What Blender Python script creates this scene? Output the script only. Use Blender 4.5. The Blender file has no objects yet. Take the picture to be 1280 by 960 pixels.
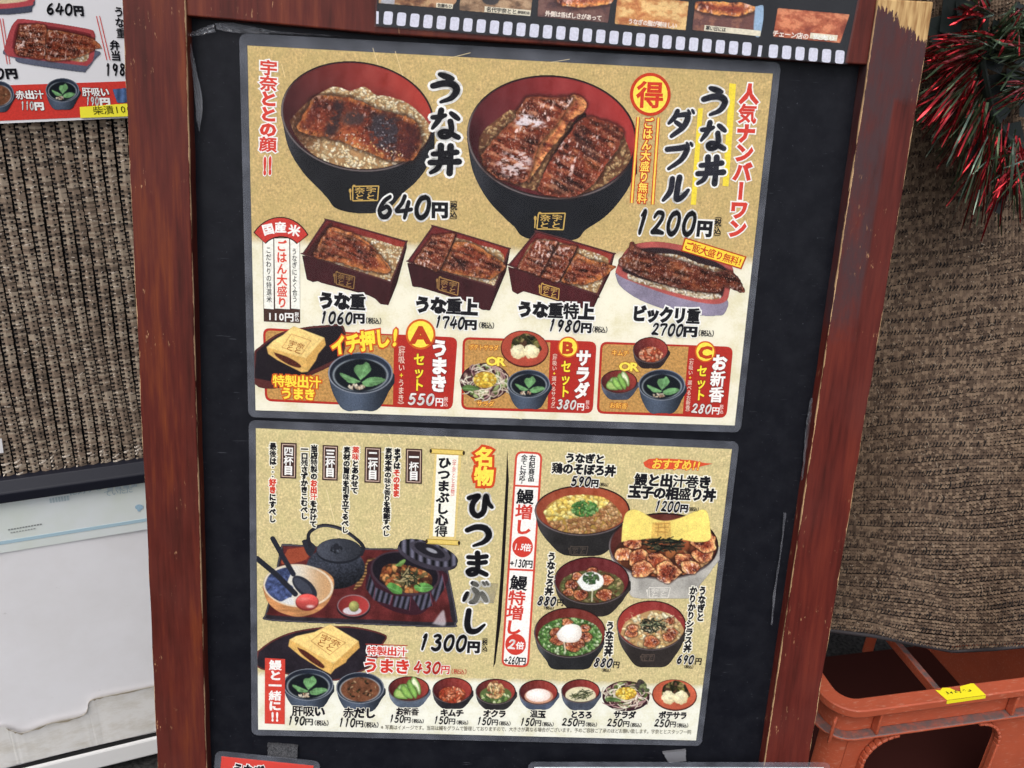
import bpy, math, random
import numpy as np
from mathutils import Matrix, Vector

# ------------------------------------------------------------------ camera, sky, sun, exposure
scene = bpy.context.scene
COL = scene.collection
TILT = math.radians(12)          # the board leans back
Z0 = 1.0                         # height of the upper menu's top edge, measured along the board
F_PX = 1116.65                   # focal length in pixels of the 1280-wide photograph
B = np.array([[1, 0, 0],
              [0, math.sin(TILT), -math.cos(TILT)],
              [0, math.cos(TILT), math.sin(TILT)]])        # board axes as columns
BO = np.array([0.0, 0.0, Z0])
CAM_B = np.array([0.178083, -0.084182, 0.753602])          # camera in board coordinates
R_CB = np.array([[0.99794706, 0.04565377, 0.04491535],
                 [-0.0337832, 0.97106357, -0.23641961],
                 [-0.05440911, 0.23441687, 0.97061237]])   # rows: camera right, up, back
CAM = BO + B @ CAM_B
AX = B @ R_CB.T                                            # camera axes in the world, columns
cam_d = bpy.data.cameras.new("camera")
cam_d.sensor_width = 36.0
cam_d.lens = 36.0 * F_PX / 1280.0
cam_d.clip_start = 0.01
cam_d.clip_end = 500.0
cam_o = bpy.data.objects.new("camera", cam_d)
COL.objects.link(cam_o)
cam_o.matrix_world = Matrix([list(AX[0]) + [CAM[0]], list(AX[1]) + [CAM[1]], list(AX[2]) + [CAM[2]], [0, 0, 0, 1]])
scene.camera = cam_o

SUN_EL, SUN_AZ = math.radians(56), math.radians(200)       # azimuth clockwise from +Y: behind the camera
world = bpy.data.worlds.new("World")
scene.world = world
world.use_nodes = True
wn = world.node_tree
sky = wn.nodes.new("ShaderNodeTexSky")
sky.sky_type = 'NISHITA'
sky.sun_disc = False
sky.sun_elevation = SUN_EL
sky.sun_rotation = SUN_AZ
sky.dust_density = 3.0
hsv = wn.nodes.new("ShaderNodeHueSaturation")
hsv.inputs['Saturation'].default_value = 0.35
bg = wn.nodes["Background"]
bg.inputs['Strength'].default_value = 0.15
wn.links.new(sky.outputs[0], hsv.inputs['Color'])
wn.links.new(hsv.outputs[0], bg.inputs[0])
sun_d = bpy.data.lights.new("sun", 'SUN')
sun_d.energy = 0.6
sun_d.angle = math.radians(35)
sun_d.color = (1.0, 0.965, 0.91)
sun_o = bpy.data.objects.new("sun", sun_d)
COL.objects.link(sun_o)
sd = Vector((math.sin(SUN_AZ) * math.cos(SUN_EL), math.cos(SUN_AZ) * math.cos(SUN_EL), math.sin(SUN_EL)))
sun_o.rotation_euler = sd.to_track_quat('Z', 'Y').to_euler()
sun_o.location = (0, -2, 4)
scene.view_settings.view_transform = 'Standard'
scene.view_settings.look = 'None'
scene.view_settings.gamma = 1.0
scene.view_settings.exposure = 0.63
scene.cycles.max_bounces = 6
scene.cycles.transparent_max_bounces = 12
scene.cycles.use_denoising = True

# ------------------------------------------------------------------ helpers
rnd = random.Random(7)
nrs = np.random.RandomState(11)

def lin(c):
    c = np.asarray(c, float) / 255.0
    return np.where(c <= 0.04045, c / 12.92, ((c + 0.055) / 1.055) ** 2.4)

def tag(o, label=None, cat=None, group=None, kind=None):
    if label: o['label'] = label
    if cat: o['category'] = cat
    if group: o['group'] = group
    if kind: o['kind'] = kind
    return o

def mat(name, rgb, rough=0.6, spec=0.3, metal=0.0, srgb=True):
    m = bpy.data.materials.new(name)
    m.use_nodes = True
    b = m.node_tree.nodes["Principled BSDF"]
    c = lin(rgb) if srgb else rgb
    b.inputs['Base Color'].default_value = (float(c[0]), float(c[1]), float(c[2]), 1)
    b.inputs['Roughness'].default_value = rough
    b.inputs['Specular IOR Level'].default_value = spec
    b.inputs['Metallic'].default_value = metal
    return m

class NT:
    """small wrapper for building node trees"""
    def __init__(s, m):
        s.t = m.node_tree
        s.b = s.t.nodes["Principled BSDF"]
    def n(s, typ, **kw):
        x = s.t.nodes.new(typ)
        for k, v in kw.items():
            setattr(x, k, v)
        return x
    def l(s, a, b):
        s.t.links.new(a, b)
    def coord(s, scale=(1, 1, 1), out='Object', rot=(0, 0, 0)):
        tc = s.n("ShaderNodeTexCoord")
        mp = s.n("ShaderNodeMapping")
        mp.inputs['Scale'].default_value = scale
        mp.inputs['Rotation'].default_value = rot
        s.l(tc.outputs[out], mp.inputs['Vector'])
        return mp.outputs[0]
    def noise(s, vec, scale, detail=4, rough=0.55, dist=0.0):
        x = s.n("ShaderNodeTexNoise")
        x.inputs['Scale'].default_value = scale
        x.inputs['Detail'].default_value = detail
        x.inputs['Roughness'].default_value = rough
        x.inputs['Distortion'].default_value = dist
        if vec is not None: s.l(vec, x.inputs['Vector'])
        return x.outputs['Fac']
    def ramp(s, fac, stops):
        x = s.n("ShaderNodeValToRGB")
        e = x.color_ramp.elements
        while len(e) < len(stops): e.new(0.5)
        for k, (p, c) in enumerate(stops):
            e[k].position = p
            cc = lin(c) if not np.isscalar(c) else (c, c, c)
            e[k].color = (float(cc[0]), float(cc[1]), float(cc[2]), 1)
        s.l(fac, x.inputs[0])
        return x.outputs[0]
    def mix(s, fac, a, b, mode='MIX'):
        x = s.n("ShaderNodeMix", data_type='RGBA', blend_type=mode)
        for sock, v in ((x.inputs[0], fac), (x.inputs[6], a), (x.inputs[7], b)):
            if hasattr(v, 'is_linked'): s.l(v, sock)
            elif np.isscalar(v): sock.default_value = v
            else:
                cc = lin(v); sock.default_value = (float(cc[0]), float(cc[1]), float(cc[2]), 1)
        return x.outputs[2]
    def math(s, op, a, b=0.0, clamp=False):
        x = s.n("ShaderNodeMath", operation=op, use_clamp=clamp)
        for k, v in ((0, a), (1, b)):
            if hasattr(v, 'is_linked'): s.l(v, x.inputs[k])
            else: x.inputs[k].default_value = v
        return x.outputs[0]
    def bump(s, h, strength, dist=0.001):
        x = s.n("ShaderNodeBump")
        x.inputs['Strength'].default_value = strength
        x.inputs['Distance'].default_value = dist
        s.l(h, x.inputs['Height'])
        s.l(x.outputs[0], s.b.inputs['Normal'])
    def sepxyz(s, v):
        x = s.n("ShaderNodeSeparateXYZ")
        s.l(v, x.inputs[0])
        return x.outputs

_inks = {}
def ink(c, rough=0.55):
    k = (tuple(int(v) for v in c), rough)
    if k not in _inks:
        m = mat("ink_%d_%d_%d" % k[0], c, rough, 0.06); t = NT(m)
        a = .13 if k[0] == (190, 146, 86) else .05
        t.l(t.ramp(t.noise(t.coord(), 480, 4, .65), [(.36, tuple(v * (1 - a) for v in k[0])), (.62, tuple(min(v * (1 + a * .8), 255) for v in k[0]))]), t.b.inputs['Base Color'])
        _inks[k] = m
    return _inks[k]

def mesh_obj(name, verts, faces, mats, parent=None, idx=None, smooth=False):
    me = bpy.data.meshes.new(name)
    me.from_pydata([tuple(map(float, v)) for v in verts], [], [tuple(map(int, f)) for f in faces])
    if not isinstance(mats, (list, tuple)): mats = [mats]
    for m in mats: me.materials.append(m)
    if idx is not None: me.polygons.foreach_set('material_index', np.asarray(idx, dtype=np.int32))
    if smooth: me.polygons.foreach_set('use_smooth', [True] * len(me.polygons))
    me.update()
    o = bpy.data.objects.new(name, me)
    COL.objects.link(o)
    if parent is not None: o.parent = parent
    return o

class MB:
    """collects shapes into one mesh"""
    def __init__(s):
        s.v, s.f, s.i = [], [], []
    def add(s, vs, fs, m=0):
        n = len(s.v)
        s.v += [tuple(map(float, v)) for v in vs]
        s.f += [tuple(k + n for k in f) for f in fs]
        s.i += [m] * len(fs)
        return s
    def box(s, x0, x1, y0, y1, z0, z1, m=0, M=None):
        vs = [(x, y, z) for z in (z0, z1) for y in (y0, y1) for x in (x0, x1)]
        if M is not None: vs = [tuple(M @ Vector(v)) for v in vs]
        return s.add(vs, [(0, 2, 3, 1), (4, 5, 7, 6), (0, 1, 5, 4), (2, 6, 7, 3), (0, 4, 6, 2), (1, 3, 7, 5)], m)
    def tube(s, pts, rad, n=8, m=0):
        pts = [Vector(p) for p in pts]
        vs, fs = [], []
        for k, p in enumerate(pts):
            d = (pts[min(k + 1, len(pts) - 1)] - pts[max(k - 1, 0)]).normalized()
            a = d.cross(Vector((0, 0, 1)))
            if a.length < 1e-3: a = d.cross(Vector((1, 0, 0)))
            a.normalize(); b = d.cross(a)
            r = rad if np.isscalar(rad) else rad[k]
            for j in range(n):
                t = 2 * math.pi * j / n
                vs.append(p + a * (r * math.cos(t)) + b * (r * math.sin(t)))
        for k in range(len(pts) - 1):
            for j in range(n):
                fs.append((k * n + j, k * n + (j + 1) % n, (k + 1) * n + (j + 1) % n, (k + 1) * n + j))
        fs.append(tuple(range(n))[::-1]); fs.append(tuple(range((len(pts) - 1) * n, len(pts) * n)))
        return s.add(vs, fs, m)
    def obj(s, name, mats, parent=None, smooth=False, bevel=0.0, seg=2):
        o = mesh_obj(name, s.v, s.f, mats, parent, s.i, smooth)
        if bevel:
            md = o.modifiers.new('bevel', 'BEVEL')
            md.width = bevel; md.segments = seg; md.limit_method = 'ANGLE'
        return o

def ray(px, py):
    d = AX @ np.array([(px - 640.0) / F_PX, -(py - 480.0) / F_PX, -1.0])
    return d

class Plane:
    """a real plane in the world: origin, two axes, normal; loc() gives the place on it seen at a photo pixel"""
    def __init__(s, O, ex, ey):
        s.O = np.array(O, float); s.ex = np.array(ex, float) / np.linalg.norm(ex)
        ey = np.array(ey, float); ey = ey - s.ex * ey.dot(s.ex); s.ey = ey / np.linalg.norm(ey)
        s.n = np.cross(s.ex, s.ey)
    def world(s, px, py, h=0.0):
        d = ray(px, py)
        t = ((s.O + s.n * h - CAM) @ s.n) / (d @ s.n)
        return CAM + t * d
    def loc(s, px, py):
        w = s.world(px, py) - s.O
        return np.array([w @ s.ex, w @ s.ey])
    def loc_arr(s, X, Y):
        dx = (X - 640.0) / F_PX; dy = -(Y - 480.0) / F_PX
        D = dx[..., None] * AX[:, 0] + dy[..., None] * AX[:, 1] - AX[:, 2]
        t = ((s.O - CAM) @ s.n) / (D @ s.n)
        W = CAM + t[..., None] * D - s.O
        return W @ s.ex, W @ s.ey
    def matrix(s):
        return Matrix([[s.ex[k], s.ey[k], s.n[k], s.O[k]] for k in range(3)] + [[0, 0, 0, 1]])
    def moved(s, h, ox=0.0, oy=0.0, rot=0.0):
        c, q = math.cos(rot), math.sin(rot)
        return Plane(s.O + s.n * h + s.ex * ox + s.ey * oy, s.ex * c + s.ey * q, s.ey * c - s.ex * q)

BOARD = Plane(BO, B[:, 0], B[:, 1])

def thing(name, plane_or_loc, label, cat, group=None, rotz=0.0):
    o = bpy.data.objects.new(name, None)
    o.empty_display_size = 0.05
    COL.objects.link(o)
    if isinstance(plane_or_loc, Plane): o.matrix_world = plane_or_loc.matrix()
    else:
        o.location = plane_or_loc; o.rotation_euler = (0, 0, rotz)
    return tag(o, label, cat, group)

def catmull(pts, n=8):
    pts = np.array(pts, float)
    if len(pts) == 2:
        return np.array([pts[0] + (pts[1] - pts[0]) * t for t in np.linspace(0, 1, 4)])
    P = np.vstack([2 * pts[0] - pts[1], pts, 2 * pts[-1] - pts[-2]])
    out = []
    for k in range(1, len(P) - 2):
        p0, p1, p2, p3 = P[k - 1], P[k], P[k + 1], P[k + 2]
        for t in np.linspace(0, 1, n, endpoint=False):
            out.append(0.5 * (2 * p1 + (p2 - p0) * t + (2 * p0 - 5 * p1 + 4 * p2 - p3) * t * t + (3 * p1 - p0 - 3 * p2 + p3) * t ** 3))
    out.append(P[-2])
    return np.array(out)

# ------------------------------------------------------------------ lettering
_tc = bpy.data.curves.new('glyph', 'FONT')
_tc.size = 1.0; _tc.fill_mode = 'FRONT'; _tc.resolution_u = 2; _tc.bevel_resolution = 0
_to = bpy.data.objects.new('glyph', _tc)
COL.objects.link(_to)
_gc = {}
def font_glyph(ch, bold):
    k = (ch, round(bold, 3))
    if k not in _gc:
        _tc.body = ch; _tc.bevel_depth = bold
        bpy.context.view_layer.update()
        dg = bpy.context.evaluated_depsgraph_get()
        me = bpy.data.meshes.new_from_object(_to.evaluated_get(dg))
        V = np.array([v.co[:] for v in me.vertices]).reshape(-1, 3)
        Fs = [tuple(p.vertices) for p in me.polygons]
        if bold > 0 and len(V):
            Fs = [f for f in Fs if V[list(f), 2].mean() > -1e-6]
        bpy.data.meshes.remove(me)
        if len(V): V = V.copy(); V[:, 2] *= 0.04
        _gc[k] = (V, Fs)
    return _gc[k]

BRUSH = {   # brush strokes on a unit square: (points, start width, middle width, end width)
 '0': [([(.66, .97), (.38, .86), (.17, .5), (.2, .14), (.42, .02), (.7, .2), (.85, .6), (.82, .88), (.64, .97)], .10, .105, .09)],
 '1': [([(.42, .80), (.66, .98), (.52, .5), (.36, .02)], .05, .105, .085)],
 '2': [([(.24, .74), (.46, .95), (.78, .9), (.74, .66), (.45, .34), (.12, .08)], .07, .095, .08), ([(.14, .08), (.45, .11), (.88, .05)], .09, .11, .07)],
 '3': [([(.3, .9), (.6, .97), (.82, .82), (.45, .55)], .07, .095, .08), ([(.47, .55), (.76, .46), (.72, .16), (.42, .01), (.12, .12)], .08, .115, .08)],
 '4': [([(.55, .98), (.38, .66), (.08, .32), (.5, .33), (.92, .4)], .10, .085, .08), ([(.76, .72), (.64, .36), (.52, .0)], .10, .095, .08)],
 '5': [([(.42, .92), (.28, .5), (.58, .58), (.78, .38), (.64, .1), (.36, .0), (.12, .1)], .09, .10, .08), ([(.4, .93), (.9, .95)], .08, .09, .07)],
 '6': [([(.78, .96), (.44, .74), (.18, .32), (.3, .05), (.58, .06), (.76, .3), (.6, .5), (.3, .36)], .08, .105, .08)],
 '7': [([(.16, .78), (.2, .92), (.88, .92), (.6, .5), (.4, .01)], .07, .10, .09)],
 '8': [([(.84, .86), (.56, .97), (.36, .78), (.58, .5), (.68, .2), (.42, .02), (.14, .16), (.36, .44), (.78, .68), (.84, .86)], .08, .095, .08)],
 '9': [([(.82, .82), (.54, .95), (.3, .7), (.42, .46), (.68, .56), (.84, .84), (.68, .4), (.42, .01)], .08, .10, .08)],
 'う': [([(.3, .97), (.52, .9), (.74, .84)], .07, .095, .06), ([(.06, .55), (.4, .65), (.72, .64), (.88, .46), (.72, .16), (.34, -.02)], .09, .105, .05)],
 'な': [([(.06, .72), (.3, .74), (.5, .82)], .07, .085, .06), ([(.36, 1.0), (.28, .66), (.06, .32)], .09, .085, .05),
        ([(.7, .9), (.95, .7)], .07, .085, .07), ([(.68, .6), (.72, .3), (.62, .06), (.4, .02), (.34, .16), (.55, .22), (.96, .02)], .09, .08, .085)],
 '丼': [([(.1, .68), (.5, .72), (.92, .78)], .08, .085, .09), ([(.0, .36), (.5, .39), (1.0, .43)], .09, .085, .1),
        ([(.36, 1.0), (.36, .5), (.26, .16), (.02, -.02)], .10, .085, .06), ([(.7, 1.0), (.7, .5), (.68, -.02)], .10, .09, .10), ([(.46, .62), (.58, .48)], .06, .075, .06)],
 'ダ': [([(.38, 1.0), (.28, .76), (.06, .5)], .08, .085, .05), ([(.34, .82), (.78, .84), (.66, .4), (.2, .0)], .07, .10, .07), ([(.34, .56), (.64, .36)], .07, .08, .07),
        ([(.8, 1.03), (.88, .9)], .045, .05, .045), ([(.95, 1.05), (1.02, .93)], .045, .05, .045)],
 'ブ': [([(.06, .78), (.5, .83), (.84, .86), (.66, .4), (.16, .0)], .09, .10, .06), ([(.82, 1.06), (.9, .94)], .045, .05, .045), ([(.97, 1.06), (1.04, .94)], .045, .05, .045)],
 'ル': [([(.34, .92), (.28, .4), (.02, .02)], .09, .095, .06), ([(.62, .98), (.56, .5), (.56, .08), (.8, .2), (1.0, .46)], .10, .10, .06)],
 'ひ': [([(.02, .78), (.22, .84), (.42, .88), (.2, .55), (.2, .2), (.42, .02), (.66, .22), (.7, .7), (.74, .9), (.84, .6), (1.0, .42)], .08, .10, .07)],
 'つ': [([(.02, .68), (.4, .84), (.78, .78), (.94, .5), (.76, .2), (.32, .0)], .09, .115, .05)],
 'ま': [([(.12, .8), (.5, .8), (.88, .86)], .08, .08, .09), ([(.16, .54), (.5, .54), (.86, .6)], .08, .08, .09), ([(.5, 1.0), (.54, .5), (.5, .12), (.26, .02), (.14, .16), (.4, .26), (.92, .04)], .10, .09, .09)],
 'ぶ': [([(.36, .95), (.56, .86)], .08, .09, .07), ([(.42, .68), (.6, .46), (.5, .14), (.3, .06)], .08, .10, .06), ([(.16, .48), (.02, .14)], .08, .09, .06), ([(.78, .5), (.98, .16)], .08, .1, .08),
        ([(.8, 1.0), (.88, .88)], .045, .05, .045), ([(.94, 1.02), (1.02, .9)], .045, .05, .045)],
 'し': [([(.26, 1.0), (.22, .4), (.34, .06), (.64, .06), (.96, .36)], .10, .115, .05)],
}
def brush_glyph(ch, extra):
    k = ('b' + ch, round(extra, 3))
    if k not in _gc:
        V, Fs = [], []
        for si, (pts, w0, w1, w2) in enumerate(BRUSH[ch]):
            c = catmull(pts, 6); n = len(c); z = si * 0.0012
            t = np.linspace(0, 1, n)
            w = (1.16 if ch.isdigit() else 1.22) * np.where(t < .5, w0 + (w1 - w0) * np.sin(t * math.pi), w2 + (w1 - w2) * np.sin(t * math.pi)) + extra
            d = np.gradient(c, axis=0); d /= np.linalg.norm(d, axis=1)[:, None] + 1e-9
            nn = np.c_[-d[:, 1], d[:, 0]]
            b = len(V)
            for q in range(n):
                V.append((*(c[q] + nn[q] * w[q]), z)); V.append((*(c[q] - nn[q] * w[q]), z))
            for q in range(n - 1):
                Fs.append((b + 2 * q, b + 2 * q + 1, b + 2 * q + 3, b + 2 * q + 2))
            for q in range(0, n):            # round joints keep tight bends filled
                b = len(V); zz = z + 0.00015 * (1 + q % 3)
                kk = 8
                for j in range(kk):
                    a = 2 * math.pi * (j + .5 * (q % 2)) / kk
                    V.append((c[q][0] + w[q] * math.cos(a), c[q][1] + w[q] * math.sin(a), zz))
                Fs.append(tuple(range(b, b + kk)))
        _gc[k] = (np.array(V), Fs)
    return _gc[k]

DENSE = set('宇奈気赤吸肝汁素味四杯重鰻増特顔製無料飯盛得香新選鶏巻薬最後残理温緒')
VROT = set('ー()（）〈〉《》…〜')
def advance(ch):
    if ch in '0123456789': return 0.60
    if ch in '()（）〈〉': return 0.42
    if ch in '!.・': return 0.45
    if ch == '+': return 0.6
    if ord(ch) < 128: return 0.66
    return 1.0

class Letters:
    """one block of lettering on a plane: becomes ONE mesh part"""
    def __init__(s, plane, z):
        s.p = plane; s.z = z; s.mb = MB(); s.mats = []
    def mi(s, c):
        m = ink(c)
        if m not in s.mats: s.mats.append(m)
        return s.mats.index(m)
    def run(s, text, A, Bp, h, fill, out=None, ow=0.0, bold=0.02, vert=False, brush=False, shear=0.0, out2=None, ow2=0.0, reds=(), redc=(205, 70, 55), grow=1.0):
        a = s.p.loc(*A); b = s.p.loc(*Bp)
        L = np.linalg.norm(b - a); ex = (b - a) / L
        mx, my = (A[0] + Bp[0]) / 2, (A[1] + Bp[1]) / 2
        dd = (h / 2, 0) if vert else (0, h / 2)
        H = np.linalg.norm(s.p.loc(mx + dd[0], my + dd[1]) - s.p.loc(mx - dd[0], my - dd[1]))
        if vert:
            cx, cy = np.array([-ex[1], ex[0]]), -ex         # glyph right and up
            adv = [1.0 if ch not in '()（）〈〉《》!・' else 0.62 for ch in text]
        else:
            cx, cy = ex, np.array([-ex[1], ex[0]])
            adv = [advance(ch) for ch in text]
        tot = sum(adv); pos = 0.0
        for k, ch in enumerate(text):
            cl = adv[k] / tot * L
            ctr = a + ex * (pos + cl / 2); pos += cl
            if ch == ' ': continue
            isb = brush and ch in BRUSH
            layers = []
            if out2 is not None: layers.append((out2, ow2, 0.0))
            if out is not None: layers.append((out, ow, 0.00003))
            layers.append((redc if k in reds else fill, 0.0, 0.00006))
            if isb:
                gw, gh = (H, cl * .93) if vert else (cl * 1.0, H)
                if vert and grow != 1: gw *= grow
            else:
                if vert: gw, gh = H * 1.06, cl * 1.02
                else: gw, gh = (cl * 1.04 if adv[k] == 1 else cl / adv[k]), H * 1.08
                if ch in '・': gw = gh = min(gw, gh)
            rot = vert and ch in VROT
            for c, e, dz in layers:
                if isb:
                    V, Fs = brush_glyph(ch, e / (.86 * max(gw, gh)))
                    kx, ky = (.96, .94) if ch.isdigit() else (.90, .82)
                    X = (V[:, 0] - .5) * kx; Y = (V[:, 1] - .5) * ky
                else:
                    em = max(gw, gh)
                    bd = bold * (.52 if ch in DENSE else 1.0)
                    V, Fs = font_glyph(ch, bd + e / em)
                    if not len(V): continue
                    if adv[k] == 1 or vert: xm = .5; ym = .38
                    else:
                        V0 = font_glyph(ch, bd)[0]
                        xm = (V0[:, 0].min() + V0[:, 0].max()) / 2; ym = .37
                    if ord(ch) < 128 and vert:
                        V0 = font_glyph(ch, bd)[0]
                        xm = (V0[:, 0].min() + V0[:, 0].max()) / 2; ym = (V0[:, 1].min() + V0[:, 1].max()) / 2
                    X = V[:, 0] - xm; Y = V[:, 1] - ym
                    if rot: X, Y = Y, -X
                if shear: X = X + shear * Y
                P = ctr + np.outer(X * gw, cx) + np.outer(Y * gh, cy)
                zz = s.z + dz + V[:, 2] * 0.0004 + (k % 3) * 0.000006
                s.mb.add(np.c_[P, zz], Fs, s.mi(c))
        return s
    def poly(s, pts, c, dz=0.0):
        P = [s.p.loc(*q) for q in pts]
        ar = sum(P[k][0] * P[(k + 1) % len(P)][1] - P[(k + 1) % len(P)][0] * P[k][1] for k in range(len(P)))
        if ar < 0: P = P[::-1]
        s.mb.add([(q[0], q[1], s.z + dz) for q in P], [tuple(range(len(P)))], s.mi(c))
        return s
    def disc(s, c, rx, ry, col, dz=0.0, n=40):
        return s.poly([(c[0] + rx * math.cos(2 * math.pi * k / n), c[1] + ry * math.sin(2 * math.pi * k / n)) for k in range(n)], col, dz)
    def line(s, A, Bp, w, col, dz=0.0):
        A = np.array(A, float); Bp = np.array(Bp, float); d = Bp - A; d /= np.linalg.norm(d); n = np.array([-d[1], d[0]]) * w / 2
        return s.poly([A + n, Bp + n, Bp - n, A - n], col, dz)
    def obj(s, name, parent, label=None):
        o = s.mb.obj(name, s.mats, parent)
        if label: o['label'] = label
        return o

def rrect(TL, TR, BR, BL, r, inset=0.0, n=5):
    """rounded quad in photo pixels"""
    Q = [np.array(q, float) for q in (TL, TR, BR, BL)]
    c = sum(Q) / 4
    if inset:
        Q2 = []
        for k in range(4):
            e1 = Q[(k + 1) % 4] - Q[k]; e0 = Q[k - 1] - Q[k]
            Q2.append(Q[k] + e1 / np.linalg.norm(e1) * inset + e0 / np.linalg.norm(e0) * inset)
        Q = Q2; r = max(r - inset, 0.5)
    out = []
    for k in range(4):
        p = Q[k]; a = Q[k - 1] - p; b = Q[(k + 1) % 4] - p
        a = p + a / np.linalg.norm(a) * r; b = p + b / np.linalg.norm(b) * r
        for t in np.linspace(0, 1, n):
            out.append((1 - t) ** 2 * a + 2 * t * (1 - t) * p + t * t * b)
    return out

# ------------------------------------------------------------------ painting of printed food pictures
_lat = [np.random.RandomState(100 + k).rand(64, 64) for k in range(8)]
def vnoise(x, y, seed=0):
    T = _lat[seed % 8]
    x = x + seed * 7.31; y = y + seed * 3.77
    xi = np.floor(x).astype(int); yi = np.floor(y).astype(int)
    fx = x - xi; fy = y - yi
    fx = fx * fx * (3 - 2 * fx); fy = fy * fy * (3 - 2 * fy)
    a = T[yi & 63, xi & 63]; b = T[yi & 63, (xi + 1) & 63]; c = T[(yi + 1) & 63, xi & 63]; d = T[(yi + 1) & 63, (xi + 1) & 63]
    return (a * (1 - fx) + b * fx) * (1 - fy) + (c * (1 - fx) + d * fx) * fy
def fbm(x, y, seed=0, o=4):
    s = 0; a = .5; t = 0
    for k in range(o):
        s = s + a * vnoise(x * 2 ** k, y * 2 ** k, seed + k); t += a; a *= .55
    return s / t
def sst(a, b, x):
    t = np.clip((x - a) / (b - a), 0, 1)
    return t * t * (3 - 2 * t)
C_ = lambda *a: np.array(a, float)

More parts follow.
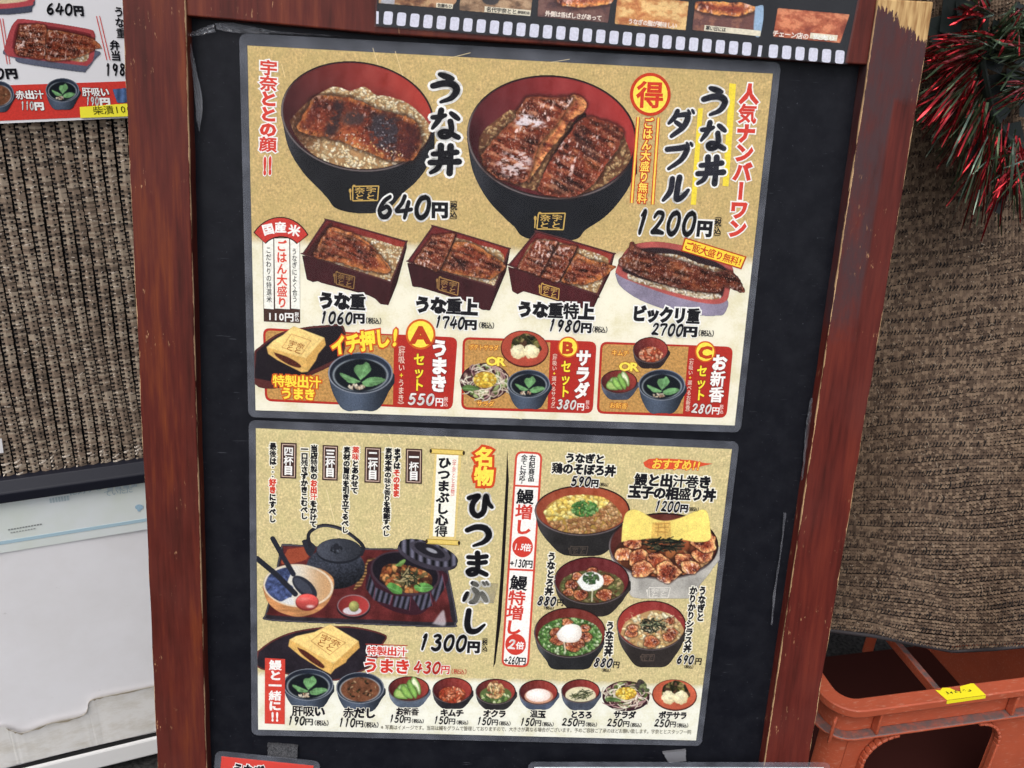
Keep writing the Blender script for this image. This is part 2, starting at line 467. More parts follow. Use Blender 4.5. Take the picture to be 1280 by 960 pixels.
class Pic:
    """a printed picture, painted sample by sample, laid on a sheet as one mesh part.
    Painting coordinates: q = (photo pixel - origin) * scale."""
    def __init__(s, sheet, org, sc, box, step=0.6):
        s.sheet = sheet; s.org = org; s.sc = sc
        st = step * sc
        xs = np.arange(box[0], box[2] + st, st); ys = np.arange(box[1], box[3] + st, st)
        s.X, s.Y = np.meshgrid(xs, ys); s.st = st; s.box = box
        s.C = np.zeros(s.X.shape + (3,)); s.A = np.zeros(s.X.shape)
        s.rng = np.random.RandomState(int(abs(org[0] * 7 + org[1] * 13 + box[0])) % 9999)
    def put(s, m, col, opaque=True):
        col = np.asarray(col, float)
        s.C = s.C * (1 - m[..., None]) + (col if col.ndim == 3 else col[None, None, :]) * m[..., None]
        if opaque: s.A = np.maximum(s.A, m)
    def sdf(s, pts):
        P = np.array(pts, float); X, Y = s.X, s.Y
        d = np.full(X.shape, 1e18); sg = np.ones(X.shape)
        n = len(P)
        for k in range(n):
            a, b = P[k], P[k - 1]
            e = b - a; wx, wy = X - a[0], Y - a[1]
            t = np.clip((wx * e[0] + wy * e[1]) / (e @ e + 1e-12), 0, 1)
            bx, by = wx - e[0] * t, wy - e[1] * t
            d = np.minimum(d, bx * bx + by * by)
            c1 = Y >= a[1]; c2 = Y < b[1]; c3 = e[0] * wy > e[1] * wx
            fl = (c1 & c2 & c3) | (~c1 & ~c2 & ~c3)
            sg = np.where(fl, -sg, sg)
        return sg * np.sqrt(d)
    def m_poly(s, pts, soft=None, smooth=True):
        if smooth:
            P = np.array(pts, float); pts = catmull(np.vstack([P, P[:1]]), 4)[:-1]
        return s.m_d(s.sdf(pts), soft)
    def m_d(s, d, soft=None):
        w = soft or s.st * .7
        return 1 - sst(-w, w, d)
    def rr(s, c, rx, ry, rot=0.0):
        t = math.radians(rot); dx, dy = s.X - c[0], s.Y - c[1]
        u = dx * math.cos(t) + dy * math.sin(t); v = -dx * math.sin(t) + dy * math.cos(t)
        return u / rx, v / ry
    def m_ell(s, c, rx, ry, rot=0.0, soft=None):
        u, v = s.rr(c, rx, ry, rot)
        r = np.sqrt(u * u + v * v)
        return s.m_d((r - 1) * min(rx, ry), soft)
    def stroke(s, pts, w, col, op=1.0, smooth=True, taper=False):
        P = catmull(pts, 6) if smooth and len(pts) > 2 else np.array(pts, float)
        pad = w + 3 * s.st
        x0, y0 = P.min(0) - pad; x1, y1 = P.max(0) + pad
        j0 = max(int((x0 - s.box[0]) / s.st), 0); j1 = min(int((x1 - s.box[0]) / s.st) + 1, s.X.shape[1])
        i0 = max(int((y0 - s.box[1]) / s.st), 0); i1 = min(int((y1 - s.box[1]) / s.st) + 1, s.X.shape[0])
        if j1 <= j0 or i1 <= i0: return
        X = s.X[i0:i1, j0:j1]; Y = s.Y[i0:i1, j0:j1]
        d = np.full(X.shape, 1e9)
        for k in range(len(P) - 1):
            e = P[k + 1] - P[k]
            t = np.clip(((X - P[k][0]) * e[0] + (Y - P[k][1]) * e[1]) / (e @ e + 1e-9), 0, 1)
            ww = 0 if not taper else (k / (len(P) - 1)) * w * .35
            d = np.minimum(d, np.hypot(X - P[k][0] - e[0] * t, Y - P[k][1] - e[1] * t) + ww)
        m = (1 - sst(w / 2 - s.st * .6, w / 2 + s.st * .6, d)) * op
        sub = s.C[i0:i1, j0:j1]
        s.C[i0:i1, j0:j1] = sub * (1 - m[..., None]) + np.asarray(col, float) * m[..., None]
        s.A[i0:i1, j0:j1] = np.maximum(s.A[i0:i1, j0:j1], m * (op > .8))
    def grains(s, mask, n, la, lb, cols, ang=None, jit=25, shade=.35, order=True, edge=.6):
        """n small ellipses with a lit side and a dark rim, placed inside mask"""
        ii, jj = np.nonzero(mask > .5)
        if not len(ii): return
        k = s.rng.randint(0, len(ii), n)
        if order: k = k[np.argsort(ii[k] + s.rng.rand(n) * 3)]
        for q in k:
            cx = s.X[ii[q], jj[q]]; cy = s.Y[ii[q], jj[q]]
            a = la * (.7 + .6 * s.rng.rand()); b = lb * (.7 + .6 * s.rng.rand())
            th = s.rng.rand() * math.pi if ang is None else math.radians(ang + s.rng.randn() * jit)
            R = int(max(a, b) / s.st) + 2
            i0, i1 = max(ii[q] - R, 0), ii[q] + R + 1; j0, j1 = max(jj[q] - R, 0), jj[q] + R + 1
            dx = s.X[i0:i1, j0:j1] - cx; dy = s.Y[i0:i1, j0:j1] - cy
            u = (dx * math.cos(th) + dy * math.sin(th)) / a; v = (-dx * math.sin(th) + dy * math.cos(th)) / b
            r = np.sqrt(u * u + v * v)
            m = (1 - sst(.8, 1.15, r)) * (mask[i0:i1, j0:j1] > .2)
            col = np.asarray(cols[s.rng.randint(len(cols))], float) * (.9 + .2 * s.rng.rand())
            sh = (1 - shade * np.clip((dy / (b + a) * 1.4) + .25, -.3, 1)) * (1 - (1 - edge) * sst(.55, 1.1, r))
            cc = np.clip(col[None, None, :] * sh[..., None], 0, 255)
            sub = s.C[i0:i1, j0:j1]
            s.C[i0:i1, j0:j1] = sub * (1 - m[..., None]) + cc * m[..., None]
            s.A[i0:i1, j0:j1] = np.maximum(s.A[i0:i1, j0:j1], m)
    def tint(s, m, f):
        s.C = s.C * (1 - m[..., None]) + s.C * np.asarray(f, float) * m[..., None]
    _n = 0
    def build(s, name, parent, h=0.0002, label=None, soften=1):
        Pic._n += 1; h = h + Pic._n * 0.0000022
        g_ = s.rng.randn(*s.A.shape); lo = fbm(s.X / (s.sc * 22), s.Y / (s.sc * 22), 5, 2) - .5
        C = s.C * (1 + .10 * lo + .045 * g_)[..., None] + 3.0 * g_[..., None]
        C = C * .87 + (C @ np.array([.30, .55, .15]))[..., None] * .13
        for _ in range(soften):
            Cp = np.pad(C, ((1, 1), (1, 1), (0, 0)), 'edge'); A = np.pad(s.A, 1)
            num = 0; den = 1e-6
            for di, dj, w in ((0, 0, 4), (-1, 0, 1), (1, 0, 1), (0, -1, 1), (0, 1, 1)):
                a = A[1 + di:A.shape[0] - 1 + di, 1 + dj:A.shape[1] - 1 + dj] * w
                num = num + Cp[1 + di:Cp.shape[0] - 1 + di, 1 + dj:Cp.shape[1] - 1 + dj] * a[..., None]; den = den + a
            C = num / den[..., None] if np.ndim(den) else C
        A = s.A
        keep = (A[:-1, :-1] + A[1:, :-1] + A[:-1, 1:] + A[1:, 1:]) > 2.0
        H, W = A.shape
        idx = np.arange(H * W).reshape(H, W)
        q = np.stack([idx[:-1, :-1][keep], idx[1:, :-1][keep], idx[1:, 1:][keep], idx[:-1, 1:][keep]], 1)
        used = np.zeros(H * W, bool); used[q.ravel()] = True
        remap = np.cumsum(used) - 1
        q = remap[q]
        lx, ly = s.sheet.loc_arr(s.X / s.sc + s.org[0], s.Y / s.sc + s.org[1])
        V = np.stack([lx.ravel()[used], ly.ravel()[used], np.full(used.sum(), h)], 1)
        col = lin(np.clip(C.reshape(-1, 3)[used], 0, 255))
        e = np.concatenate([q[:, [0, 1]], q[:, [1, 2]], q[:, [2, 3]], q[:, [3, 0]]]); e.sort(1)
        key = e[:, 0].astype(np.int64) * len(V) + e[:, 1]
        uq, cnt = np.unique(key, return_counts=True); be = uq[cnt == 1]; ba, bb = be // len(V), be % len(V)
        for _ in range(4):               # round off the stair-steps of the outline
            acc = np.zeros((len(V), 2)); n_ = np.zeros(len(V))
            np.add.at(acc, ba, V[bb, :2]); np.add.at(acc, bb, V[ba, :2]); np.add.at(n_, ba, 1); np.add.at(n_, bb, 1)
            k2 = n_ == 2
            V[k2, :2] = V[k2, :2] * .45 + acc[k2] / 2 * .55
        me = bpy.data.meshes.new(name)
        nf = len(q)
        me.vertices.add(len(V)); me.vertices.foreach_set('co', V.astype(np.float32).ravel())
        me.loops.add(nf * 4); me.loops.foreach_set('vertex_index', q.astype(np.int32).ravel())
        me.polygons.add(nf); me.polygons.foreach_set('loop_start', np.arange(0, nf * 4, 4, dtype=np.int32))
        me.update(calc_edges=True)
        ca = me.color_attributes.new('print', 'FLOAT_COLOR', 'POINT')
        ca.data.foreach_set('color', np.c_[col, np.ones(len(col))].astype(np.float32).ravel())
        me.materials.append(PRINT)
        o = bpy.data.objects.new(name, me); COL.objects.link(o); o.parent = parent
        if label: o['label'] = label
        return o

PRINT = mat("printed_ink", (200, 200, 200), 0.5, 0.06)
_t = NT(PRINT)
_a = _t.n("ShaderNodeAttribute", attribute_name='print')
_t.l(_a.outputs['Color'], _t.b.inputs['Base Color'])

RICE = [(246, 226, 180), (232, 204, 152), (252, 238, 204), (214, 178, 122), (240, 214, 166)]
WRICE = [(244, 232, 205), (232, 214, 180), (250, 242, 225), (218, 196, 156)]
def rice(p, mask, n, la=9, lb=5, cols=RICE, base=(168, 126, 80)):
    p.put(mask, C_(*base)[None, None, :] * (.75 + .5 * fbm(p.X / (la * 2), p.Y / (la * 2), 1))[..., None])
    p.grains(mask, int(n * 1.05), la * .95, lb * .78, cols, shade=.30, edge=.58)

def eel(p, pts, ang, s, char=.5, glare=.3, edge=(176, 100, 42), tone=1.0, ribs=0.0, seed=0, edgew=.9, smooth=True):
    """grilled glazed eel: s = size of the ridges, ang = direction of the fillet"""
    if smooth:
        P = np.array(pts, float); pts2 = catmull(np.vstack([P, P[:1]]), 4)[:-1]
    else: pts2 = pts
    d = p.sdf(pts2) + (fbm(p.X / s, p.Y / s, seed + 3) - .5) * s * .5
    m = p.m_d(d)
    # thin dark shadow under the fillet
    p.put(p.m_d(d - s * .35, s * .3) * .6 * (p.A > .5), (46, 22, 16), False)
    t = math.radians(ang); u = p.X * math.cos(t) + p.Y * math.sin(t); v = -p.X * math.sin(t) + p.Y * math.cos(t)
    n1 = fbm(u / (s * 3.2), v / (s * 2.0), seed, 4); n2 = fbm(u / (s * .5), v / (s * .9), seed + 2, 3); n3 = fbm(u / (s * 1.6), v / (s * .35), seed + 4, 3)
    k = np.clip(n1 * .55 + n2 * .25 + n3 * .25, 0, 1)
    dark, mid, lit = C_(54, 22, 18), C_(122, 46, 28), C_(172, 86, 46)
    w1 = sst(.30, .50, k)[..., None]; w2 = sst(.52, .70, k)[..., None]
    col = (dark * (1 - w1) + mid * w1) * (1 - w2) + lit * w2
    ch = sst(.50, .62, fbm(u / (s * 4.5), v / (s * 2.6), seed + 5, 4)) * char
    col = col * (1 - ch[..., None]) + C_(42, 28, 30) * (.8 + .7 * n2[..., None]) * ch[..., None]
    if ribs:
        rb = .5 + .5 * np.sin(v / s * ribs + (n1 - .5) * 7 + (n2 - .5) * 1.5)
        col = col * (1 - .50 * sst(.45, 1, rb)[..., None] * sst(.36, .60, fbm(p.X / (s * 1.7), p.Y / (s * 1.7), seed + 4, 3))[..., None])
        cr = (sst(.55, .95, 1 - rb) * sst(.42, .62, n3 * .6 + n2 * .4) * (.35 + glare))[..., None]
        col = col * (1 - cr * .55) + C_(222, 160, 120) * cr * .55
    eb = sst(-s * edgew, -s * .1, d)[..., None] * sst(.3, .6, n2 * .5 + n1 * .5)[..., None]
    col = col * (1 - eb * .8) + C_(*edge) * (.75 + .5 * n2[..., None]) * eb * .8
    gl = sst(.60, .72, fbm(u / (s * .42), v / (s * .8), seed + 6, 3)) * sst(.45, .62, fbm(u / (s * 3), v / (s * 3), seed + 7, 2)) * glare * 2.0
    gl = np.clip(gl, 0, .9)[..., None]
    col = col * (1 - gl) + C_(236, 208, 200) * gl
    fine = (fbm(p.X / (s * .22), p.Y / (s * .22), seed + 1, 3) - .5)[..., None]
    col = col * (1 + .55 * fine)
    p.put(m, np.clip(col * tone, 0, 255))
    inn = m * (d < -s * .12)
    area = float((inn > .5).sum()) * p.st ** 2 / (s * s)
    p.grains(inn, int(area * 1.6), s * .10, s * .06, [(44, 22, 18), (64, 30, 22), (84, 36, 24)], shade=.1, edge=.95)
    p.grains(inn, int(area * (2 + 8 * glare)), s * .13, s * .028, [(206, 140, 108), (180, 98, 66), (232, 204, 190)], ang=ang + 75, jit=25, shade=.05, edge=.75)
    return m

def wood_in(p, u, v, dark, lit, dirv=(.8, -.35)):
    g = np.clip((u * dirv[0] + v * dirv[1]) * .6 + .45, 0, 1)[..., None]
    n = (fbm(u * 9, v * 3.0, 2, 3) - .5)[..., None]
    return np.clip(C_(*dark) * (1 - g) + C_(*lit) * g + n * 26, 0, 255)

def bowl(p, c, rx, ry, rot, body, outc, inn=((92, 34, 34), (196, 62, 46)), rim=4.0, sheen=.5, rimc=(150, 140, 140), foot=None, dirv=(.8, -.35)):
    """black bowl outside, lacquered inside; returns the mask of the inside"""
    d = p.sdf(catmull(np.vstack([body, body[:1]]), 4)[:-1])
    mb = np.maximum(p.m_d(d), 0)
    u, v = p.rr(c, rx, ry, rot)
    w = np.clip((-u * .9 + .12), 0, 1)
    sh = np.exp(-((u + .86) / .17) ** 2) * .9 + np.exp(-((u - .9) / .1) ** 2) * .25
    n = fbm(p.X / (rx * .3), p.Y / (rx * .3), 3)
    col = C_(*outc)[None, None, :] * (.8 + .45 * n)[..., None] + (sh * sheen * 60)[..., None] * C_(.98, .98, 1.06)
    p.put(mb, np.clip(col, 0, 255))
    r = np.sqrt(u * u + v * v)
    mr = p.m_d((r - 1) * min(rx, ry))
    p.put(mr, C_(38, 24, 26))
    # pale line of light along the front rim
    hl = np.exp(-(((r - 1) * min(rx, ry) + rim * .35) / (rim * .35)) ** 2) * sst(-.2, .5, v - u * .5) * .75
    p.put(hl * (mr > .2), rimc, False)
    ri = np.sqrt((u / (1 - rim / rx)) ** 2 + ((v + .25 * rim / ry) / (1 - rim * 1.05 / ry)) ** 2)
    mi = p.m_d((ri - 1) * min(rx, ry))
    p.put(mi, wood_in(p, u, v, inn[0], inn[1], dirv))
    return mi

def leaf(p, pts, vein, col=(106, 158, 98), s=30, seed=0):
    d = p.sdf(catmull(np.vstack([pts, pts[:1]]), 3)[:-1])
    d = d + (np.abs(fbm(p.X / s * 3, p.Y / s * 3, seed + 1) - .5)) * s * .35
    m = p.m_d(d)
    n = fbm(p.X / s, p.Y / s, seed)
    p.put(m, np.clip(C_(*col) * (.62 + .75 * n[..., None]), 0, 255))
    p.stroke(vein, s * .08, (150, 205, 140), .75)

def soup(p, c, rx, ry, bottom, clear=True, outc=(66, 76, 92), leaves=True):
    body = [(c[0] - rx, c[1]), (c[0] - rx * .86, c[1] + (bottom - c[1]) * .52), (c[0] - rx * .52, bottom - 4), (c[0], bottom), (c[0] + rx * .52, bottom - 4), (c[0] + rx * .86, c[1] + (bottom - c[1]) * .52), (c[0] + rx, c[1])]
    d = p.sdf(catmull(np.vstack([body, body[:1]]), 4)[:-1])
    u, v = p.rr(c, rx, ry)
    g = np.clip(.55 + .5 * np.cos((u + .25) * 2.6), 0, 1.2) * (1.12 - .3 * v / max((bottom - c[1]) / ry, .1))
    p.put(p.m_d(d), np.clip(C_(*outc)[None, None, :] * (.55 + .75 * g)[..., None], 0, 255))
    r = np.sqrt(u * u + v * v)
    p.put(p.m_d((r - 1) * ry), (150, 156, 168))
    p.put(p.m_d((r - .955) * ry), C_(30, 36, 48)[None, None, :] * (1 + .5 * sst(-.2, .9, u - v * .5))[..., None])
    u2, v2 = p.rr((c[0], c[1] + ry * .1), rx * .83, ry * .78)
    r2 = np.sqrt(u2 * u2 + v2 * v2)
    ln = np.exp(-((r2 - 1) * ry * .8 / (ry * .035)) ** 2) * sst(-.1, .7, np.abs(u2))
    p.put(p.m_d((r2 - 1) * ry), (22, 27, 34) if clear else (104, 62, 40), False)
    if not clear:
        n = fbm(p.X / rx * 6, p.Y / rx * 6, 2)
        p.put(p.m_d((r2 - .98) * ry), np.clip(C_(120, 72, 48) * (.55 + .85 * n[..., None]), 0, 255), False)
        p.grains(p.m_d((r2 - .8) * ry), 26, rx * .07, rx * .035, [(70, 62, 34), (150, 100, 66), (50, 40, 30), (190, 150, 110)])
    p.put(ln * .7, (190, 200, 205), False)
    if leaves:
        X = lambda a, b: (c[0] + a * rx, c[1] + b * ry)
        p.grains(p.m_ell(X(-.12, .66), rx * .26, ry * .15), 12, rx * .10, rx * .04, [(205, 180, 150), (170, 130, 105), (225, 210, 185)])
        leaf(p, [X(0, .35), X(-.2, -.1), X(-.14, -.38), X(.06, -.42), X(.2, -.55), X(.34, -.2), X(.18, .12)], [X(0, .35), X(.16, -.4)], s=rx * .16, seed=1)
        leaf(p, [X(.02, .4), X(-.22, .22), X(-.6, -.02), X(-.62, .12), X(-.48, .32), X(-.36, .48), X(-.1, .5)], [X(0, .42), X(-.55, .12)], s=rx * .16, seed=2)
        leaf(p, [X(.04, .42), X(.3, .2), X(.62, .2), X(.78, .34), X(.6, .52), X(.34, .66), X(.1, .62)], [X(.04, .46), X(.7, .36)], s=rx * .16, seed=3)

def smallbowl(p, c, rx, ry, bottom, outc=(50, 48, 58), inn=((80, 30, 32), (176, 64, 54)), rim=None, sheen=.5):
    b = bottom
    body = [(c[0] - rx, c[1]), (c[0] - rx * .88, c[1] + (b - c[1]) * .55), (c[0] - rx * .5, b - 3), (c[0], b), (c[0] + rx * .5, b - 3), (c[0] + rx * .88, c[1] + (b - c[1]) * .55), (c[0] + rx, c[1])]
    return bowl(p, c, rx, ry, 0, np.array(body, float), outc, inn, rim or rx * .05, sheen)

def kimchi(p, c, rx, ry):
    m = p.m_ell(c, rx, ry)
    p.put(m, (130, 48, 30))
    p.grains(m, 70, rx * .24, rx * .10, [(206, 92, 58), (226, 130, 90), (170, 60, 36), (236, 168, 130), (190, 84, 40)], shade=.4)

def pickles(p, c, s):
    X = lambda a, b: (c[0] + a * s, c[1] + b * s)
    for q, (pts, col, rot) in enumerate([
        ([X(-.15, .05), X(.1, -.55), X(.3, -.78), X(.62, -.4), X(.72, .1), X(.6, .3), X(.3, -.2)], (236, 238, 200), 0),
        ([X(-.75, .0), X(-.5, -.3), X(-.1, -.3), X(-.1, .1)], (232, 236, 196), 0),
        ([X(-.9, .2), X(-.72, -.06), X(-.4, .05), X(-.1, .45), X(-.12, .55), X(-.6, .52), X(-.85, .4)], (176, 206, 110), 0),
        ([X(-.5, -.1), X(-.35, -.3), X(-.08, -.1), X(.2, .35), X(.22, .52), X(0, .5), X(-.3, .3)], (150, 196, 90), 0),
        ([X(-.12, -.4), X(.05, -.6), X(.3, -.2), X(.5, .2), X(.46, .45), X(.36, .5), X(.08, .1)], (140, 190, 84), 0)]):
        d = p.sdf(catmull(np.vstack([pts, pts[:1]]), 4)[:-1])
        g = sst(-s * .16, 0, d)[..., None]
        n = fbm(p.X / s * 5, p.Y / s * 5, q)[..., None]
        p.put(p.m_d(d - s * .03, s * .04) * .5 * (p.A > .5), (60, 80, 40), False)
        p.put(p.m_d(d), np.clip((C_(*col) * (1 - g) + C_(104, 150, 66) * g) * (.85 + .3 * n), 0, 255))

def potato(p, c, s):
    X = lambda a, b: (c[0] + a * s, c[1] + b * s)
    m = p.m_poly([X(-.75, .0), X(-.62, -.5), X(-.2, -.72), X(.1, -.8), X(.55, -.62), X(.75, -.3), X(.9, .1), X(.4, .3), X(-.4, .2)])
    n = fbm(p.X / s * 5, p.Y / s * 5, 1)
    p.put(m, np.clip(C_(86, 84, 40)[None, None, :] * (.45 + 1.1 * n)[..., None], 0, 255))
    p.grains(m, 40, s * .2, s * .1, [(60, 60, 30), (120, 116, 56), (150, 130, 80), (40, 42, 26), (90, 60, 44)])
    for q in (-.34, .36):
        d = p.sdf(catmull(np.array([X(q + .42 * math.cos(t), .18 + .38 * math.sin(t)) for t in np.linspace(0, 2 * math.pi, 14)]), 3)) + (fbm(p.X / s * 9, p.Y / s * 9, 3) - .5) * s * .16
        g = np.clip(1 - ((p.X - X(q - .1, 0)[0]) ** 2 + (p.Y - X(0, .02)[1]) ** 2) / (s * .75) ** 2, 0, 1)[..., None]
        n = fbm(p.X / s * 8, p.Y / s * 8, 5)[..., None]
        p.put(p.m_d(d), np.clip((C_(206, 182, 118) * (1 - g) + C_(246, 236, 196) * g) * (.8 + .35 * n), 0, 255))

def salad(p, c, rx, ry):
    m = p.m_ell(c, rx, ry)
    p.put(m, (70, 34, 40))
    X = lambda a, b: (c[0] + a * rx, c[1] + b * ry)
    p.grains(p.m_ell(c, rx * .93, ry * .93), 46, rx * .2, ry * .12, [(120, 146, 70), (160, 176, 110), (96, 60, 64), (86, 104, 50), (150, 120, 110)])
    for q in range(75):
        a = p.rng.rand() * 6.28; r0 = .35 + p.rng.rand() * .6
        s0 = X(r0 * math.cos(a), r0 * math.sin(a)); b = a + 1.5 + p.rng.randn() * .8; L = .14 + .18 * p.rng.rand()
        mid = (s0[0] + L * rx * math.cos(b), s0[1] + L * ry * math.sin(b)); e = (mid[0] + L * rx * math.cos(b + .7), mid[1] + L * ry * math.sin(b + .7))
        p.stroke([s0, mid, e], rx * .042, [(232, 222, 196), (214, 190, 166), (196, 150, 150), (240, 236, 214)][q % 4], .9)
    leaf(p, [X(-.95, .3), X(-.7, .15), X(-.35, .25), X(-.2, .42), X(-.5, .5), X(-.85, .48)], [X(-.9, .35), X(-.3, .4)], (86, 118, 58), rx * .2)
    mc = p.m_ell(X(0, -.1), rx * .46, ry * .44)
    p.put(mc, (190, 140, 40), False)
    p.grains(mc, 60, rx * .075, rx * .06, [(246, 214, 78), (236, 192, 56), (250, 228, 120), (222, 172, 44)], edge=.75)

def nori(p, c, rx, ry, n, w, cols=((26, 30, 24), (40, 44, 34), (18, 20, 18), (70, 76, 56)), L=.5):
    for q in range(n):
        a = p.rng.rand() * 6.28; r0 = math.sqrt(p.rng.rand()) * .75
        x, y = c[0] + r0 * rx * math.cos(a), c[1] + r0 * ry * math.sin(a)
        b = p.rng.rand() * 3.14; l = L * (.5 + p.rng.rand() * .7)
        k = p.rng.randn() * .35
        p.stroke([(x - l * rx * math.cos(b), y - l * ry * math.sin(b)), (x, y + k * ry * .2), (x + l * rx * math.cos(b + k), y + l * ry * math.sin(b + k))], w * (.7 + .6 * p.rng.rand()), cols[p.rng.randint(len(cols))], .95)

def omelette(p, top, front, right, fill, stamp, s):
    n = fbm(p.X / s * 3, p.Y / s * 3, 2)[..., None]; n2 = fbm(p.X / s * 12, p.Y / s * 12, 4)[..., None]
    for pts, col in ((right, (214, 164, 82)), (front, (226, 178, 92)), (top, (240, 206, 124))):
        p.put(p.m_poly(pts, smooth=False, soft=s * .03), np.clip(C_(*col) * (.84 + .2 * n + .14 * n2), 0, 255))
    if fill is not None:
        m = p.m_poly(fill); p.put(m, np.clip(C_(88, 40, 30) * (.5 + n2), 0, 255))
    for k in range(4):
        p.stroke([stamp[k], stamp[(k + 1) % 4]], s * .05, (168, 104, 48), .85, smooth=False)
    a, b, c, d = [np.array(q, float) for q in stamp]
    return a, b, c, d

# ------------------------------------------------------------------ laminated menu sheets
BLACK, WHITE, RED, YEL, ORED = (26, 25, 30), (240, 238, 234), (205, 66, 54), (252, 228, 66), (196, 62, 36)
DGREY = (44, 44, 54)

def paper_mat(name, top, bottom, ysplit, soft=.004):
    m = mat(name, top, 0.6, 0.06); t = NT(m)
    v = t.coord()
    n1 = t.noise(v, 520, 3, .6); n2 = t.noise(v, 150, 4, .6); n3 = t.noise(t.coord((1, .35, 1), rot=(0, 0, .6)), 700, 2, .5)
    f = t.math('ADD', t.math('MULTIPLY', n1, .5), t.math('ADD', t.math('MULTIPLY', n2, .25), t.math('MULTIPLY', n3, .25)))
    gold = t.ramp(f, [(.34, tuple(c * .82 for c in top)), (.5, top), (.64, tuple(min(c * 1.12 + 8, 255) for c in top))])
    blot = t.noise(v, 45, 4, .6)
    gold = t.mix(t.ramp(t.noise(v, 60, 3, .6), [(.38, 0.0), (.66, .38)]), gold, tuple(c * d for c, d in zip(top, (.93, .97, .92))))
    cream = t.ramp(t.math('ADD', t.math('MULTIPLY', blot, .7), t.math('MULTIPLY', n1, .3)), [(.36, tuple(c * d for c, d in zip(bottom, (.95, .94, .88)))), (.52, bottom), (.66, tuple(min(c * 1.02, 255) for c in bottom))])
    y = t.sepxyz(t.coord())[1]
    yy = t.math('ADD', y, t.math('MULTIPLY', t.math('SUBTRACT', n2, .5), .006))
    mr = t.n("ShaderNodeMapRange"); mr.inputs[1].default_value = ysplit - soft; mr.inputs[2].default_value = ysplit + soft
    t.l(yy, mr.inputs[0])
    c = t.mix(mr.outputs[0], cream, gold)
    t.l(c, t.b.inputs['Base Color'])
    return m

def film_mat(name, milk, rough, col=(190, 192, 200), ior=1.22):
    m = bpy.data.materials.new(name); m.use_nodes = True
    t = m.node_tree; t.nodes.clear()
    o = t.nodes.new("ShaderNodeOutputMaterial"); tr = t.nodes.new("ShaderNodeBsdfTransparent")
    gl = t.nodes.new("ShaderNodeBsdfGlossy"); gl.inputs['Roughness'].default_value = rough
    df = t.nodes.new("ShaderNodeBsdfDiffuse"); c = lin(col); df.inputs[0].default_value = (*map(float, c), 1)
    fr = t.nodes.new("ShaderNodeFresnel"); fr.inputs[0].default_value = ior
    mm = t.nodes.new("ShaderNodeMixShader"); m2 = t.nodes.new("ShaderNodeMixShader")
    tc = t.nodes.new("ShaderNodeTexCoord"); nz = t.nodes.new("ShaderNodeTexNoise"); nz.inputs['Scale'].default_value = 38; nz.inputs['Detail'].default_value = 5
    mr = t.nodes.new("ShaderNodeMapRange"); mr.inputs[1].default_value = .3; mr.inputs[2].default_value = .75; mr.inputs[3].default_value = milk * .5; mr.inputs[4].default_value = milk * 1.6
    bp = t.nodes.new("ShaderNodeBump"); bp.inputs['Strength'].default_value = .12; bp.inputs['Distance'].default_value = .002
    n2 = t.nodes.new("ShaderNodeTexNoise"); n2.inputs['Scale'].default_value = 22
    L = t.links.new
    L(tc.outputs['Object'], nz.inputs[0]); L(nz.outputs[0], mr.inputs[0]); L(mr.outputs[0], mm.inputs[0])
    L(tc.outputs['Object'], n2.inputs[0]); L(n2.outputs[0], bp.inputs['Height']); L(bp.outputs[0], gl.inputs['Normal'])
    L(tr.outputs[0], mm.inputs[1]); L(df.outputs[0], mm.inputs[2])
    L(fr.outputs[0], m2.inputs[0]); L(mm.outputs[0], m2.inputs[1]); L(gl.outputs[0], m2.inputs[2])
    L(m2.outputs[0], o.inputs[0])
    return m
FILM = film_mat("clear_laminate_film", .004, .12, ior=1.18)
FILM_EDGE = film_mat("milky_laminate_border", .20, .22, (160, 164, 176))

def rr_local(x0, x1, y0, y1, r, n=5):
    out = []
    for cx, cy, a0 in ((x1 - r, y1 - r, 0), (x0 + r, y1 - r, 90), (x0 + r, y0 + r, 180), (x1 - r, y0 + r, 270)):
        for k in range(n + 1):
            a = math.radians(a0 + 90 * k / n); out.append((cx + r * math.cos(a), cy + r * math.sin(a)))
    return out

def laminate(root, w, h, ml, mr_, mt, mb_, r=.006):
    """clear film over the print, milky welded border round it with a bright rim edge"""
    outer = rr_local(-ml, w + mr_, -h - mb_, mt, r)
    n = len(outer); k = n // 4
    inn = [(w, 0)] * k + [(0, 0)] * k + [(0, -h)] * k + [(w, -h)] * k
    mb = MB()
    z0, z1 = -.0004, .0004
    vs = [(*p, z1) for p in outer] + [(*p, z1) for p in inn] + [(*p, z0) for p in outer]
    fs = []
    for q in range(n):
        q2 = (q + 1) % n
        fs.append((q, q2, n + q2, n + q) if inn[q] != inn[q2] else (q, q2, n + q))
        fs.append((2 * n + q, 2 * n + q2, q2, q))
    mb.add(vs, fs)
    mb.obj('laminate_border', [FILM_EDGE], root)
    m2 = MB(); xs = np.linspace(0, w, 15); ys = np.linspace(-h, 0, 11)
    vs = [(x, y, .0011 + .00025 * math.sin(x * 23 + y * 11) * math.sin(y * 31)) for y in ys for x in xs]
    m2.add(vs, [(a * 15 + b, a * 15 + b + 1, a * 15 + b + 16, a * 15 + b + 15) for a in range(10) for b in range(14)])
    m2.obj('clear_film', [FILM], root, smooth=True)

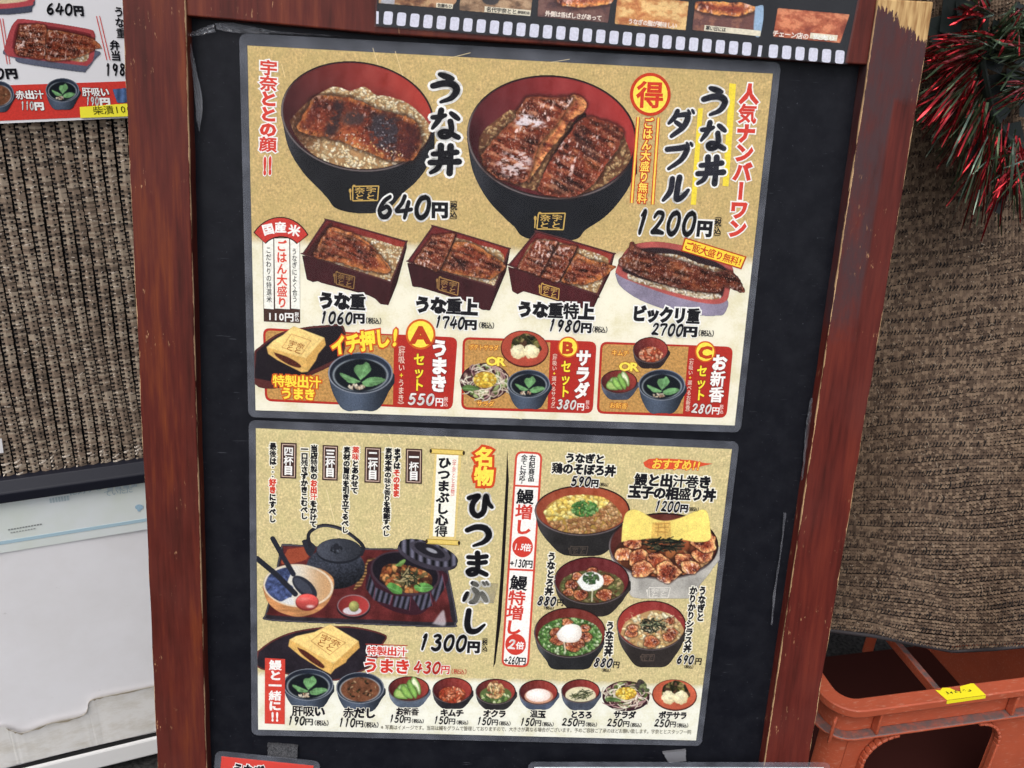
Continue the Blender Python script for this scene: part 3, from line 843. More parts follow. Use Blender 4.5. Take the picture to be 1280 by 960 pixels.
def emblem(sheet, parent, quad, name, col=(206, 172, 96), op=None):
    """small framed maker's mark: a spoon and four characters in two columns"""
    L = Letters(sheet, .00034)
    q = [np.array(x, float) for x in quad]
    wd = np.linalg.norm(q[1] - q[0]); hd = np.linalg.norm(q[3] - q[0]); lw = max(hd * .08, .7)
    for k in range(4): L.line(q[k], q[(k + 1) % 4], lw, col)
    P = lambda u, v: q[0] * (1 - u) * (1 - v) + q[1] * u * (1 - v) + q[2] * u * v + q[3] * (1 - u) * v
    L.run('宇奈', P(.54, .5) - (0, 0), P(.94, .5), hd * .5, col, bold=.03) if False else None
    L.run('奈と', P(.28, .06), P(.26, .96), wd * .38, col, bold=.02, vert=True)
    L.run('宇と', P(.72, .06), P(.70, .96), wd * .38, col, bold=.02, vert=True)
    L.disc(P(-.10, .3), hd * .09, hd * .15, col); L.line(P(-.10, .3), P(-.08, .95), lw * .9, col)
    L.disc(P(.05, -.04), hd * .1, hd * .07, col)
    return L.obj(name, parent)

def price(sheet, parent, name, runs, col=BLACK, out=WHITE, ow=.0009, z=.0004, brush=True):
    L = Letters(sheet, z)
    for r in runs:
        t, A, Bp, h = r[:4]; o = r[4] if len(r) > 4 else {}
        num = t[0] in '0123456789+'
        small = h < 9
        L.run(t, A, Bp, h, col, out=None if (small or out is None) else out, ow=ow, brush=brush and num, bold=.028 if small else .068, **o)
    return L.obj(name, parent)

def words(sheet, parent, name, runs, z=.0004):
    L = Letters(sheet, z)
    for r in runs:
        L.run(*r[:4], **r[4])
    return L.obj(name, parent)

K = dict(fill=BLACK, out=WHITE, ow=.0013, bold=.072)
def kw(**k): return k

# ------------------------------------------------------------------ setting
m = mat("asphalt", (46, 45, 45), 0.9, 0.1); t = NT(m); t.l(t.ramp(t.noise(t.coord(), 160, 5), [(.35, (32, 31, 31)), (.65, (60, 59, 58))]), t.b.inputs['Base Color']); t.bump(t.noise(t.coord(), 220, 4), .5, .003)
tag(mesh_obj('ground', [(-40, -40, 0), (40, -40, 0), (40, 40, 0), (-40, 40, 0)], [(0, 1, 2, 3)], m), kind='structure')

# ------------------------------------------------------------------ the board
def wood(name, base, warm, worn_edge, tone2=None, topwear=False, edges=None):
    """red-brown painted wood: grain along the post, scuffs and bare worn edges"""
    m = mat(name, base, 0.46, 0.16); t = NT(m)
    co = t.coord(); x, y, z = t.sepxyz(co)[:3]
    g = t.noise(t.coord((1, .06, 1)), 260, 5, .6); g2 = t.noise(t.coord((1, .12, 1)), 60, 4, .6); big = t.noise(co, 9, 4, .6)
    c = t.ramp(t.math('ADD', t.math('MULTIPLY', g, .4), t.math('MULTIPLY', g2, .6)), [(.3, tuple(v * .60 for v in base)), (.5, base), (.66, warm)])
    c = t.mix(t.ramp(big, [(.42, 0.0), (.68, .55)]), c, tuple(v * .9 + 14 for v in base))
    if tone2:            # a faded greyish band on one side, ending lower down
        ea, eb, col2 = tone2
        xx = t.math('ADD', x, t.math('MULTIPLY', t.math('SUBTRACT', t.noise(t.coord((1, .2, 1)), 40, 3), .5), .008))
        mr = t.n("ShaderNodeMapRange"); mr.inputs[1].default_value = ea - .0015; mr.inputs[2].default_value = ea + .0015; mr.inputs[3].default_value = 1; mr.inputs[4].default_value = 0
        t.l(t.math('ADD', xx, t.math('MULTIPLY', y, eb)), mr.inputs[0])
        low = t.n("ShaderNodeMapRange"); low.inputs[1].default_value = -.215; low.inputs[2].default_value = -.185
        t.l(t.math('ADD', y, t.math('MULTIPLY', t.math('SUBTRACT', t.noise(co, 60, 4), .5), .05)), low.inputs[0])
        top = t.n("ShaderNodeMapRange"); top.inputs[1].default_value = -.02; top.inputs[2].default_value = -.014
        t.l(t.math('ADD', y, t.math('MULTIPLY', t.math('SUBTRACT', t.noise(co, 80, 3), .5), .012)), top.inputs[0])
        bf = t.math('MULTIPLY', t.math('MAXIMUM', mr.outputs[0], top.outputs[0]), low.outputs[0])
        c = t.mix(t.math('MULTIPLY', bf, t.ramp(t.noise(t.coord((1, .3, 1)), 70, 6, .7), [(.32, .15), (.58, .95)])), c, col2)
    # fine scuffs
    sc = t.noise(t.coord((1, .25, 1), rot=(0, 0, .25)), 330, 3, .7); area = t.noise(co, 28, 3, .6)
    f = t.math('MULTIPLY', t.ramp(sc, [(.62, 0.0), (.67, 1.0)]), t.ramp(area, [(.54, 0.0), (.66, .9)]))
    c = t.mix(f, c, (176, 132, 96))
    if edges:            # bare wood along the two arrises: distance to the edge lines x = a + b*y
        for a, b, wd in edges:
            dx = t.math('ABSOLUTE', t.math('SUBTRACT', x, t.math('ADD', t.math('MULTIPLY', y, b), a)))
            nn = t.noise(t.coord((1, .18, 1)), 170, 5, .75)
            lim = t.math('MULTIPLY', t.ramp(nn, [(.40, 0.0), (.72, 1.0)]), wd)
            f = t.math('MULTIPLY', t.math('LESS_THAN', dx, lim), t.math('GREATER_THAN', z, .0095))
            c = t.mix(t.math('MULTIPLY', f, .85), c, worn_edge)
    if topwear is not False:
        nn = t.noise(t.coord((1, .10, 1)), 420, 4, .7); n2 = t.noise(co, 55, 3)
        lim = t.math('SUBTRACT', topwear, t.math('ADD', t.math('MULTIPLY', nn, .034), t.math('MULTIPLY', n2, .020)))
        right = t.math('MULTIPLY', t.math('SUBTRACT', x, .520), .5)
        f = t.math('GREATER_THAN', t.math('ADD', y, right), lim)
        c = t.mix(f, c, t.ramp(t.noise(t.coord((1, .1, 1)), 300, 3), [(.35, (150, 112, 70)), (.6, (198, 164, 112))]))
    t.l(c, t.b.inputs['Base Color'])
    t.l(t.ramp(big, [(.3, .34), (.7, .52)]), t.b.inputs['Roughness'])
    t.bump(t.math('ADD', g, t.math('MULTIPLY', f, -.6)), .25, .0006)
    return m

board = thing('menu_board', BOARD.moved(0, 0, 0), 'standing black menu board in a scuffed red-brown wooden frame', 'menu board')
def prism(mb, front, w0, w1):
    """quad (x0,x1 at top v; x0,x1 at bottom v) extruded in w, with a slightly wavy worn outline"""
    (a0, b0, v0), (a1, b1, v1) = front
    n = 46; vs = []
    for k in range(n + 1):
        q = k / n; v = v0 + (v1 - v0) * q
        j = lambda s_: (vnoise(np.array(v * 60.), np.array(s_ * 3.3), 2) - .5) * .0011
        for w, jj in ((w1, 1), (w0, 0)):
            vs.append((a0 + (a1 - a0) * q + float(j(1)) * jj, v, w)); vs.append((b0 + (b1 - b0) * q + float(j(2)) * jj, v, w))
    fs = []
    for k in range(n):
        a = 4 * k; b = a + 4
        fs += [(a, b, b + 1, a + 1), (a + 1, b + 1, b + 3, a + 3), (a + 3, b + 3, b + 2, a + 2), (a + 2, b + 2, b, a)]
    fs += [(0, 1, 3, 2), (4 * n, 4 * n + 2, 4 * n + 3, 4 * n + 1)]
    return mb.add(vs, fs)
def ext(p0, p1, v):      # line through (x,v) pairs
    return p0[0] + (p1[0] - p0[0]) * (v - p0[1]) / (p1[1] - p0[1])
LPl, LPr = ((-.0910, .0266), (-.0954, -.6444)), ((-.0437, .0291), (-.0504, -.6439))
RPl, RPr = ((.4942, .0578), (.4816, -.6375)), ((.5392, .0602), (.5250, -.637))
VB = -1.02
wl = wood("worn_mahogany_left", (84, 33, 26), (112, 53, 29), (190, 156, 120), edges=[(-.0912, .0066, .0012), (-.0440, .0100, .0009)])
wr = wood("worn_mahogany_right", (88, 34, 28), (106, 44, 33), (198, 162, 120), tone2=(.5185, -.030, (68, 48, 50)), topwear=.0665, edges=[(.4932, .0181, .0011), (.5380, .0204, .0018)])
wt = wood("mahogany_rail", (86, 34, 27), (110, 52, 35), (180, 140, 100))
mb = MB(); prism(mb, ((ext(*LPl, .12), ext(*LPr, .12), .12), (ext(*LPl, VB), ext(*LPr, VB), VB)), -.020, .012); mb.obj('post', [wl], board, bevel=.0012)['label'] = 'red-brown wooden post with a warm centre and tan scratches'
mb = MB(); prism(mb, ((ext(*RPl, .0585), ext(*RPr, .0600), .0590), (ext(*RPl, VB), ext(*RPr, VB), VB)), -.020, .012); mb.obj('post', [wr], board, bevel=.0012)['label'] = 'red-brown wooden post worn to bare wood at its top end'
mb = MB()
us = np.linspace(-.0445, .4962, 12); vb = np.interp(us, [-.0435, .1013, .4959], [.0186, .0131, .0098])
vs = []
for u, v in zip(us, vb): vs += [(u, v, .0085), (u, .11, .0085), (u, .11, -.016), (u, v, -.016)]
fs = []
for k in range(len(us) - 1):
    a, b = 4 * k, 4 * k + 4
    fs += [(a, b, b + 1, a + 1), (a + 1, b + 1, b + 2, a + 2), (a + 3, a, a, a) if False else (a + 3, b + 3, b, a), (a + 2, b + 2, b + 3, a + 3)]
fs += [(0, 1, 2, 3), (len(vs) - 4, len(vs) - 1, len(vs) - 2, len(vs) - 3)]
mb.add(vs, fs); mb.obj('top_rail', [wt], board, bevel=.001)
MB().box(-.06, .49, -.99, -.93, -.016, .008).obj('lower_rail', [wt], board, bevel=.001)

m = mat("black_board_face", (20, 21, 27), 0.42, 0.10); t = NT(m); co = t.coord()
sp = t.ramp(t.noise(co, 620, 2, .5), [(.73, 0.0), (.76, 1.0)]); dust = t.ramp(t.noise(co, 55, 5, .7), [(.4, 0.0), (.75, .045)])
scr = t.math('MULTIPLY', t.ramp(t.noise(t.coord((.07, 1, 1), rot=(0, 0, -.12)), 900, 2, .5), [(.70, 0.0), (.74, .35)]), t.ramp(t.noise(co, 25, 3), [(.5, 0.0), (.65, 1.0)]))
c = t.mix(t.math('ADD', t.math('ADD', t.math('MULTIPLY', sp, .4), dust), scr, True), (18, 19, 25), (100, 102, 110)); t.l(c, t.b.inputs['Base Color'])
t.l(t.ramp(t.noise(co, 18, 4), [(.3, .30), (.7, .50)]), t.b.inputs['Roughness']); t.bump(t.noise(co, 14, 3), .10, .004)
mb = MB(); xs = np.linspace(-.05, .492, 28); ys = np.linspace(-.96, .022, 46)
vs = [(x, y, -.0030 + .0006 * math.sin(x * 21 + y * 5)) for y in ys for x in xs]
mb.add(vs, [(a * 28 + b, a * 28 + b + 1, a * 28 + b + 29, a * 28 + b + 28) for a in range(45) for b in range(27)]); mb.obj('black_panel', [m], board, smooth=True)
# crumpled plastic lining showing at the panel's edges
LIN = film_mat("crumpled_clear_plastic", .20, .18, (176, 178, 186))
def crumple(pts_a, pts_b, n, nm, w=.0012, amp=.0022, seed=1):
    A = catmull([BOARD.loc(*q) for q in pts_a], n); Bq = catmull([BOARD.loc(*q) for q in pts_b], n)
    k = min(len(A), len(Bq)); mb = MB(); rs = np.random.RandomState(seed); J = 5
    vs = [(*(A[i] * (1 - j / J) + Bq[i] * (j / J)), w + amp * (rs.rand() - .3)) for i in range(k) for j in range(J + 1)]
    mb.add(vs, [(i * (J + 1) + j, (i + 1) * (J + 1) + j, (i + 1) * (J + 1) + j + 1, i * (J + 1) + j + 1) for i in range(k - 1) for j in range(J)])
    return mb.obj(nm, [LIN], board)
crumple([(234, 42), (250, 37), (268, 30)], [(238, 46), (253, 44), (270, 40)], 6, 'plastic_lining', seed=2)
crumple([(269, 29), (290, 29), (320, 34), (352, 40), (400, 43), (430, 46)], [(272, 37), (292, 41), (320, 42), (352, 42.5), (400, 45), (430, 47)], 5, 'plastic_lining', seed=3)
crumple([(235, 55), (240, 80), (244, 120), (246, 150)], [(239, 55), (247, 90), (254, 130), (250, 165)], 5, 'plastic_lining', amp=.001, seed=4)
crumple([(1080, 92), (1076, 110), (1071, 150), (1064, 200)], [(1083, 92), (1078, 112), (1073, 150), (1065, 200)], 6, 'plastic_lining', seed=5)
crumple([(1012, 497), (1008, 520), (1006, 540), (1001, 600)], [(1015, 497), (1013, 520), (1010, 540), (1003, 600)], 6, 'plastic_lining', seed=6)
crumple([(979, 640), (974, 690), (966, 740), (963, 780)], [(982, 640), (977.5, 676), (969, 740), (964.5, 780)], 6, 'plastic_lining', seed=7)

# ------------------------------------------------------------------ cabinet behind, at the left
yaw = math.radians(20)
def vplane(px, py, yw, yaw):
    d = ray(px, py); t_ = (yw - CAM[1]) / d[1]; P = CAM + d * t_
    return Plane(P, (math.cos(yaw), math.sin(yaw), 0), (0, 0, 1))
CP = vplane(180, 640, .20, yaw)
cab = thing('white_cabinet', Plane(CP.O * (1, 1, 0), CP.ex, CP.ey), 'white cabinet with a dark top bar and faded label strip, behind the left post', 'cabinet')
CR = Plane(CP.O * (1, 1, 0), CP.ex, CP.ey)
L_, R_ = CR.loc(-160, 700)[0], CR.loc(300, 640)[0]
zt = (CR.loc(0, 598)[1] + CR.loc(179, 572.5)[1]) / 2; zb = (CR.loc(0, 624)[1] + CR.loc(179, 595.6)[1]) / 2
zs = (CR.loc(0, 690.5)[1] + CR.loc(183, 659)[1]) / 2; zblue = (CR.loc(0, 677)[1] + CR.loc(183, 647.5)[1]) / 2
zr1 = (CR.loc(30, 957)[1] + CR.loc(192, 915)[1]) / 2; zr0 = CR.loc(160, 948)[1]
print('cabinet heights', zt, zb, zs, zblue, zr1, zr0, 'x', L_, R_)
m = mat("white_enamel", (222, 220, 222), 0.45, 0.3); t = NT(m); co = t.coord()
stain = t.ramp(t.noise(co, 9, 5, .65), [(.40, 0.0), (.78, .45)]); cr = t.ramp(t.noise(t.coord((.5, 1, 1), rot=(0, 0, .5)), 60, 6, .8), [(.66, 0.0), (.70, .35)])
lowz = t.n("ShaderNodeMapRange"); lowz.inputs[1].default_value = zr1 + .012; lowz.inputs[2].default_value = zr1 + .05; lowz.inputs[3].default_value = 1.0; lowz.inputs[4].default_value = .0
t.l(t.sepxyz(co)[1], lowz.inputs[0])
dirt = t.math('MULTIPLY', lowz.outputs[0], t.ramp(t.noise(t.coord((.35, 1, 1)), 70, 6, .7), [(.45, 0.0), (.7, .8)]))
c = t.mix(stain, (224, 222, 224), (204, 199, 196)); c = t.mix(cr, c, (168, 164, 160)); c = t.mix(dirt, c, (150, 132, 108)); t.l(c, t.b.inputs['Base Color'])
t.bump(t.noise(co, 16, 4), .25, .003)
n = 24; mb = MB(); xs = np.linspace(L_, R_, 30); zz = np.linspace(zr1, zb, n)
vs = [(x, z, .0015 * math.sin(x * 17 + z * 9)) for z in zz for x in xs]
mb.add(vs, [(a * 30 + b, a * 30 + b + 1, a * 30 + b + 31, a * 30 + b + 30) for a in range(n - 1) for b in range(29)]); mb.obj('front_panel', [m], cab, smooth=True)
MB().box(L_, R_, .02, zt - .01, -.40, -.006).obj('body', [mat("cabinet_body", (180, 180, 182), .5)], cab)
dk = mat("dark_plastic_bar", (30, 31, 40), .42, .18)
mb = MB(); prof = [(-.03, zt), (.006, zt - .0005), (.014, zt - (zt - zb) * .42), (.016, zt - (zt - zb) * .5), (.014, zb), (-.03, zb)]
vs = [(x, z, w) for x in (L_, R_) for w, z in prof]; k = len(prof)
mb.add(vs, [(j, (j + 1) % k, k + (j + 1) % k, k + j) for j in range(k)] + [tuple(range(k))[::-1], tuple(range(k, 2 * k))]); mb.obj('top_bar', [dk], cab, bevel=.0015)
lm = mat("faded_label", (198, 206, 204), .5, .3); t = NT(lm); t.l(t.ramp(t.noise(t.coord(), 12, 4), [(.35, (206, 212, 204)), (.65, (216, 220, 222))]), t.b.inputs['Base Color'])
lab = MB().box(L_, R_, zs, zb - .0008, .0022, .0034).obj('label_strip', [lm], cab)
MB().box(L_, R_, zblue - .0022, zblue + .0022, .0036, .0040).obj('blue_stripe', [mat("pale_blue_stripe", (164, 190, 202), .5)], lab)
CL = CR.moved(.0041)
L = Letters(CL, .0)
fade = (168, 184, 190)
L.run('に対する', (86, 616), (128, 608.5), 8, fade, bold=.02); L.run('ていただ', (130, 617.5), (166, 611.5), 7.5, fade, bold=.015)
for k in range(7):
    L.line((62 + k * 3.6, 626 - k * .55), (64.6 + k * 3.6, 625.6 - k * .55), 6, (176, 190, 194))
for k in range(4): L.line((134 + k * 10, 611.3 - k * 1.7), (141 + k * 10, 610.2 - k * 1.7), 6, (180, 192, 196))
for k in range(12): L.line((10 + k * 3.6, 662.4 - k * .62), (12.6 + k * 3.6, 662 - k * .62), 1.6, (136, 140, 138))
for k in range(9): L.line((13 + k * 3.6, 666 - k * .62), (15.4 + k * 3.6, 665.6 - k * .62), 1.3, (150, 154, 152))
o = L.obj('faded_lettering', lab); o.location = (0, 0, .0041)
L = Letters(CL, .0)
for k in range(2): L.disc((174 - k * .4, 634 + k * 3), 5.2 - k * 3, 3.4 - k * 1, (150, 178, 196), k * .0001)
o = L.obj('faded_emblem', lab); o.location = (0, 0, .0041)
MB().box(L_, R_, zr1 - .004, zr1 + .001, -.004, .0022).obj('dark_seam', [mat("seam_shadow_gap", (24, 23, 24), .8)], cab)
# old protective film peeling off low on the panel
pk = [(-60, 918), (0, 905), (14, 908), (30, 911), (60, 900), (104, 889), (112, 872), (130, 866), (192, 853), (240, 842)]
pa = [CR.loc(*q_) for q_ in pk]; mb = MB(); rs_ = np.random.RandomState(8)
vs = []; dn = catmull(np.array(pa), 6)
for q_ in dn:
    zl = zr1 + .006; 
    for f_ in (0, .08, .3, .65, 1): vs.append((q_[0], q_[1] + (zl - q_[1]) * f_, (.0052, .0042, .0028, .0030, .0022)[int(f_ * 4 + .8)] + .0012 * rs_.rand()))
k = len(dn); mb.add(vs, [(i * 5 + j, i * 5 + j + 1, i * 5 + j + 6, i * 5 + j + 5) for i in range(k - 1) for j in range(4)])
fm_ = mat("yellowed_peeling_film", (216, 212, 206), .35, .3); t = NT(fm_); t.l(t.ramp(t.noise(t.coord((.5, 1, 1)), 60, 5, .7), [(.33, (204, 198, 188)), (.56, (221, 218, 214))]), t.b.inputs['Base Color'])
mb.obj('peeling_film', [fm_], cab, smooth=True)
mb = MB(); st_ = []
for q_ in dn[8:]: st_ += [(q_[0], q_[1] - .0012, .0068), (q_[0], q_[1] - .0018 - .0042 * rs_.rand(), .0052)]
mb.add(st_, [(2 * i, 2 * i + 1, 2 * i + 3, 2 * i + 2) for i in range(len(st_) // 2 - 1)])
sm_ = mat("brown_grime", (186, 172, 150), .8, .1); mb.obj('grime_line', [sm_], cab)
MB().box(L_, R_, zr0, zr1 - .004, -.02, .006).obj('base_rail', [mat("white_base_rail", (216, 214, 212), .4)], cab, bevel=.003)
MB().box(L_, R_, 0, zr0 - .004, -.3, -.03).obj('plinth', [mat("black_plinth", (18, 18, 20), .6)], cab)

# ------------------------------------------------------------------ woven shade nets
YARN = [mat("yarn_%s" % nm, c, .75, .2) for nm, c in (('pale_tan', (206, 192, 176)), ('tan', (160, 144, 126)), ('brown', (134, 116, 100)), ('umber', (104, 90, 78)), ('black', (24, 23, 25)))]
NETBACK = mat("net_gap_shade", (20, 18, 17), .9, .1)  # near-black, stands for the shade seen through the net holes
NPL = Plane(CP.O * (1, 1, 0), CP.ex, CP.ey).moved(-.004)
net = thing('shade_net', NPL, 'brown woven shade net with upright black stripes, hanging behind the left post', 'shade net')
x0, x1 = NPL.loc(-60, 400)[0], NPL.loc(330, 400)[0]
zlo = zt + .001; zhi = NPL.loc(100, -60)[1]
MB().box(x0, x1, zlo - .02, zhi, -.008, -.006).obj('gap_shade_sheet', [NETBACK], net)  # dark sheet added behind the knit so its gaps read as shade
pitch = np.linalg.norm(NPL.loc(140, 400) - NPL.loc(124.6, 402.5)); rowp = np.linalg.norm(NPL.loc(100, 400) - NPL.loc(100, 405.3))
print('pitch', pitch, 'row', rowp)
mb = MB(); rs = np.random.RandomState(5)
def fleck(mb, P0, P1, wd, nrm, mi_, up):
    P0, P1, nrm, up = np.array(P0), np.array(P1), np.array(nrm), np.array(up)
    mid = (P0 + P1) / 2 + nrm * wd * .6
    vs = []
    for q, f in ((P0, .7), (mid, 1.0), (P1, .7)):
        vs += [q + up * wd * .5 * f, q - up * wd * .5 * f]
    mb.add(vs, [(0, 1, 3, 2), (2, 3, 5, 4)], mi_)
nx = int((x1 - x0) / pitch); nz = int((zhi - zlo) / rowp)
for a in range(nx):
    for b in range(nz):
        z = zlo + b * rowp; wob = .0010 * math.sin(b * .13 + a * .7) + .0010 * math.sin(b * .037 + a * .21)
        X = x0 + a * pitch + wob
        light = .5 + .5 * math.sin(a * .9 + b * .05)
        # ground of the tape: overlapping short picks of weft
        for q in range(2):
            o_ = q * rowp * .5; j = rs.rand() * pitch * .07
            mi_ = rs.choice([1, 2, 3], p=[.30 + .15 * light, .42, .28 - .15 * light])
            fleck(mb, (X + pitch * .17 - j, z + o_, .0002), (X + pitch * (.96 + .06 * rs.rand()), z + o_ + (rs.rand() - .5) * rowp * .25, .0002), rowp * .62, (0, 0, 1), mi_, (0, 1, 0))
        # dark gaps of the ladder stitch and pale glints of single yarns
        if rs.rand() < .93: fleck(mb, (X + pitch * .10, z + rowp * (.2 + .12 * rs.rand()), .0012), (X + pitch * (.34 + .14 * rs.rand()), z + rowp * (.22 + .1 * rs.rand()), .0010), rowp * .50, (0, 0, 1), 4, (0, 1, 0))
        if rs.rand() < .80: fleck(mb, (X + pitch * .62, z + rowp * (.65 + .16 * rs.rand()), .0012), (X + pitch * (.74 + .16 * rs.rand()), z + rowp * (.66 + .12 * rs.rand()), .0010), rowp * .44, (0, 0, 1), 4, (0, 1, 0))
        if rs.rand() < .5: fleck(mb, (X + pitch * (.3 + .3 * rs.rand()), z + rowp * rs.rand(), .0013), (X + pitch * (.5 + .35 * rs.rand()), z + rowp * rs.rand(), .0013), rowp * .26, (0, 0, 1), 0, (0, 1, 0))
        if b < 4 and rs.rand() < .7: fleck(mb, (X + pitch * .1, z - .0006, .0016), (X + pitch * (.3 + .5 * rs.rand()), z + rowp * rs.rand(), .0016), rowp * .5, (0, 0, 1), rs.choice([0, 0, 1]), (0, 1, 0))
mb.obj('knit', YARN, net)
# scrap of white paper pinned at the frame's far left
tag(mesh_obj('paper_slip', [tuple(NPL.world(x, y, .006)) for x, y in ((-30, 553), (2, 548), (4.5, 566), (-30, 571))], [(0, 3, 2, 1)], mat("plain_paper", (214, 212, 212), .7)), 'small white paper slip at the far left edge of the net', 'paper slip')

# right-hand net: a draped sheet with level gaps
hem_x = [1000, 1050, 1090, 1140, 1190, 1240, 1290, 1340]; hem_y = [782, 788, 793, 803, 812.5, 810, 805, 803]
RP = vplane(1150, 600, .17, math.radians(14))
net2 = thing('shade_net', Plane(RP.O * (1, 1, 0), RP.ex, RP.ey), 'brown woven shade net with level stripes, draped over the orange crate', 'shade net')
NR = Plane(RP.O * (1, 1, 0), RP.ex, RP.ey)
def nr_surf(px, py):
    """place on the draped net seen near photo pixel (px,py): folds stand out of the plane"""
    q = NR.loc(px, py)
    h = float(np.interp(py, [-120, -60, 60, 200, 330, 480, 640, 760, 830], [.075, .062, .036, .012, .000, .006, .022, .044, .060]))
    h += .020 * math.sin(q[0] * 24 + .8 + q[1] * 2) * (.35 + .65 * float(sst(200, 800, py))) + .006 * math.sin(q[1] * 15 + q[0] * 19) + .012 * math.exp(-((py - 560) / 120) ** 2) * math.sin(q[0] * 13)
    w = NR.world(px, py, h) - NR.O
    return np.array([w @ NR.ex, w @ NR.ey, w @ NR.n])
def row_y(k, px):        # photo height of gap line k at column px
    base = 800 - k * 15.6
    f = (px - 1050) / 230
    sl = np.interp(base, [-60, 150, 350, 600, 720, 800], [-44, -34, -26, -12, -4, 0])
    hem = np.interp(px, hem_x, hem_y) - 800
    return base + f * sl + hem * np.interp(base, [560, 800], [0, 1]) + 1.6 * math.sin(px * .045 + k)
cols = np.arange(985, 1345, 6.0); nk = 56
mb = MB(); grid = [[nr_surf(x, row_y(k, x)) - np.array([0, 0, .006]) for x in cols] for k in range(nk)]
W_ = len(cols)
mb.add([p_ for r_ in grid for p_ in r_], [(a * W_ + b, a * W_ + b + 1, (a + 1) * W_ + b + 1, (a + 1) * W_ + b) for a in range(nk - 1) for b in range(W_ - 1)])
mb.obj('gap_shade_sheet', [NETBACK], net2, smooth=True)  # same added dark sheet, shade between the stitches
mb = MB(); step = 4.3
YARN2 = [mat("net_yarn_%s" % nm, c, .75, .2) for nm, c in (('pale', (190, 172, 150)), ('tan', (140, 118, 98)), ('brown', (117, 97, 81)), ('umber', (92, 75, 63)), ('black', (26, 24, 25)))]
for k in range(nk - 1):
    for q in range(int(350 / step)):
        px = 988 + q * step
        ya, yb = row_y(k, px), row_y(k + 1, px); H_ = yb - ya
        up_ = (0, 1, 0)
        for sub in range(4):
            f0 = .14 + sub * .24
            A_ = nr_surf(px - 1.0, ya + H_ * (f0 + .05 * (rs.rand() - .5))); B_ = nr_surf(px + step + 1.0, ya + H_ * (f0 + .05 * (rs.rand() - .5)))
            A_[2] += .0003 * rs.rand(); B_[2] += .0003 * rs.rand()
            fleck(mb, A_, B_, .0044, (0, 0, 1), rs.choice([1, 2, 3], p=[.28, .42, .30]), up_)
        for f0, pr, wd in ((.28, .95, 1.5), (.72, .55, 1.1)):       # slanting dark gaps of the stitch
            if rs.rand() < pr:
                j = rs.rand() * 1.4; l_ = .20 * (.7 + .6 * rs.rand()) * (1 if f0 < .5 else .6)
                A_ = nr_surf(px + j, ya + H_ * (f0 - l_)); B_ = nr_surf(px + j + 1.4, ya + H_ * (f0 + l_)); A_[2] += .0016; B_[2] += .0016
                fleck(mb, A_, B_, .0013 * wd * (.7 + .6 * rs.rand()), (0, 0, 1), 4, (1, 0, 0))
        A_ = nr_surf(px - .5, ya + H_ * .03); B_ = nr_surf(px + step + .5, ya + H_ * .03); A_[2] += .0014; B_[2] += .0014
        if rs.rand() < .85: fleck(mb, A_, B_, .0012 * (.6 + .8 * rs.rand()), (0, 0, 1), 4, up_)
        if rs.rand() < .35:
            A_ = nr_surf(px + rs.rand() * 2, ya + H_ * rs.rand()); B_ = nr_surf(px + 2 + rs.rand() * 3, ya + H_ * rs.rand()); A_[2] += .0018; B_[2] += .0018
            fleck(mb, A_, B_, .0010, (0, 0, 1), 0, up_)
mb.obj('knit', YARN2, net2)
mb = MB(); mb.tube([nr_surf(x, np.interp(x, hem_x, hem_y) + 1.5) for x in np.arange(990, 1340, 6)], .0028, 6); mb.obj('hem', [mat("hem_cord", (50, 46, 48), .7)], net2, smooth=True)

# ------------------------------------------------------------------ takeaway poster at the top left
PP = Plane(vplane(80, 100, .20, yaw).O, CP.ex, CP.ey); PP = PP.moved((NPL.O - PP.O) @ PP.n + .008)
ps = thing('takeaway_poster', PP, 'white laminated takeaway poster with a red lower band, on the left net', 'poster')
q = [PP.loc(-140, -90), PP.loc(-140, 164), PP.loc(0, 154.5), PP.loc(157.6, 147.5), PP.loc(300, 141), PP.loc(300, -90)]
mesh_obj('printed_paper', [(*v, 0) for v in q], [tuple(range(6))], mat("poster_white", (226, 224, 226), .4, .3), ps)
L = Letters(PP, .0003); L.poly([(-140, 110), (10, 106.5), (157, 101.5), (300, 97), (300, 140), (157.6, 144.5), (0, 151), (-140, 160)], (206, 62, 54)); L.obj('red_band', ps)
L = Letters(PP, .0005)
for a, b in (((120.5, 20), (133.5, 75)), ((124.5, 20), (137.5, 75)), ((0, 23), (9, 80)), ((3.4, 23), (12.4, 80))):
    L = Letters(PP, .0005); L.line(a, b, 1.1, (206, 74, 66)); L.obj('divider_line', ps)
ppx = lambda nm, runs: words(PP, ps, nm, runs, .0006)
BK = kw(fill=BLACK, bold=.035)
price(PP, ps, 'price', [('640', (57, 10.5), (91.5, 12), 14), ('円', (92, 13), (104.5, 13.4), 12)], out=None, z=.0006)
price(PP, ps, 'price', [('0', (-6, 92), (6, 92), 13), ('円', (7, 91.8), (21.5, 91.5), 12)], out=None, z=.0006)
price(PP, ps, 'price', [('1980', (130.5, 87), (166, 86.4), 15), ('円', (167, 86.4), (180, 86), 12)], out=None, z=.0006)
ppx('dish_name', [('うな重', (148, 8), (152, 48), 12, dict(BK, vert=True)), ('弁当', (142.5, 50), (145.5, 76), 12, dict(BK, vert=True))])
WT = kw(fill=WHITE, out=(110, 30, 30), ow=.0005, bold=.045)
ppx('dish_name', [('赤出汁', (19.5, 118.6), (54.5, 118), 10.5, WT)]); ppx('dish_name', [('肝吸い', (102.5, 114.6), (136.5, 115), 10.5, WT)])
price(PP, ps, 'price', [('110', (25.5, 132), (42.5, 132), 10), ('円', (43, 132.5), (54.8, 132.4), 9.5)], col=WHITE, out=(110, 30, 30), ow=.0004, z=.0006)
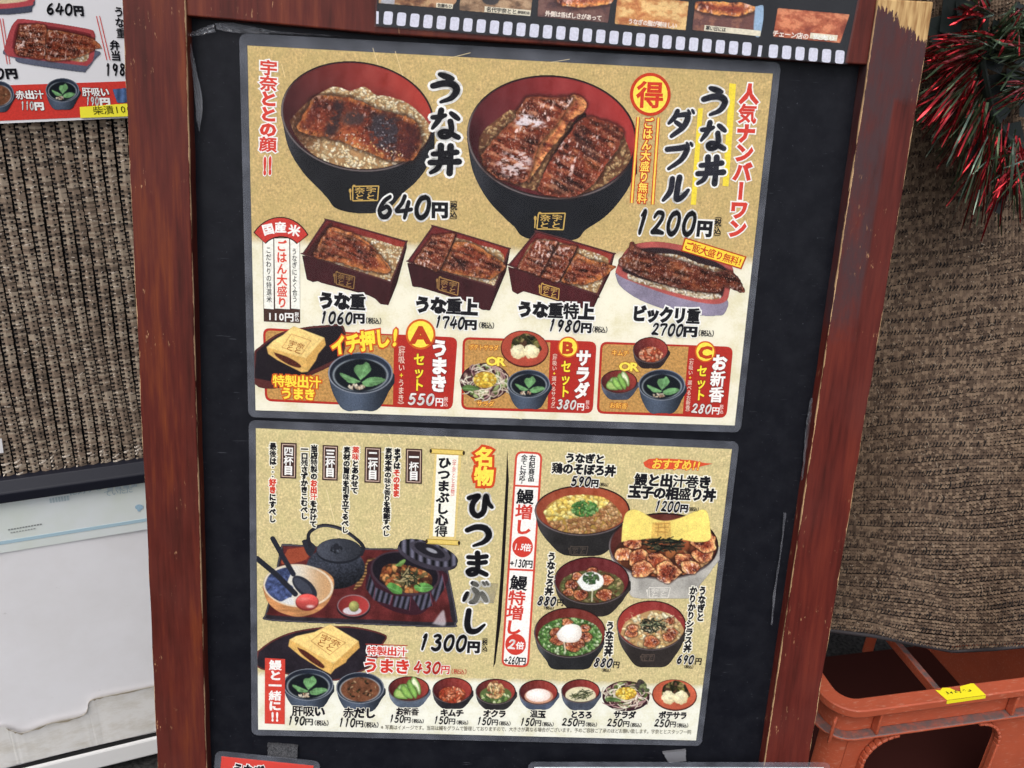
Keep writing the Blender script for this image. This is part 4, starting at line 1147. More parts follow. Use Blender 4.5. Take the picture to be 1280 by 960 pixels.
price(PP, ps, 'price', [('190', (107, 126), (124, 126.5), 10.5), ('円', (124.5, 127), (137.5, 127), 9.5)], col=WHITE, out=(110, 30, 30), ow=.0004, z=.0006)
s_, sc_ = (0, 0), 4.0
p = Pic(PP, s_, sc_, (15, 85, 525, 365))
p.put(p.m_poly([(75, 290), (110, 316), (400, 358), (430, 352), (470, 300), (472, 250), (30, 250), (30, 275)]), (92, 96, 116))
p.put(p.m_poly([(20, 250), (50, 150), (80, 104), (130, 96), (430, 142), (472, 165), (476, 200), (468, 290), (440, 325), (400, 326), (100, 288), (40, 278)]), C_(176, 66, 70) * (.9 + .2 * fbm(p.X / 40, p.Y / 40, 1)[..., None]))
p.put(p.m_poly([(60, 240), (80, 140), (130, 115), (420, 160), (455, 190), (445, 270), (410, 300), (120, 262)]), (120, 40, 44))
rice(p, p.m_poly([(230, 280), (300, 290), (420, 310), (445, 260), (400, 250), (300, 270)]), 60, 9, 6, WRICE); 
eel(p, [(222, 150), (300, 155), (400, 175), (470, 195), (512, 240), (480, 245), (430, 270), (330, 300), (225, 290)], 8, 20, char=.3, glare=.3, seed=3, edge=(170, 100, 60), ribs=3.4)
eel(p, [(100, 125), (160, 122), (228, 130), (226, 200), (215, 290), (150, 285), (80, 268), (85, 190)], 5, 18, char=.3, glare=.7, seed=2, edge=(170, 90, 60), ribs=4)
p.build('box_meal_picture', ps, .0005)
p = Pic(PP, s_, sc_, (220, 380, 405, 560)); soup(p, (312, 450), 84, 60, 548); p.build('soup_picture', ps, .0007)
p = Pic(PP, s_, sc_, (-90, 395, 80, 560)); soup(p, (-8, 470), 78, 66, 560, clear=False, leaves=False); p.build('soup_picture', ps, .0007)
p = Pic(PP, s_, sc_, (-60, -60, 175, 75)); p.put(p.m_poly([(-60, -40), (170, -10), (160, 40), (140, 62), (-60, 66)]), (70, 76, 94)); p.put(p.m_poly([(-60, -60), (175, -40), (168, 10), (140, 30), (-60, 40)]), (190, 70, 76)); p.put(p.m_poly([(-60, -60), (140, -40), (130, 5), (-60, 15)]), (214, 190, 150)); p.build('box_meal_picture', ps, .0005)
p = Pic(PP, s_, sc_, (555, 430, 800, 520)); p.put(p.m_poly([(562, 445), (720, 432), (790, 500), (600, 515), (585, 512)], smooth=False), np.clip(C_(86, 116, 170) * (.7 + .5 * np.sin(p.X / 6)[..., None] * .3 + .3 * fbm(p.X / 20, p.Y / 20, 2)[..., None]), 0, 255)); p.build('side_dish_picture', ps, .0007)
PY = PP.moved(.0016)
st = thing('price_sticker', PY, 'yellow paper sticker with a handwritten-style price, stuck on the red poster band', 'sticker')
mesh_obj('paper', [(*PY.loc(*v), 0) for v in ((99.5, 133.8), (100.6, 147.4), (185, 144.6), (185, 127.4))], [(0, 1, 2, 3)], mat("yellow_paper", (248, 236, 60), .6), st)
words(PY, st, 'lettering', [('柴漬100円', (116, 138.2), (178, 135.2), 10.5, kw(fill=(70, 66, 20), bold=0.0))], .0003)

# ------------------------------------------------------------------ film-strip banner on the top rail
BP = BOARD.moved(.0100)
bn = thing('film_strip_banner', BP, 'black film-strip banner of food frames and white perforations on the top rail', 'banner')
bm = mat("glossy_black_strip", (22, 22, 26), .25, .15)
mesh_obj('strip', [(*BP.loc(*v), 0) for v in ((470, 32), (1056, 79.5), (1063, 46), (1078, -30), (474, -40))], [(4, 0, 1, 2, 3)], bm, bn)
L = Letters(BP, .0002)
for k in range(35):
    f = k / 34; x = 485.2 + (1049.6 - 485.2) * f; y = 22.6 + (71.2 - 22.6) * f
    if k == 28: continue
    hw = 5.6; hh = 8.3; tl = np.array([1.0, .085])
    c_ = np.array([x, y]); ex_ = tl / np.linalg.norm(tl); ey_ = np.array([-.1 + .02 * f, 1.0])
    L.poly(rrect(c_ - ex_ * hw - ey_ * hh, c_ + ex_ * hw - ey_ * hh, c_ + ex_ * hw + ey_ * hh, c_ - ex_ * hw + ey_ * hh, 3, n=4), (216, 216, 230))
L.poly([(470.5, 14), (473.5, 14.4), (473.2, 30), (470.2, 29.6)], (216, 216, 230))
L.poly([(948.5, 56.5), (953, 57), (951, 71), (946.6, 70.6)], (216, 216, 230)); L.poly([(962.6, 57.6), (969, 58.2), (966.6, 73), (960.4, 72.4)], (216, 216, 230)) if False else None
L.obj('perforations', bn)
def frame(quad, cols, seed, extra=None):
    xs = [q_[0] for q_ in quad]; ys = [q_[1] for q_ in quad]
    p = Pic(BP, (0, 0), 1.0, (min(xs) - 1, min(ys), max(xs) + 1, max(ys) + 1), .7)
    n1 = fbm(p.X / 16, p.Y / 9, seed, 4)[..., None]; n2 = fbm(p.X / 4, p.Y / 3, seed + 3, 3)[..., None]
    a, b, c_ = [C_(*v) for v in cols]
    k = np.clip(n1 * .7 + n2 * .3, 0, 1); w1 = sst(.35, .5, k); w2 = sst(.5, .65, k)
    p.put(p.m_poly(quad, smooth=False), (a * (1 - w1) + b * w1) * (1 - w2) + c_ * w2)
    if extra: extra(p)
    p.build('frame_picture', bn, .0003)
frame([(476, -30), (569, -22), (566, 11.5), (473, 4)], ((96, 60, 44), (150, 100, 66), (196, 156, 110)), 1, lambda p: (p.put(p.m_poly([(477, -8), (494, -7), (493, 5.5), (476, 4)], smooth=False), (176, 176, 184)), p.put(p.m_poly([(530, -12), (568, -9), (567, 6), (540, 4)]), (196, 150, 110))))
frame([(577, -22), (667, -14), (663, 20.5), (574, 13)], ((110, 84, 64), (160, 124, 92), (190, 156, 120)), 2, lambda p: p.put(p.m_poly([(600, -20), (625, -18), (622, 4), (604, 3)]), (70, 66, 66)))
frame([(674, -14), (765, -6), (760, 28.6), (671.5, 21)], ((86, 58, 60), (112, 72, 66), (130, 90, 80)), 3, lambda p: eel(p, [(700, -10), (730, -12), (760, -6), (764, 4), (730, 9), (698, 5)], 5, 8, char=.2, glare=.3, edge=(220, 150, 70), tone=1.3))
frame([(772, -8), (861, 2), (857, 38), (768, 30)], ((190, 110, 60), (216, 150, 84), (240, 200, 130)), 4)
frame([(869, 2), (953, 9), (949, 45.5), (865, 37.6)], ((120, 74, 66), (112, 70, 66), (150, 96, 76)), 5, lambda p: (eel(p, [(870, 0), (930, 4), (945, 12), (920, 20), (872, 14)], 5, 8, char=.2, glare=.3, edge=(220, 150, 70), tone=1.2), p.put(p.m_poly([(944, 8), (955, 9), (950, 45), (942, 40)]), (150, 180, 210))))
frame([(972, 10), (1062, 18), (1050, 54), (966, 46)], ((150, 66, 44), (190, 96, 62), (226, 140, 96)), 6)
L = Letters(BP, .0005)
for q_ in ([(545.5, 3.5), (566.5, 5.2), (565.6, 11.2), (545, 9.4)], [(606, 8), (663.5, 13), (662.6, 20.2), (605.4, 15)], [(880.6, 31.4), (951, 38.6), (950, 45.4), (879.6, 38.4)], [(1013, 41), (1047, 44.2), (1045.6, 51.4), (1011.6, 48)]):
    L = Letters(BP, .0005); L.poly(q_, (230, 222, 200)); L.obj('caption_label', bn)
CB = kw(fill=(50, 46, 44), bold=.02); CW = kw(fill=(240, 226, 214), bold=.035)
words(BP, bn, 'caption', [('佐藤もひ', (547, 6.6), (565, 8.2), 4.6, CB)], .0007)
words(BP, bn, 'caption', [('名代宇奈とと', (608, 11.6), (646, 15), 6, CB), ('御徒町店', (647, 15.2), (662, 16.6), 3.6, CB)], .0007)
words(BP, bn, 'caption', [('外側は香ばしさがあって', (681.5, 16.8), (752, 23), 6.8, CW)], .0007)
words(BP, bn, 'caption', [('うなぎの脂が美味しい', (785, 26.6), (846, 32.6), 6.8, CW)], .0007)
words(BP, bn, 'caption', [('寒い日には', (882, 34.8), (907, 37.4), 5.6, CB)], .0007)
words(BP, bn, 'caption', [('チェーン店の', (965.4, 41.4), (1010.6, 46), 7.6, CW), ('安売り', (1016, 46), (1044, 48.6), 6, kw(fill=(250, 250, 240), bold=.03))], .0007)
tag(mesh_obj('black_tape', [(*BP.world(*v), ) for v in ((953, 30), (961, 31), (962.6, 72.5), (955.4, 72))], [(0, 3, 2, 1)], mat("matt_black_tape", (30, 29, 32), .5)), 'short strip of black tape across the film-strip banner', 'tape') if False else None
o = mesh_obj('clear_film', [(*BP.loc(*v), .0011) for v in ((468, 33.5), (1058, 81), (1065, 46), (1080, -30), (472, -40))], [(4, 0, 1, 2, 3)], film_mat("banner_film", .02, .10), bn)

# ------------------------------------------------------------------ sheets at the lower edge, tape patches
def lowsheet(plane, TL, TR, depth, paper, label, margin=.006):
    a, b = plane.loc(*TL), plane.loc(*TR); ex_ = (b - a) / np.linalg.norm(b - a)
    rot = math.atan2(ex_[1], ex_[0]); P_ = plane.moved(0, a[0], a[1], rot); W2 = np.linalg.norm(b - a)
    r_ = thing('laminated_sheet', P_, label, 'laminated sheet')
    mesh_obj('printed_paper', [(0, 0, 0), (0, -depth, 0), (W2, -depth, 0), (W2, 0, 0)], [(0, 1, 2, 3)], paper, r_)
    laminate(r_, W2, depth, margin, margin, margin * .9, margin)
    return P_, r_
P3, r3 = lowsheet(BOARD.moved(.0016), (277, 945.2), (392, 957), .12, mat("red_paper", (212, 70, 60), .5), 'red laminated sheet at the board foot, left of the white one')
words(P3, r3, 'lettering', [('うなぎ', (291, 961), (330, 965), 15, kw(fill=BLACK, out=WHITE, ow=.001, bold=.05))], .0005)
P4, r4 = lowsheet(BOARD.moved(.0142), (668, 958.7), (1030, 959.1), .12, mat("pale_paper", (226, 226, 236), .45), 'white laminated sheet standing off the board foot, crossing the right post')
vel = mat("dark_grey_fuzzy_tape", (66, 66, 70), .95, .1); t = NT(vel); t.l(t.ramp(t.noise(t.coord(), 900, 4, .7), [(.35, (36, 36, 40)), (.65, (96, 96, 98))]), t.b.inputs['Base Color']); t.bump(t.noise(t.coord(), 900, 3), .8, .001)
def patch(pts, label, h=.0012, m_=vel):
    BM = BOARD.moved(0); c_ = BM.loc(*np.mean(pts, 0)); n_ = 6; mb = MB(); Q = [BM.loc(*q) for q in pts]; rs_ = np.random.RandomState(int(pts[0][0]))
    vs = [];
    for k in range(4):
        for f in np.linspace(0, 1, n_, endpoint=False):
            v = Q[k] * (1 - f) + Q[(k + 1) % 4] * f; vs.append(v - c_ + (rs_.rand(2) - .5) * .0009)
    N = len(vs); top = [(*v, h) for v in vs]; bot = [(*v, -.0030) for v in vs]
    ar = sum(vs[k][0] * vs[(k + 1) % N][1] - vs[(k + 1) % N][0] * vs[k][1] for k in range(N))
    if ar < 0: top.reverse(); bot.reverse()
    mb.add(top + bot, [tuple(range(N))] + [((k + 1) % N, k, N + k, N + (k + 1) % N) for k in range(N)])
    o = mb.obj('tape_patch', [m_]); o.matrix_world = BM.moved(0, c_[0], c_[1]).matrix()
    return tag(o, label, 'tape')
patch([(334.5, 930), (372, 933), (371, 949), (335, 945.5)], 'dark grey fuzzy tape patch below the lower menu, at the left', .0004)
patch([(829, 941.5), (857, 938), (857.5, 951), (836, 953.5)], 'pale grey torn tape patch below the lower menu, at the right', .0004, mat("torn_tape", (112, 112, 116), .6))
tt = film_mat("torn_grey_tape_film", .34, .3, (150, 148, 138))
patch([(592, 725), (622, 729), (617, 752), (581, 752)], 'torn see-through grey tape stuck over the large dish name on the lower menu', .0022, tt)

# ------------------------------------------------------------------ orange crate
cm = mat("orange_crate_plastic", (186, 80, 50), .5, .35); t = NT(cm); co = t.coord()
d0 = t.ramp(t.noise(co, 28, 5, .65), [(.35, 0.0), (.7, .5)]); sc2 = t.ramp(t.noise(t.coord((.25, 1, 1)), 300, 3, .7), [(.56, 0.0), (.66, .6)])
c = t.mix(d0, (178, 84, 56), (154, 74, 52)); c = t.mix(sc2, c, (190, 126, 102))
gm = t.n("ShaderNodeNewGeometry"); nz = t.sepxyz(gm.outputs['Normal'])[2]; pz = t.sepxyz(co)[2]
led = t.math('MULTIPLY', t.math('MULTIPLY', t.math('LESS_THAN', pz, -.030), t.math('GREATER_THAN', pz, -.056)), t.math('GREATER_THAN', nz, .6))
c = t.mix(t.math('MULTIPLY', led, t.ramp(t.noise(co, 90, 5, .7), [(.3, .25), (.6, .95)])), c, (88, 84, 84))
t.l(c, t.b.inputs['Base Color']); t.bump(t.noise(co, 160, 4), .15, .001)
dq = ray(1050, 884); yw = .045; tq = (yw - CAM[1]) / dq[1]; CC = CAM + dq * tq
cyaw = math.radians(10)
crate = thing('plastic_crate', (0, 0, 0), 'orange plastic crate with a ribbed rim and open hand hole, at the lower right', 'crate')
ex_, ey_ = np.array([math.cos(cyaw), math.sin(cyaw)]), np.array([-math.sin(cyaw), math.cos(cyaw)])
CW_, CD_, CH_ = .42, .33, CC[2] - .0
crate.location = (CC[0], CC[1], 0); crate.rotation_euler = (0, 0, cyaw)
ZT = CC[2] + .006
print('crate corner', CC, 'height', ZT)
def path(ins, r):
    out = []
    for cx, cy, a0 in ((CW_ - r - ins, r + ins, -90), (CW_ - r - ins, CD_ - r - ins, 0), (r + ins, CD_ - r - ins, 90), (r + ins, r + ins, 180)):
        for k in range(7):
            a = math.radians(a0 + 15 * k); out.append((cx + r * math.cos(a), cy + r * math.sin(a)))
    return out
def ring(mb, i0, i1, r0, r1, z0, z1):
    A_, B_ = path(i0, r0), path(i1, r1); N = len(A_)
    vs = [(*v, z1) for v in A_] + [(*v, z1) for v in B_] + [(*v, z0) for v in B_] + [(*v, z0) for v in A_]
    fs = []
    for k in range(N):
        k2 = (k + 1) % N
        fs += [(k, k2, N + k2, N + k), (N + k, N + k2, 2 * N + k2, 2 * N + k), (2 * N + k, 2 * N + k2, 3 * N + k2, 3 * N + k), (3 * N + k, 3 * N + k2, k2, k)]
    mb.add(vs, fs)
# local z measured from the rim: shift the mesh so that the root stands on the ground
def crate_obj(mb, nm):
    o = mb.obj(nm, [cm], crate, bevel=.0016); o.location = (0, 0, ZT)
    o.data.polygons.foreach_set('use_smooth', [True] * len(o.data.polygons)); o.data.set_sharp_from_angle(angle=math.radians(32)); return o
mb = MB(); ring(mb, -.016, .005, .040, .022, -.012, 0); crate_obj(mb, 'rim')
mb = MB(); ring(mb, -.0135, .0005, .038, .026, -.0535, -.0490); crate_obj(mb, 'rib_ledge')
mb = MB(); ring(mb, .0, .005, .026, .022, -.060, -.0125); crate_obj(mb, 'upper_wall')
mb = MB()
for xx in (.052, .248, .39): crate_obj(MB().box(xx, xx + .004, -.0125, -.0004, -.0488, -.0122), 'rib')
M_ = Matrix.Translation((.0115, .0115, 0)) @ Matrix.Rotation(math.radians(225), 4, 'Z'); mb.box(.0265, .0375, -.002, .002, -.0488, -.0122, M=M_)
for yy in (.05, .15): crate_obj(MB().box(-.0125, -.0004, yy, yy + .004, -.0488, -.0122), 'rib')
crate_obj(mb, 'rib')
hx0, hx1, hz0, hz1 = .050, .250, -.20, -.0605
A_, B_ = path(0, .026), path(.005, .022); N = len(A_)
mb = MB(); zb_ = -ZT + .02
def wall_run(idx):
    vs = []
    for k in idx: vs += [(*A_[k % N], -.0602), (*A_[k % N], zb_), (*B_[k % N], zb_), (*B_[k % N], -.0602)]
    fs = []
    for k in range(len(idx) - 1):
        a, b = 4 * k, 4 * k + 4
        fs += [(a, a + 1, b + 1, b), (a + 2, a + 3, b + 3, b + 2), (a, b, b + 3, a + 3), (a + 1, a + 2, b + 2, b + 1)]
    n_ = 4 * (len(idx) - 1); fs += [(0, 3, 2, 1), (n_, n_ + 1, n_ + 2, n_ + 3)]
    mb.add(vs, fs)
for a_, b_ in ((0, 14), (14, 21), (21, 28)):
    mb = MB(); wall_run(list(range(a_, b_))); crate_obj(mb, 'side_wall')
crate_obj(MB().box(CW_ * .34, CW_ * .34 + .02, CD_ - .0052, CD_ - .0002, zb_, -.0603), 'back_bar')
mb = MB(); mb.box(CW_ * .7, CW_ * .7 + .02, CD_ - .0052, CD_ - .0002, zb_, -.0603)
crate_obj(mb, 'back_bar')
mb = MB(); R2 = .042
def slab(poly):
    N = len(poly); mb.add([(x, 0.0, z) for x, z in poly] + [(x, .005, z) for x, z in poly], [tuple(range(N)), tuple(range(2 * N - 1, N - 1, -1))] + [(k, N + k, N + (k + 1) % N, (k + 1) % N)[::-1] for k in range(N)])
arcL = [(hx0 + R2 - R2 * math.sin(a), hz1 - R2 + R2 * math.cos(a)) for a in np.linspace(0, math.pi / 2, 9)]
arcR = [(hx1 - R2 + R2 * math.sin(a), hz1 - R2 + R2 * math.cos(a)) for a in np.linspace(0, math.pi / 2, 9)]
slab([(.0262, hz1)] + [(.0262, -ZT + .02)] + [(hx0, -ZT + .02)] + arcL[::-1])
crate_obj(mb, 'front_wall'); mb = MB()
slab(arcR + [(hx1, -ZT + .02), (CW_ - .0262, -ZT + .02), (CW_ - .0262, hz1)])
crate_obj(mb, 'front_wall')
for arc in (arcL, arcR):
    mb = MB()
    pts = [(x, z) for x, z in arc] + [(arc[-1][0], -ZT + .02)]
    for k in range(len(pts) - 1):
        (xa, za), (xb, zb_) = pts[k], pts[k + 1]; dx, dz = xb - xa, zb_ - za; l_ = math.hypot(dx, dz) + 1e-9; nx_, nz_ = -dz / l_ * .0022, dx / l_ * .0022
        vs = [(xa - nx_, -.010, za - nz_), (xa + nx_, -.010, za + nz_), (xb + nx_, -.010, zb_ + nz_), (xb - nx_, -.010, zb_ - nz_)]; vs += [(x, -.0003, z) for x, _, z in vs]
        mb.add(vs, [(0, 1, 2, 3), (7, 6, 5, 4), (0, 4, 5, 1), (1, 5, 6, 2), (2, 6, 7, 3), (3, 7, 4, 0)])
    crate_obj(mb, 'hand_hole_edge')
mb = MB().box(.006, CW_ - .006, .006, CD_ - .006, -ZT + .02, -ZT + .024); crate_obj(mb, 'floor').data.materials[0] = mat('shaded_crate_floor', (54, 24, 20), .8, .1)  # floor colour darkened to stand for the shade inside the crate
mb = MB()
mb.box(.175, .184, .0052, CD_ - .0052, -.0592, -.045)
mb.box(.006, CW_ - .006, .16, .166, -ZT + .0245, -.1003) if False else None
crate_obj(mb, 'divider')
# yellow tape on the crate rim: folded over its front edge
CPL = Plane((CC[0], CC[1], ZT), (ex_[0], ex_[1], 0), (ey_[0], ey_[1], 0))
ty = mat("yellow_tape", (240, 226, 40), .5, .3)
u0, u1 = CPL.loc(1168, 862)[0], CPL.loc(1221, 857)[0]
tp = thing('yellow_tape', Plane((CC[0], CC[1], ZT + .0006), (ex_[0], ex_[1], 0), (ey_[0], ey_[1], 0)), 'torn yellow tape with black scribbles, stuck on the orange crate rim', 'tape')
mb = MB(); tear = [(u0, .0015), (u0 + .006, .0), (u0 + .012, .0035), (u0 + .021, .002), (u0 + .026, -.004), (u0 + .031, -.006), (u0 + .036, .002), (u1 - .006, .0045), (u1 - .002, .004)]
mb.add([(u0 + .004, -.0162, 0), (u1, -.0162, 0)] + [(a, b, 0) for a, b in tear[::-1]], [tuple(range(2 + len(tear)))])
mb.add([(u0 + .004, -.0165, -.0004), (u0 + .005, -.0166, -.0062), (u1 + .001, -.0166, -.0054), (u1, -.0165, -.0004)], [(0, 1, 2, 3)])
mb.obj('tape', [ty], tp)
mb = MB(); rs2 = np.random.RandomState(3)
for k in range(6):
    x = u0 + .012 + k * .0062; y = -.0055 + (rs2.rand() - .5) * .004
    for j in range(2): mb.tube([(x + (rs2.rand() - .5) * .005, y + (rs2.rand() - .5) * .006, .0004 + j * .0002 + k * .00003) for _ in range(3)], .0003, 4)
mb.obj('scribble', [mat("marker_ink", (50, 46, 20), .6)], tp)

# ------------------------------------------------------------------ tinsel garland at the upper right
tn = thing('tinsel_garland', tuple(NR.world(1215, 300, .03)), 'red and green metallic tinsel garland hanging before the right net', 'garland')
Rm = mat("red_foil", (158, 38, 44), .18, .5, .85); Gm = mat("dark_green_foil", (58, 74, 50), .32, .5, .6); Sm = mat("silver_green_foil", (98, 114, 100), .25, .5, .7); Dm = mat("dark_teal_leaf", (28, 34, 33), .45, .2)
base = np.array(tn.location)
rs3 = np.random.RandomState(21)
def world_t(px, py, h): return NR.world(px, py, h + .045 * (h < .05)) - base
def strip(mb, P, wd, tw):
    """a bent foil ribbon"""
    P = catmull(P, 4); vs = []; n = len(P)
    for k, q_ in enumerate(P):
        d_ = P[min(k + 1, n - 1)] - P[max(k - 1, 0)]; d_ = d_ / (np.linalg.norm(d_) + 1e-9)
        s_ = np.cross(d_, NR.n); s_ = s_ / (np.linalg.norm(s_) + 1e-9); b_ = np.cross(d_, s_); a_ = tw + k * .25
        w_ = (s_ * math.cos(a_) + b_ * math.sin(a_)) * wd / 2 * (1 if k < n - 1 else .5); vs += [q_ + w_, q_ - w_]
    mb.add(vs, [(2 * k, 2 * k + 1, 2 * k + 3, 2 * k + 2) for k in range(n - 1)])
red, green, silver = MB(), MB(), MB()
fans = [   # root pixel, mean direction (degrees, photo, 90 = down), spread, length px, count, colour weights
 ((1228, 52), 172, 20, 60, 34, (.70, .22, .08)), ((1222, 66), 158, 22, 78, 44, (.62, .32, .06)), ((1214, 88), 138, 16, 92, 46, (.50, .44, .06)),
 ((1216, 100), 122, 16, 92, 36, (.48, .44, .08)), ((1228, 132), 116, 18, 96, 34, (.50, .44, .06)), ((1244, 160), 104, 20, 112, 46, (.50, .42, .08)),
 ((1268, 180), 96, 26, 100, 36, (.45, .45, .10)), ((1252, 48), -30, 34, 52, 34, (.08, .84, .08)), ((1292, 60), 178, 24, 56, 44, (.06, .86, .08)),
 ((1292, 105), 165, 34, 58, 30, (.35, .57, .08)), ((1214, 40), 20, 24, 40, 14, (.2, .55, .25)), ((1228, 10), 200, 60, 44, 24, (.55, .42, .03)), ((1276, 15), 100, 70, 54, 34, (.2, .74, .06)),
 ((1302, 190), 140, 46, 80, 30, (.5, .42, .08)), ((1195, 60), 165, 24, 44, 22, (.8, .15, .05))]
for (rx_, ry_), ang, spr, ln, cnt, wts in fans:
    for k in range(int(cnt * 1.8)):
        a = math.radians(ang + rs3.randn() * spr * .6); l_ = ln * (.45 + .6 * rs3.rand()); x, y = rx_ + rs3.randn() * 6, ry_ + rs3.randn() * 7
        h0 = .060 + .045 * rs3.rand(); h1 = h0 + rs3.randn() * .022; sag = (rs3.rand() - .25) * l_ * .30
        P = [world_t(x, y, h0), world_t(x + math.cos(a) * l_ * .5, y + math.sin(a) * l_ * .5 + sag * .2, (h0 + h1) / 2 + .006), world_t(x + math.cos(a) * l_, y + math.sin(a) * l_ + sag, h1)]
        which = rs3.choice(3, p=wts); strip((red, green, silver)[which], P, .0010 + .0014 * rs3.rand() ** 2, rs3.rand() * 3.1)
red.obj('red_strands', [Rm], tn); green.obj('green_strands', [Gm], tn); silver.obj('silver_strands', [Sm], tn)
mb = MB(); mb.tube([world_t(*q_) for q_ in ((1236, -40, .03), (1230, 20, .03), (1226, 80, .03), (1238, 140, .028), (1262, 180, .028), (1320, 200, .03))], .004, 8); mb.tube([world_t(*q_) for q_ in ((1228, 70, .026), (1262, 55, .024), (1330, 60, .024))], .004, 8)
mb.obj('core', [mat("garland_wire", (26, 34, 28), .6)], tn)
mb = MB()
for (x, y, w_, h_, a, dep) in ((1190, 20, 15, 26, 10, .010), (1172, 38, 14, 18, -20, .012), (1240, 74, 18, 14, 20, .014), (1200, 60, 16, 12, 40, .014), (1222, 196, 12, 18, 0, .03), (1244, 140, 16, 14, 30, .016), (1272, 100, 16, 12, 10, .014), (1262, 168, 18, 14, -15, .016), (1176, 116, 14, 12, 30, .010), (1250, 250, 8, 18, 15, .02), (1208, 12, 14, 12, 0, .012), (1262, 30, 24, 18, 12, .008), (1234, 44, 18, 20, -8, .006), (1276, 66, 20, 16, 25, .009), (1290, 130, 18, 20, 5, .010), (1204, 92, 16, 18, 20, .007), (1256, 108, 22, 18, -12, .009), (1230, 172, 14, 20, 10, .010), (1284, 6, 16, 14, 30, .010)):
    a = math.radians(a); cc_, ss_ = math.cos(a), math.sin(a)
    pts = [(x + (u_ * cc_ - v_ * ss_), y + (u_ * ss_ + v_ * cc_)) for u_, v_ in ((-w_, -h_), (w_, -h_ * .9), (w_ * .9, h_), (-w_ * .8, h_ * .85))]
    mb.add([world_t(px, py, dep + .004 * k) for k, (px, py) in enumerate(pts)], [(0, 3, 2, 1)])
mb.obj('foil_leaves', [Dm], tn)

# dark wall added behind everything to keep sky light out below the net
m = mat("dark_backdrop_wall", (40, 36, 34), .8, .2); t = NT(m); t.l(t.ramp(t.noise(t.coord(), 6, 5), [(.35, (32, 28, 27)), (.65, (50, 45, 42))]), t.b.inputs['Base Color'])
w = MB().box(-2.4, 2.4, 0, .15, 0, 2.6).obj('added_backdrop_wall', [m]); w.location = (.3, 1.0, 0); tag(w, 'dark wall added behind the nets and crate to block sky light', 'wall')

W3, H3 = .42, .297
S1 = BOARD.moved(.0008)
menu1 = thing('laminated_menu', S1, 'larger upper laminated menu with two black bowls of grilled eel at its top', 'menu', 'laminated menus on the board')
mesh_obj('printed_paper', [(0, 0, 0), (0, -H3, 0), (W3, -H3, 0), (W3, 0, 0)], [(0, 1, 2, 3)], paper_mat('gold_and_cream_paper', (198, 172, 118), (236, 231, 211), -.1515), menu1)
laminate(menu1, W3, H3, .0062, .0058, .0088, .0062)

s, r = S1, menu1
# --- headings and prices of the two big bowls
words(s, r, 'slogan', [('宇奈ととの顔', (336, 75), (335, 190), 21, kw(fill=RED, out=WHITE, ow=.0011, bold=.058, vert=True))])
words(s, r, 'slogan', [('!!', (328, 207), (341, 206), 26, kw(fill=RED, out=WHITE, ow=.0009, bold=.07, shear=.3))])
words(s, r, 'dish_name', [('うな丼', (557.5, 87), (555.5, 221), 40, kw(fill=BLACK, out=WHITE, ow=.0020, brush=True, vert=True))])
price(s, r, 'price', [('640', (470, 258), (540, 259.5), 29), ('円', (539.5, 262), (560, 262.5), 19), ('（税込）', (567.5, 247), (566.5, 278), 8.5, kw(vert=True))], ow=.0014)
words(s, r, 'dish_name', [('うな丼', (895, 104), (887, 234), 36, kw(fill=DGREY, out=WHITE, ow=.0015, brush=True, vert=True)),
                          ('ダブル', (851, 134), (843.5, 256), 35, kw(fill=DGREY, out=WHITE, ow=.0015, brush=True, vert=True))])
price(s, r, 'price', [('1200', (793, 277.5), (871, 280), 30), ('円', (871, 285), (890, 286), 19), ('（税込）', (898, 267), (896, 299), 8.5, kw(vert=True))], ow=.0014)
L = Letters(s, .00028)
L.poly([(911.7, 104), (920, 105), (910.5, 233), (903, 232.4)], (236, 214, 70)); L.poly([(872.6, 135.4), (878.6, 135.4), (869.8, 256), (863.2, 256)], (236, 214, 70))
L.obj('highlight_bar', r)
words(s, r, 'slogan', [('人気ナンバーワン', (937.5, 105), (920.5, 297), 22, kw(fill=RED, out=WHITE, ow=.0011, bold=.062, vert=True))])
L = Letters(s, .00036)
L.disc((812.8, 118), 25.5, 27, ORED); L.disc((812.8, 118), 21.5, 23, (248, 222, 88), .00003)
L.run('得', (796, 118), (829, 119), 32, (206, 62, 40), bold=.055)
L.obj('round_badge', r)
L = Letters(s, .00040)
for a, b in (((797.6, 146.4), (789.4, 253.7)), ((823, 147), (815.6, 255.6))):
    L.line(a, b, 4.6, ORED); L.line(a, b, 2.4, (250, 210, 90), .00003)
L.run('ごはん大盛り無料', (811, 147), (802, 254), 11.5, (250, 220, 100), out=ORED, ow=.0008, bold=.03, vert=True)
L.obj('side_note', r)
# --- rice notice with the red fan
L = Letters(s, .00026)
L.poly([(328, 297), (375, 297), (375.2, 403.8), (329.8, 401.8)], (70, 48, 42))
for a, b in ((328.9, 341.7), (342.9, 361.6), (362.8, 374.4)):
    L.poly([(a, 298), (b, 298), (b + .6, 386.5), (a + 1.2, 385.5)], (240, 238, 228), .00002)
arc = [(350.5 + 42 * math.sin(t), 320 - 49 * math.cos(t)) for t in np.linspace(-.93, 1.0, 14)]
arc2 = [(351.5 + 24.5 * math.sin(t), 318.5 - 22 * math.cos(t)) for t in np.linspace(.92, -.9, 10)]
L.poly(arc + arc2, (50, 28, 26), .00005)
cen = np.mean(arc + arc2, 0)
arc_ = [(350.5 + 40.5 * math.sin(t), 320 - 47.7 * math.cos(t)) for t in np.linspace(-.91, .98, 14)]
arc2_ = [(351.5 + 26 * math.sin(t), 318.5 - 23.4 * math.cos(t)) for t in np.linspace(.90, -.88, 10)]
L.poly(arc_ + arc2_, (196, 62, 54), .00008)
Lz = L.z; L.z += .00012
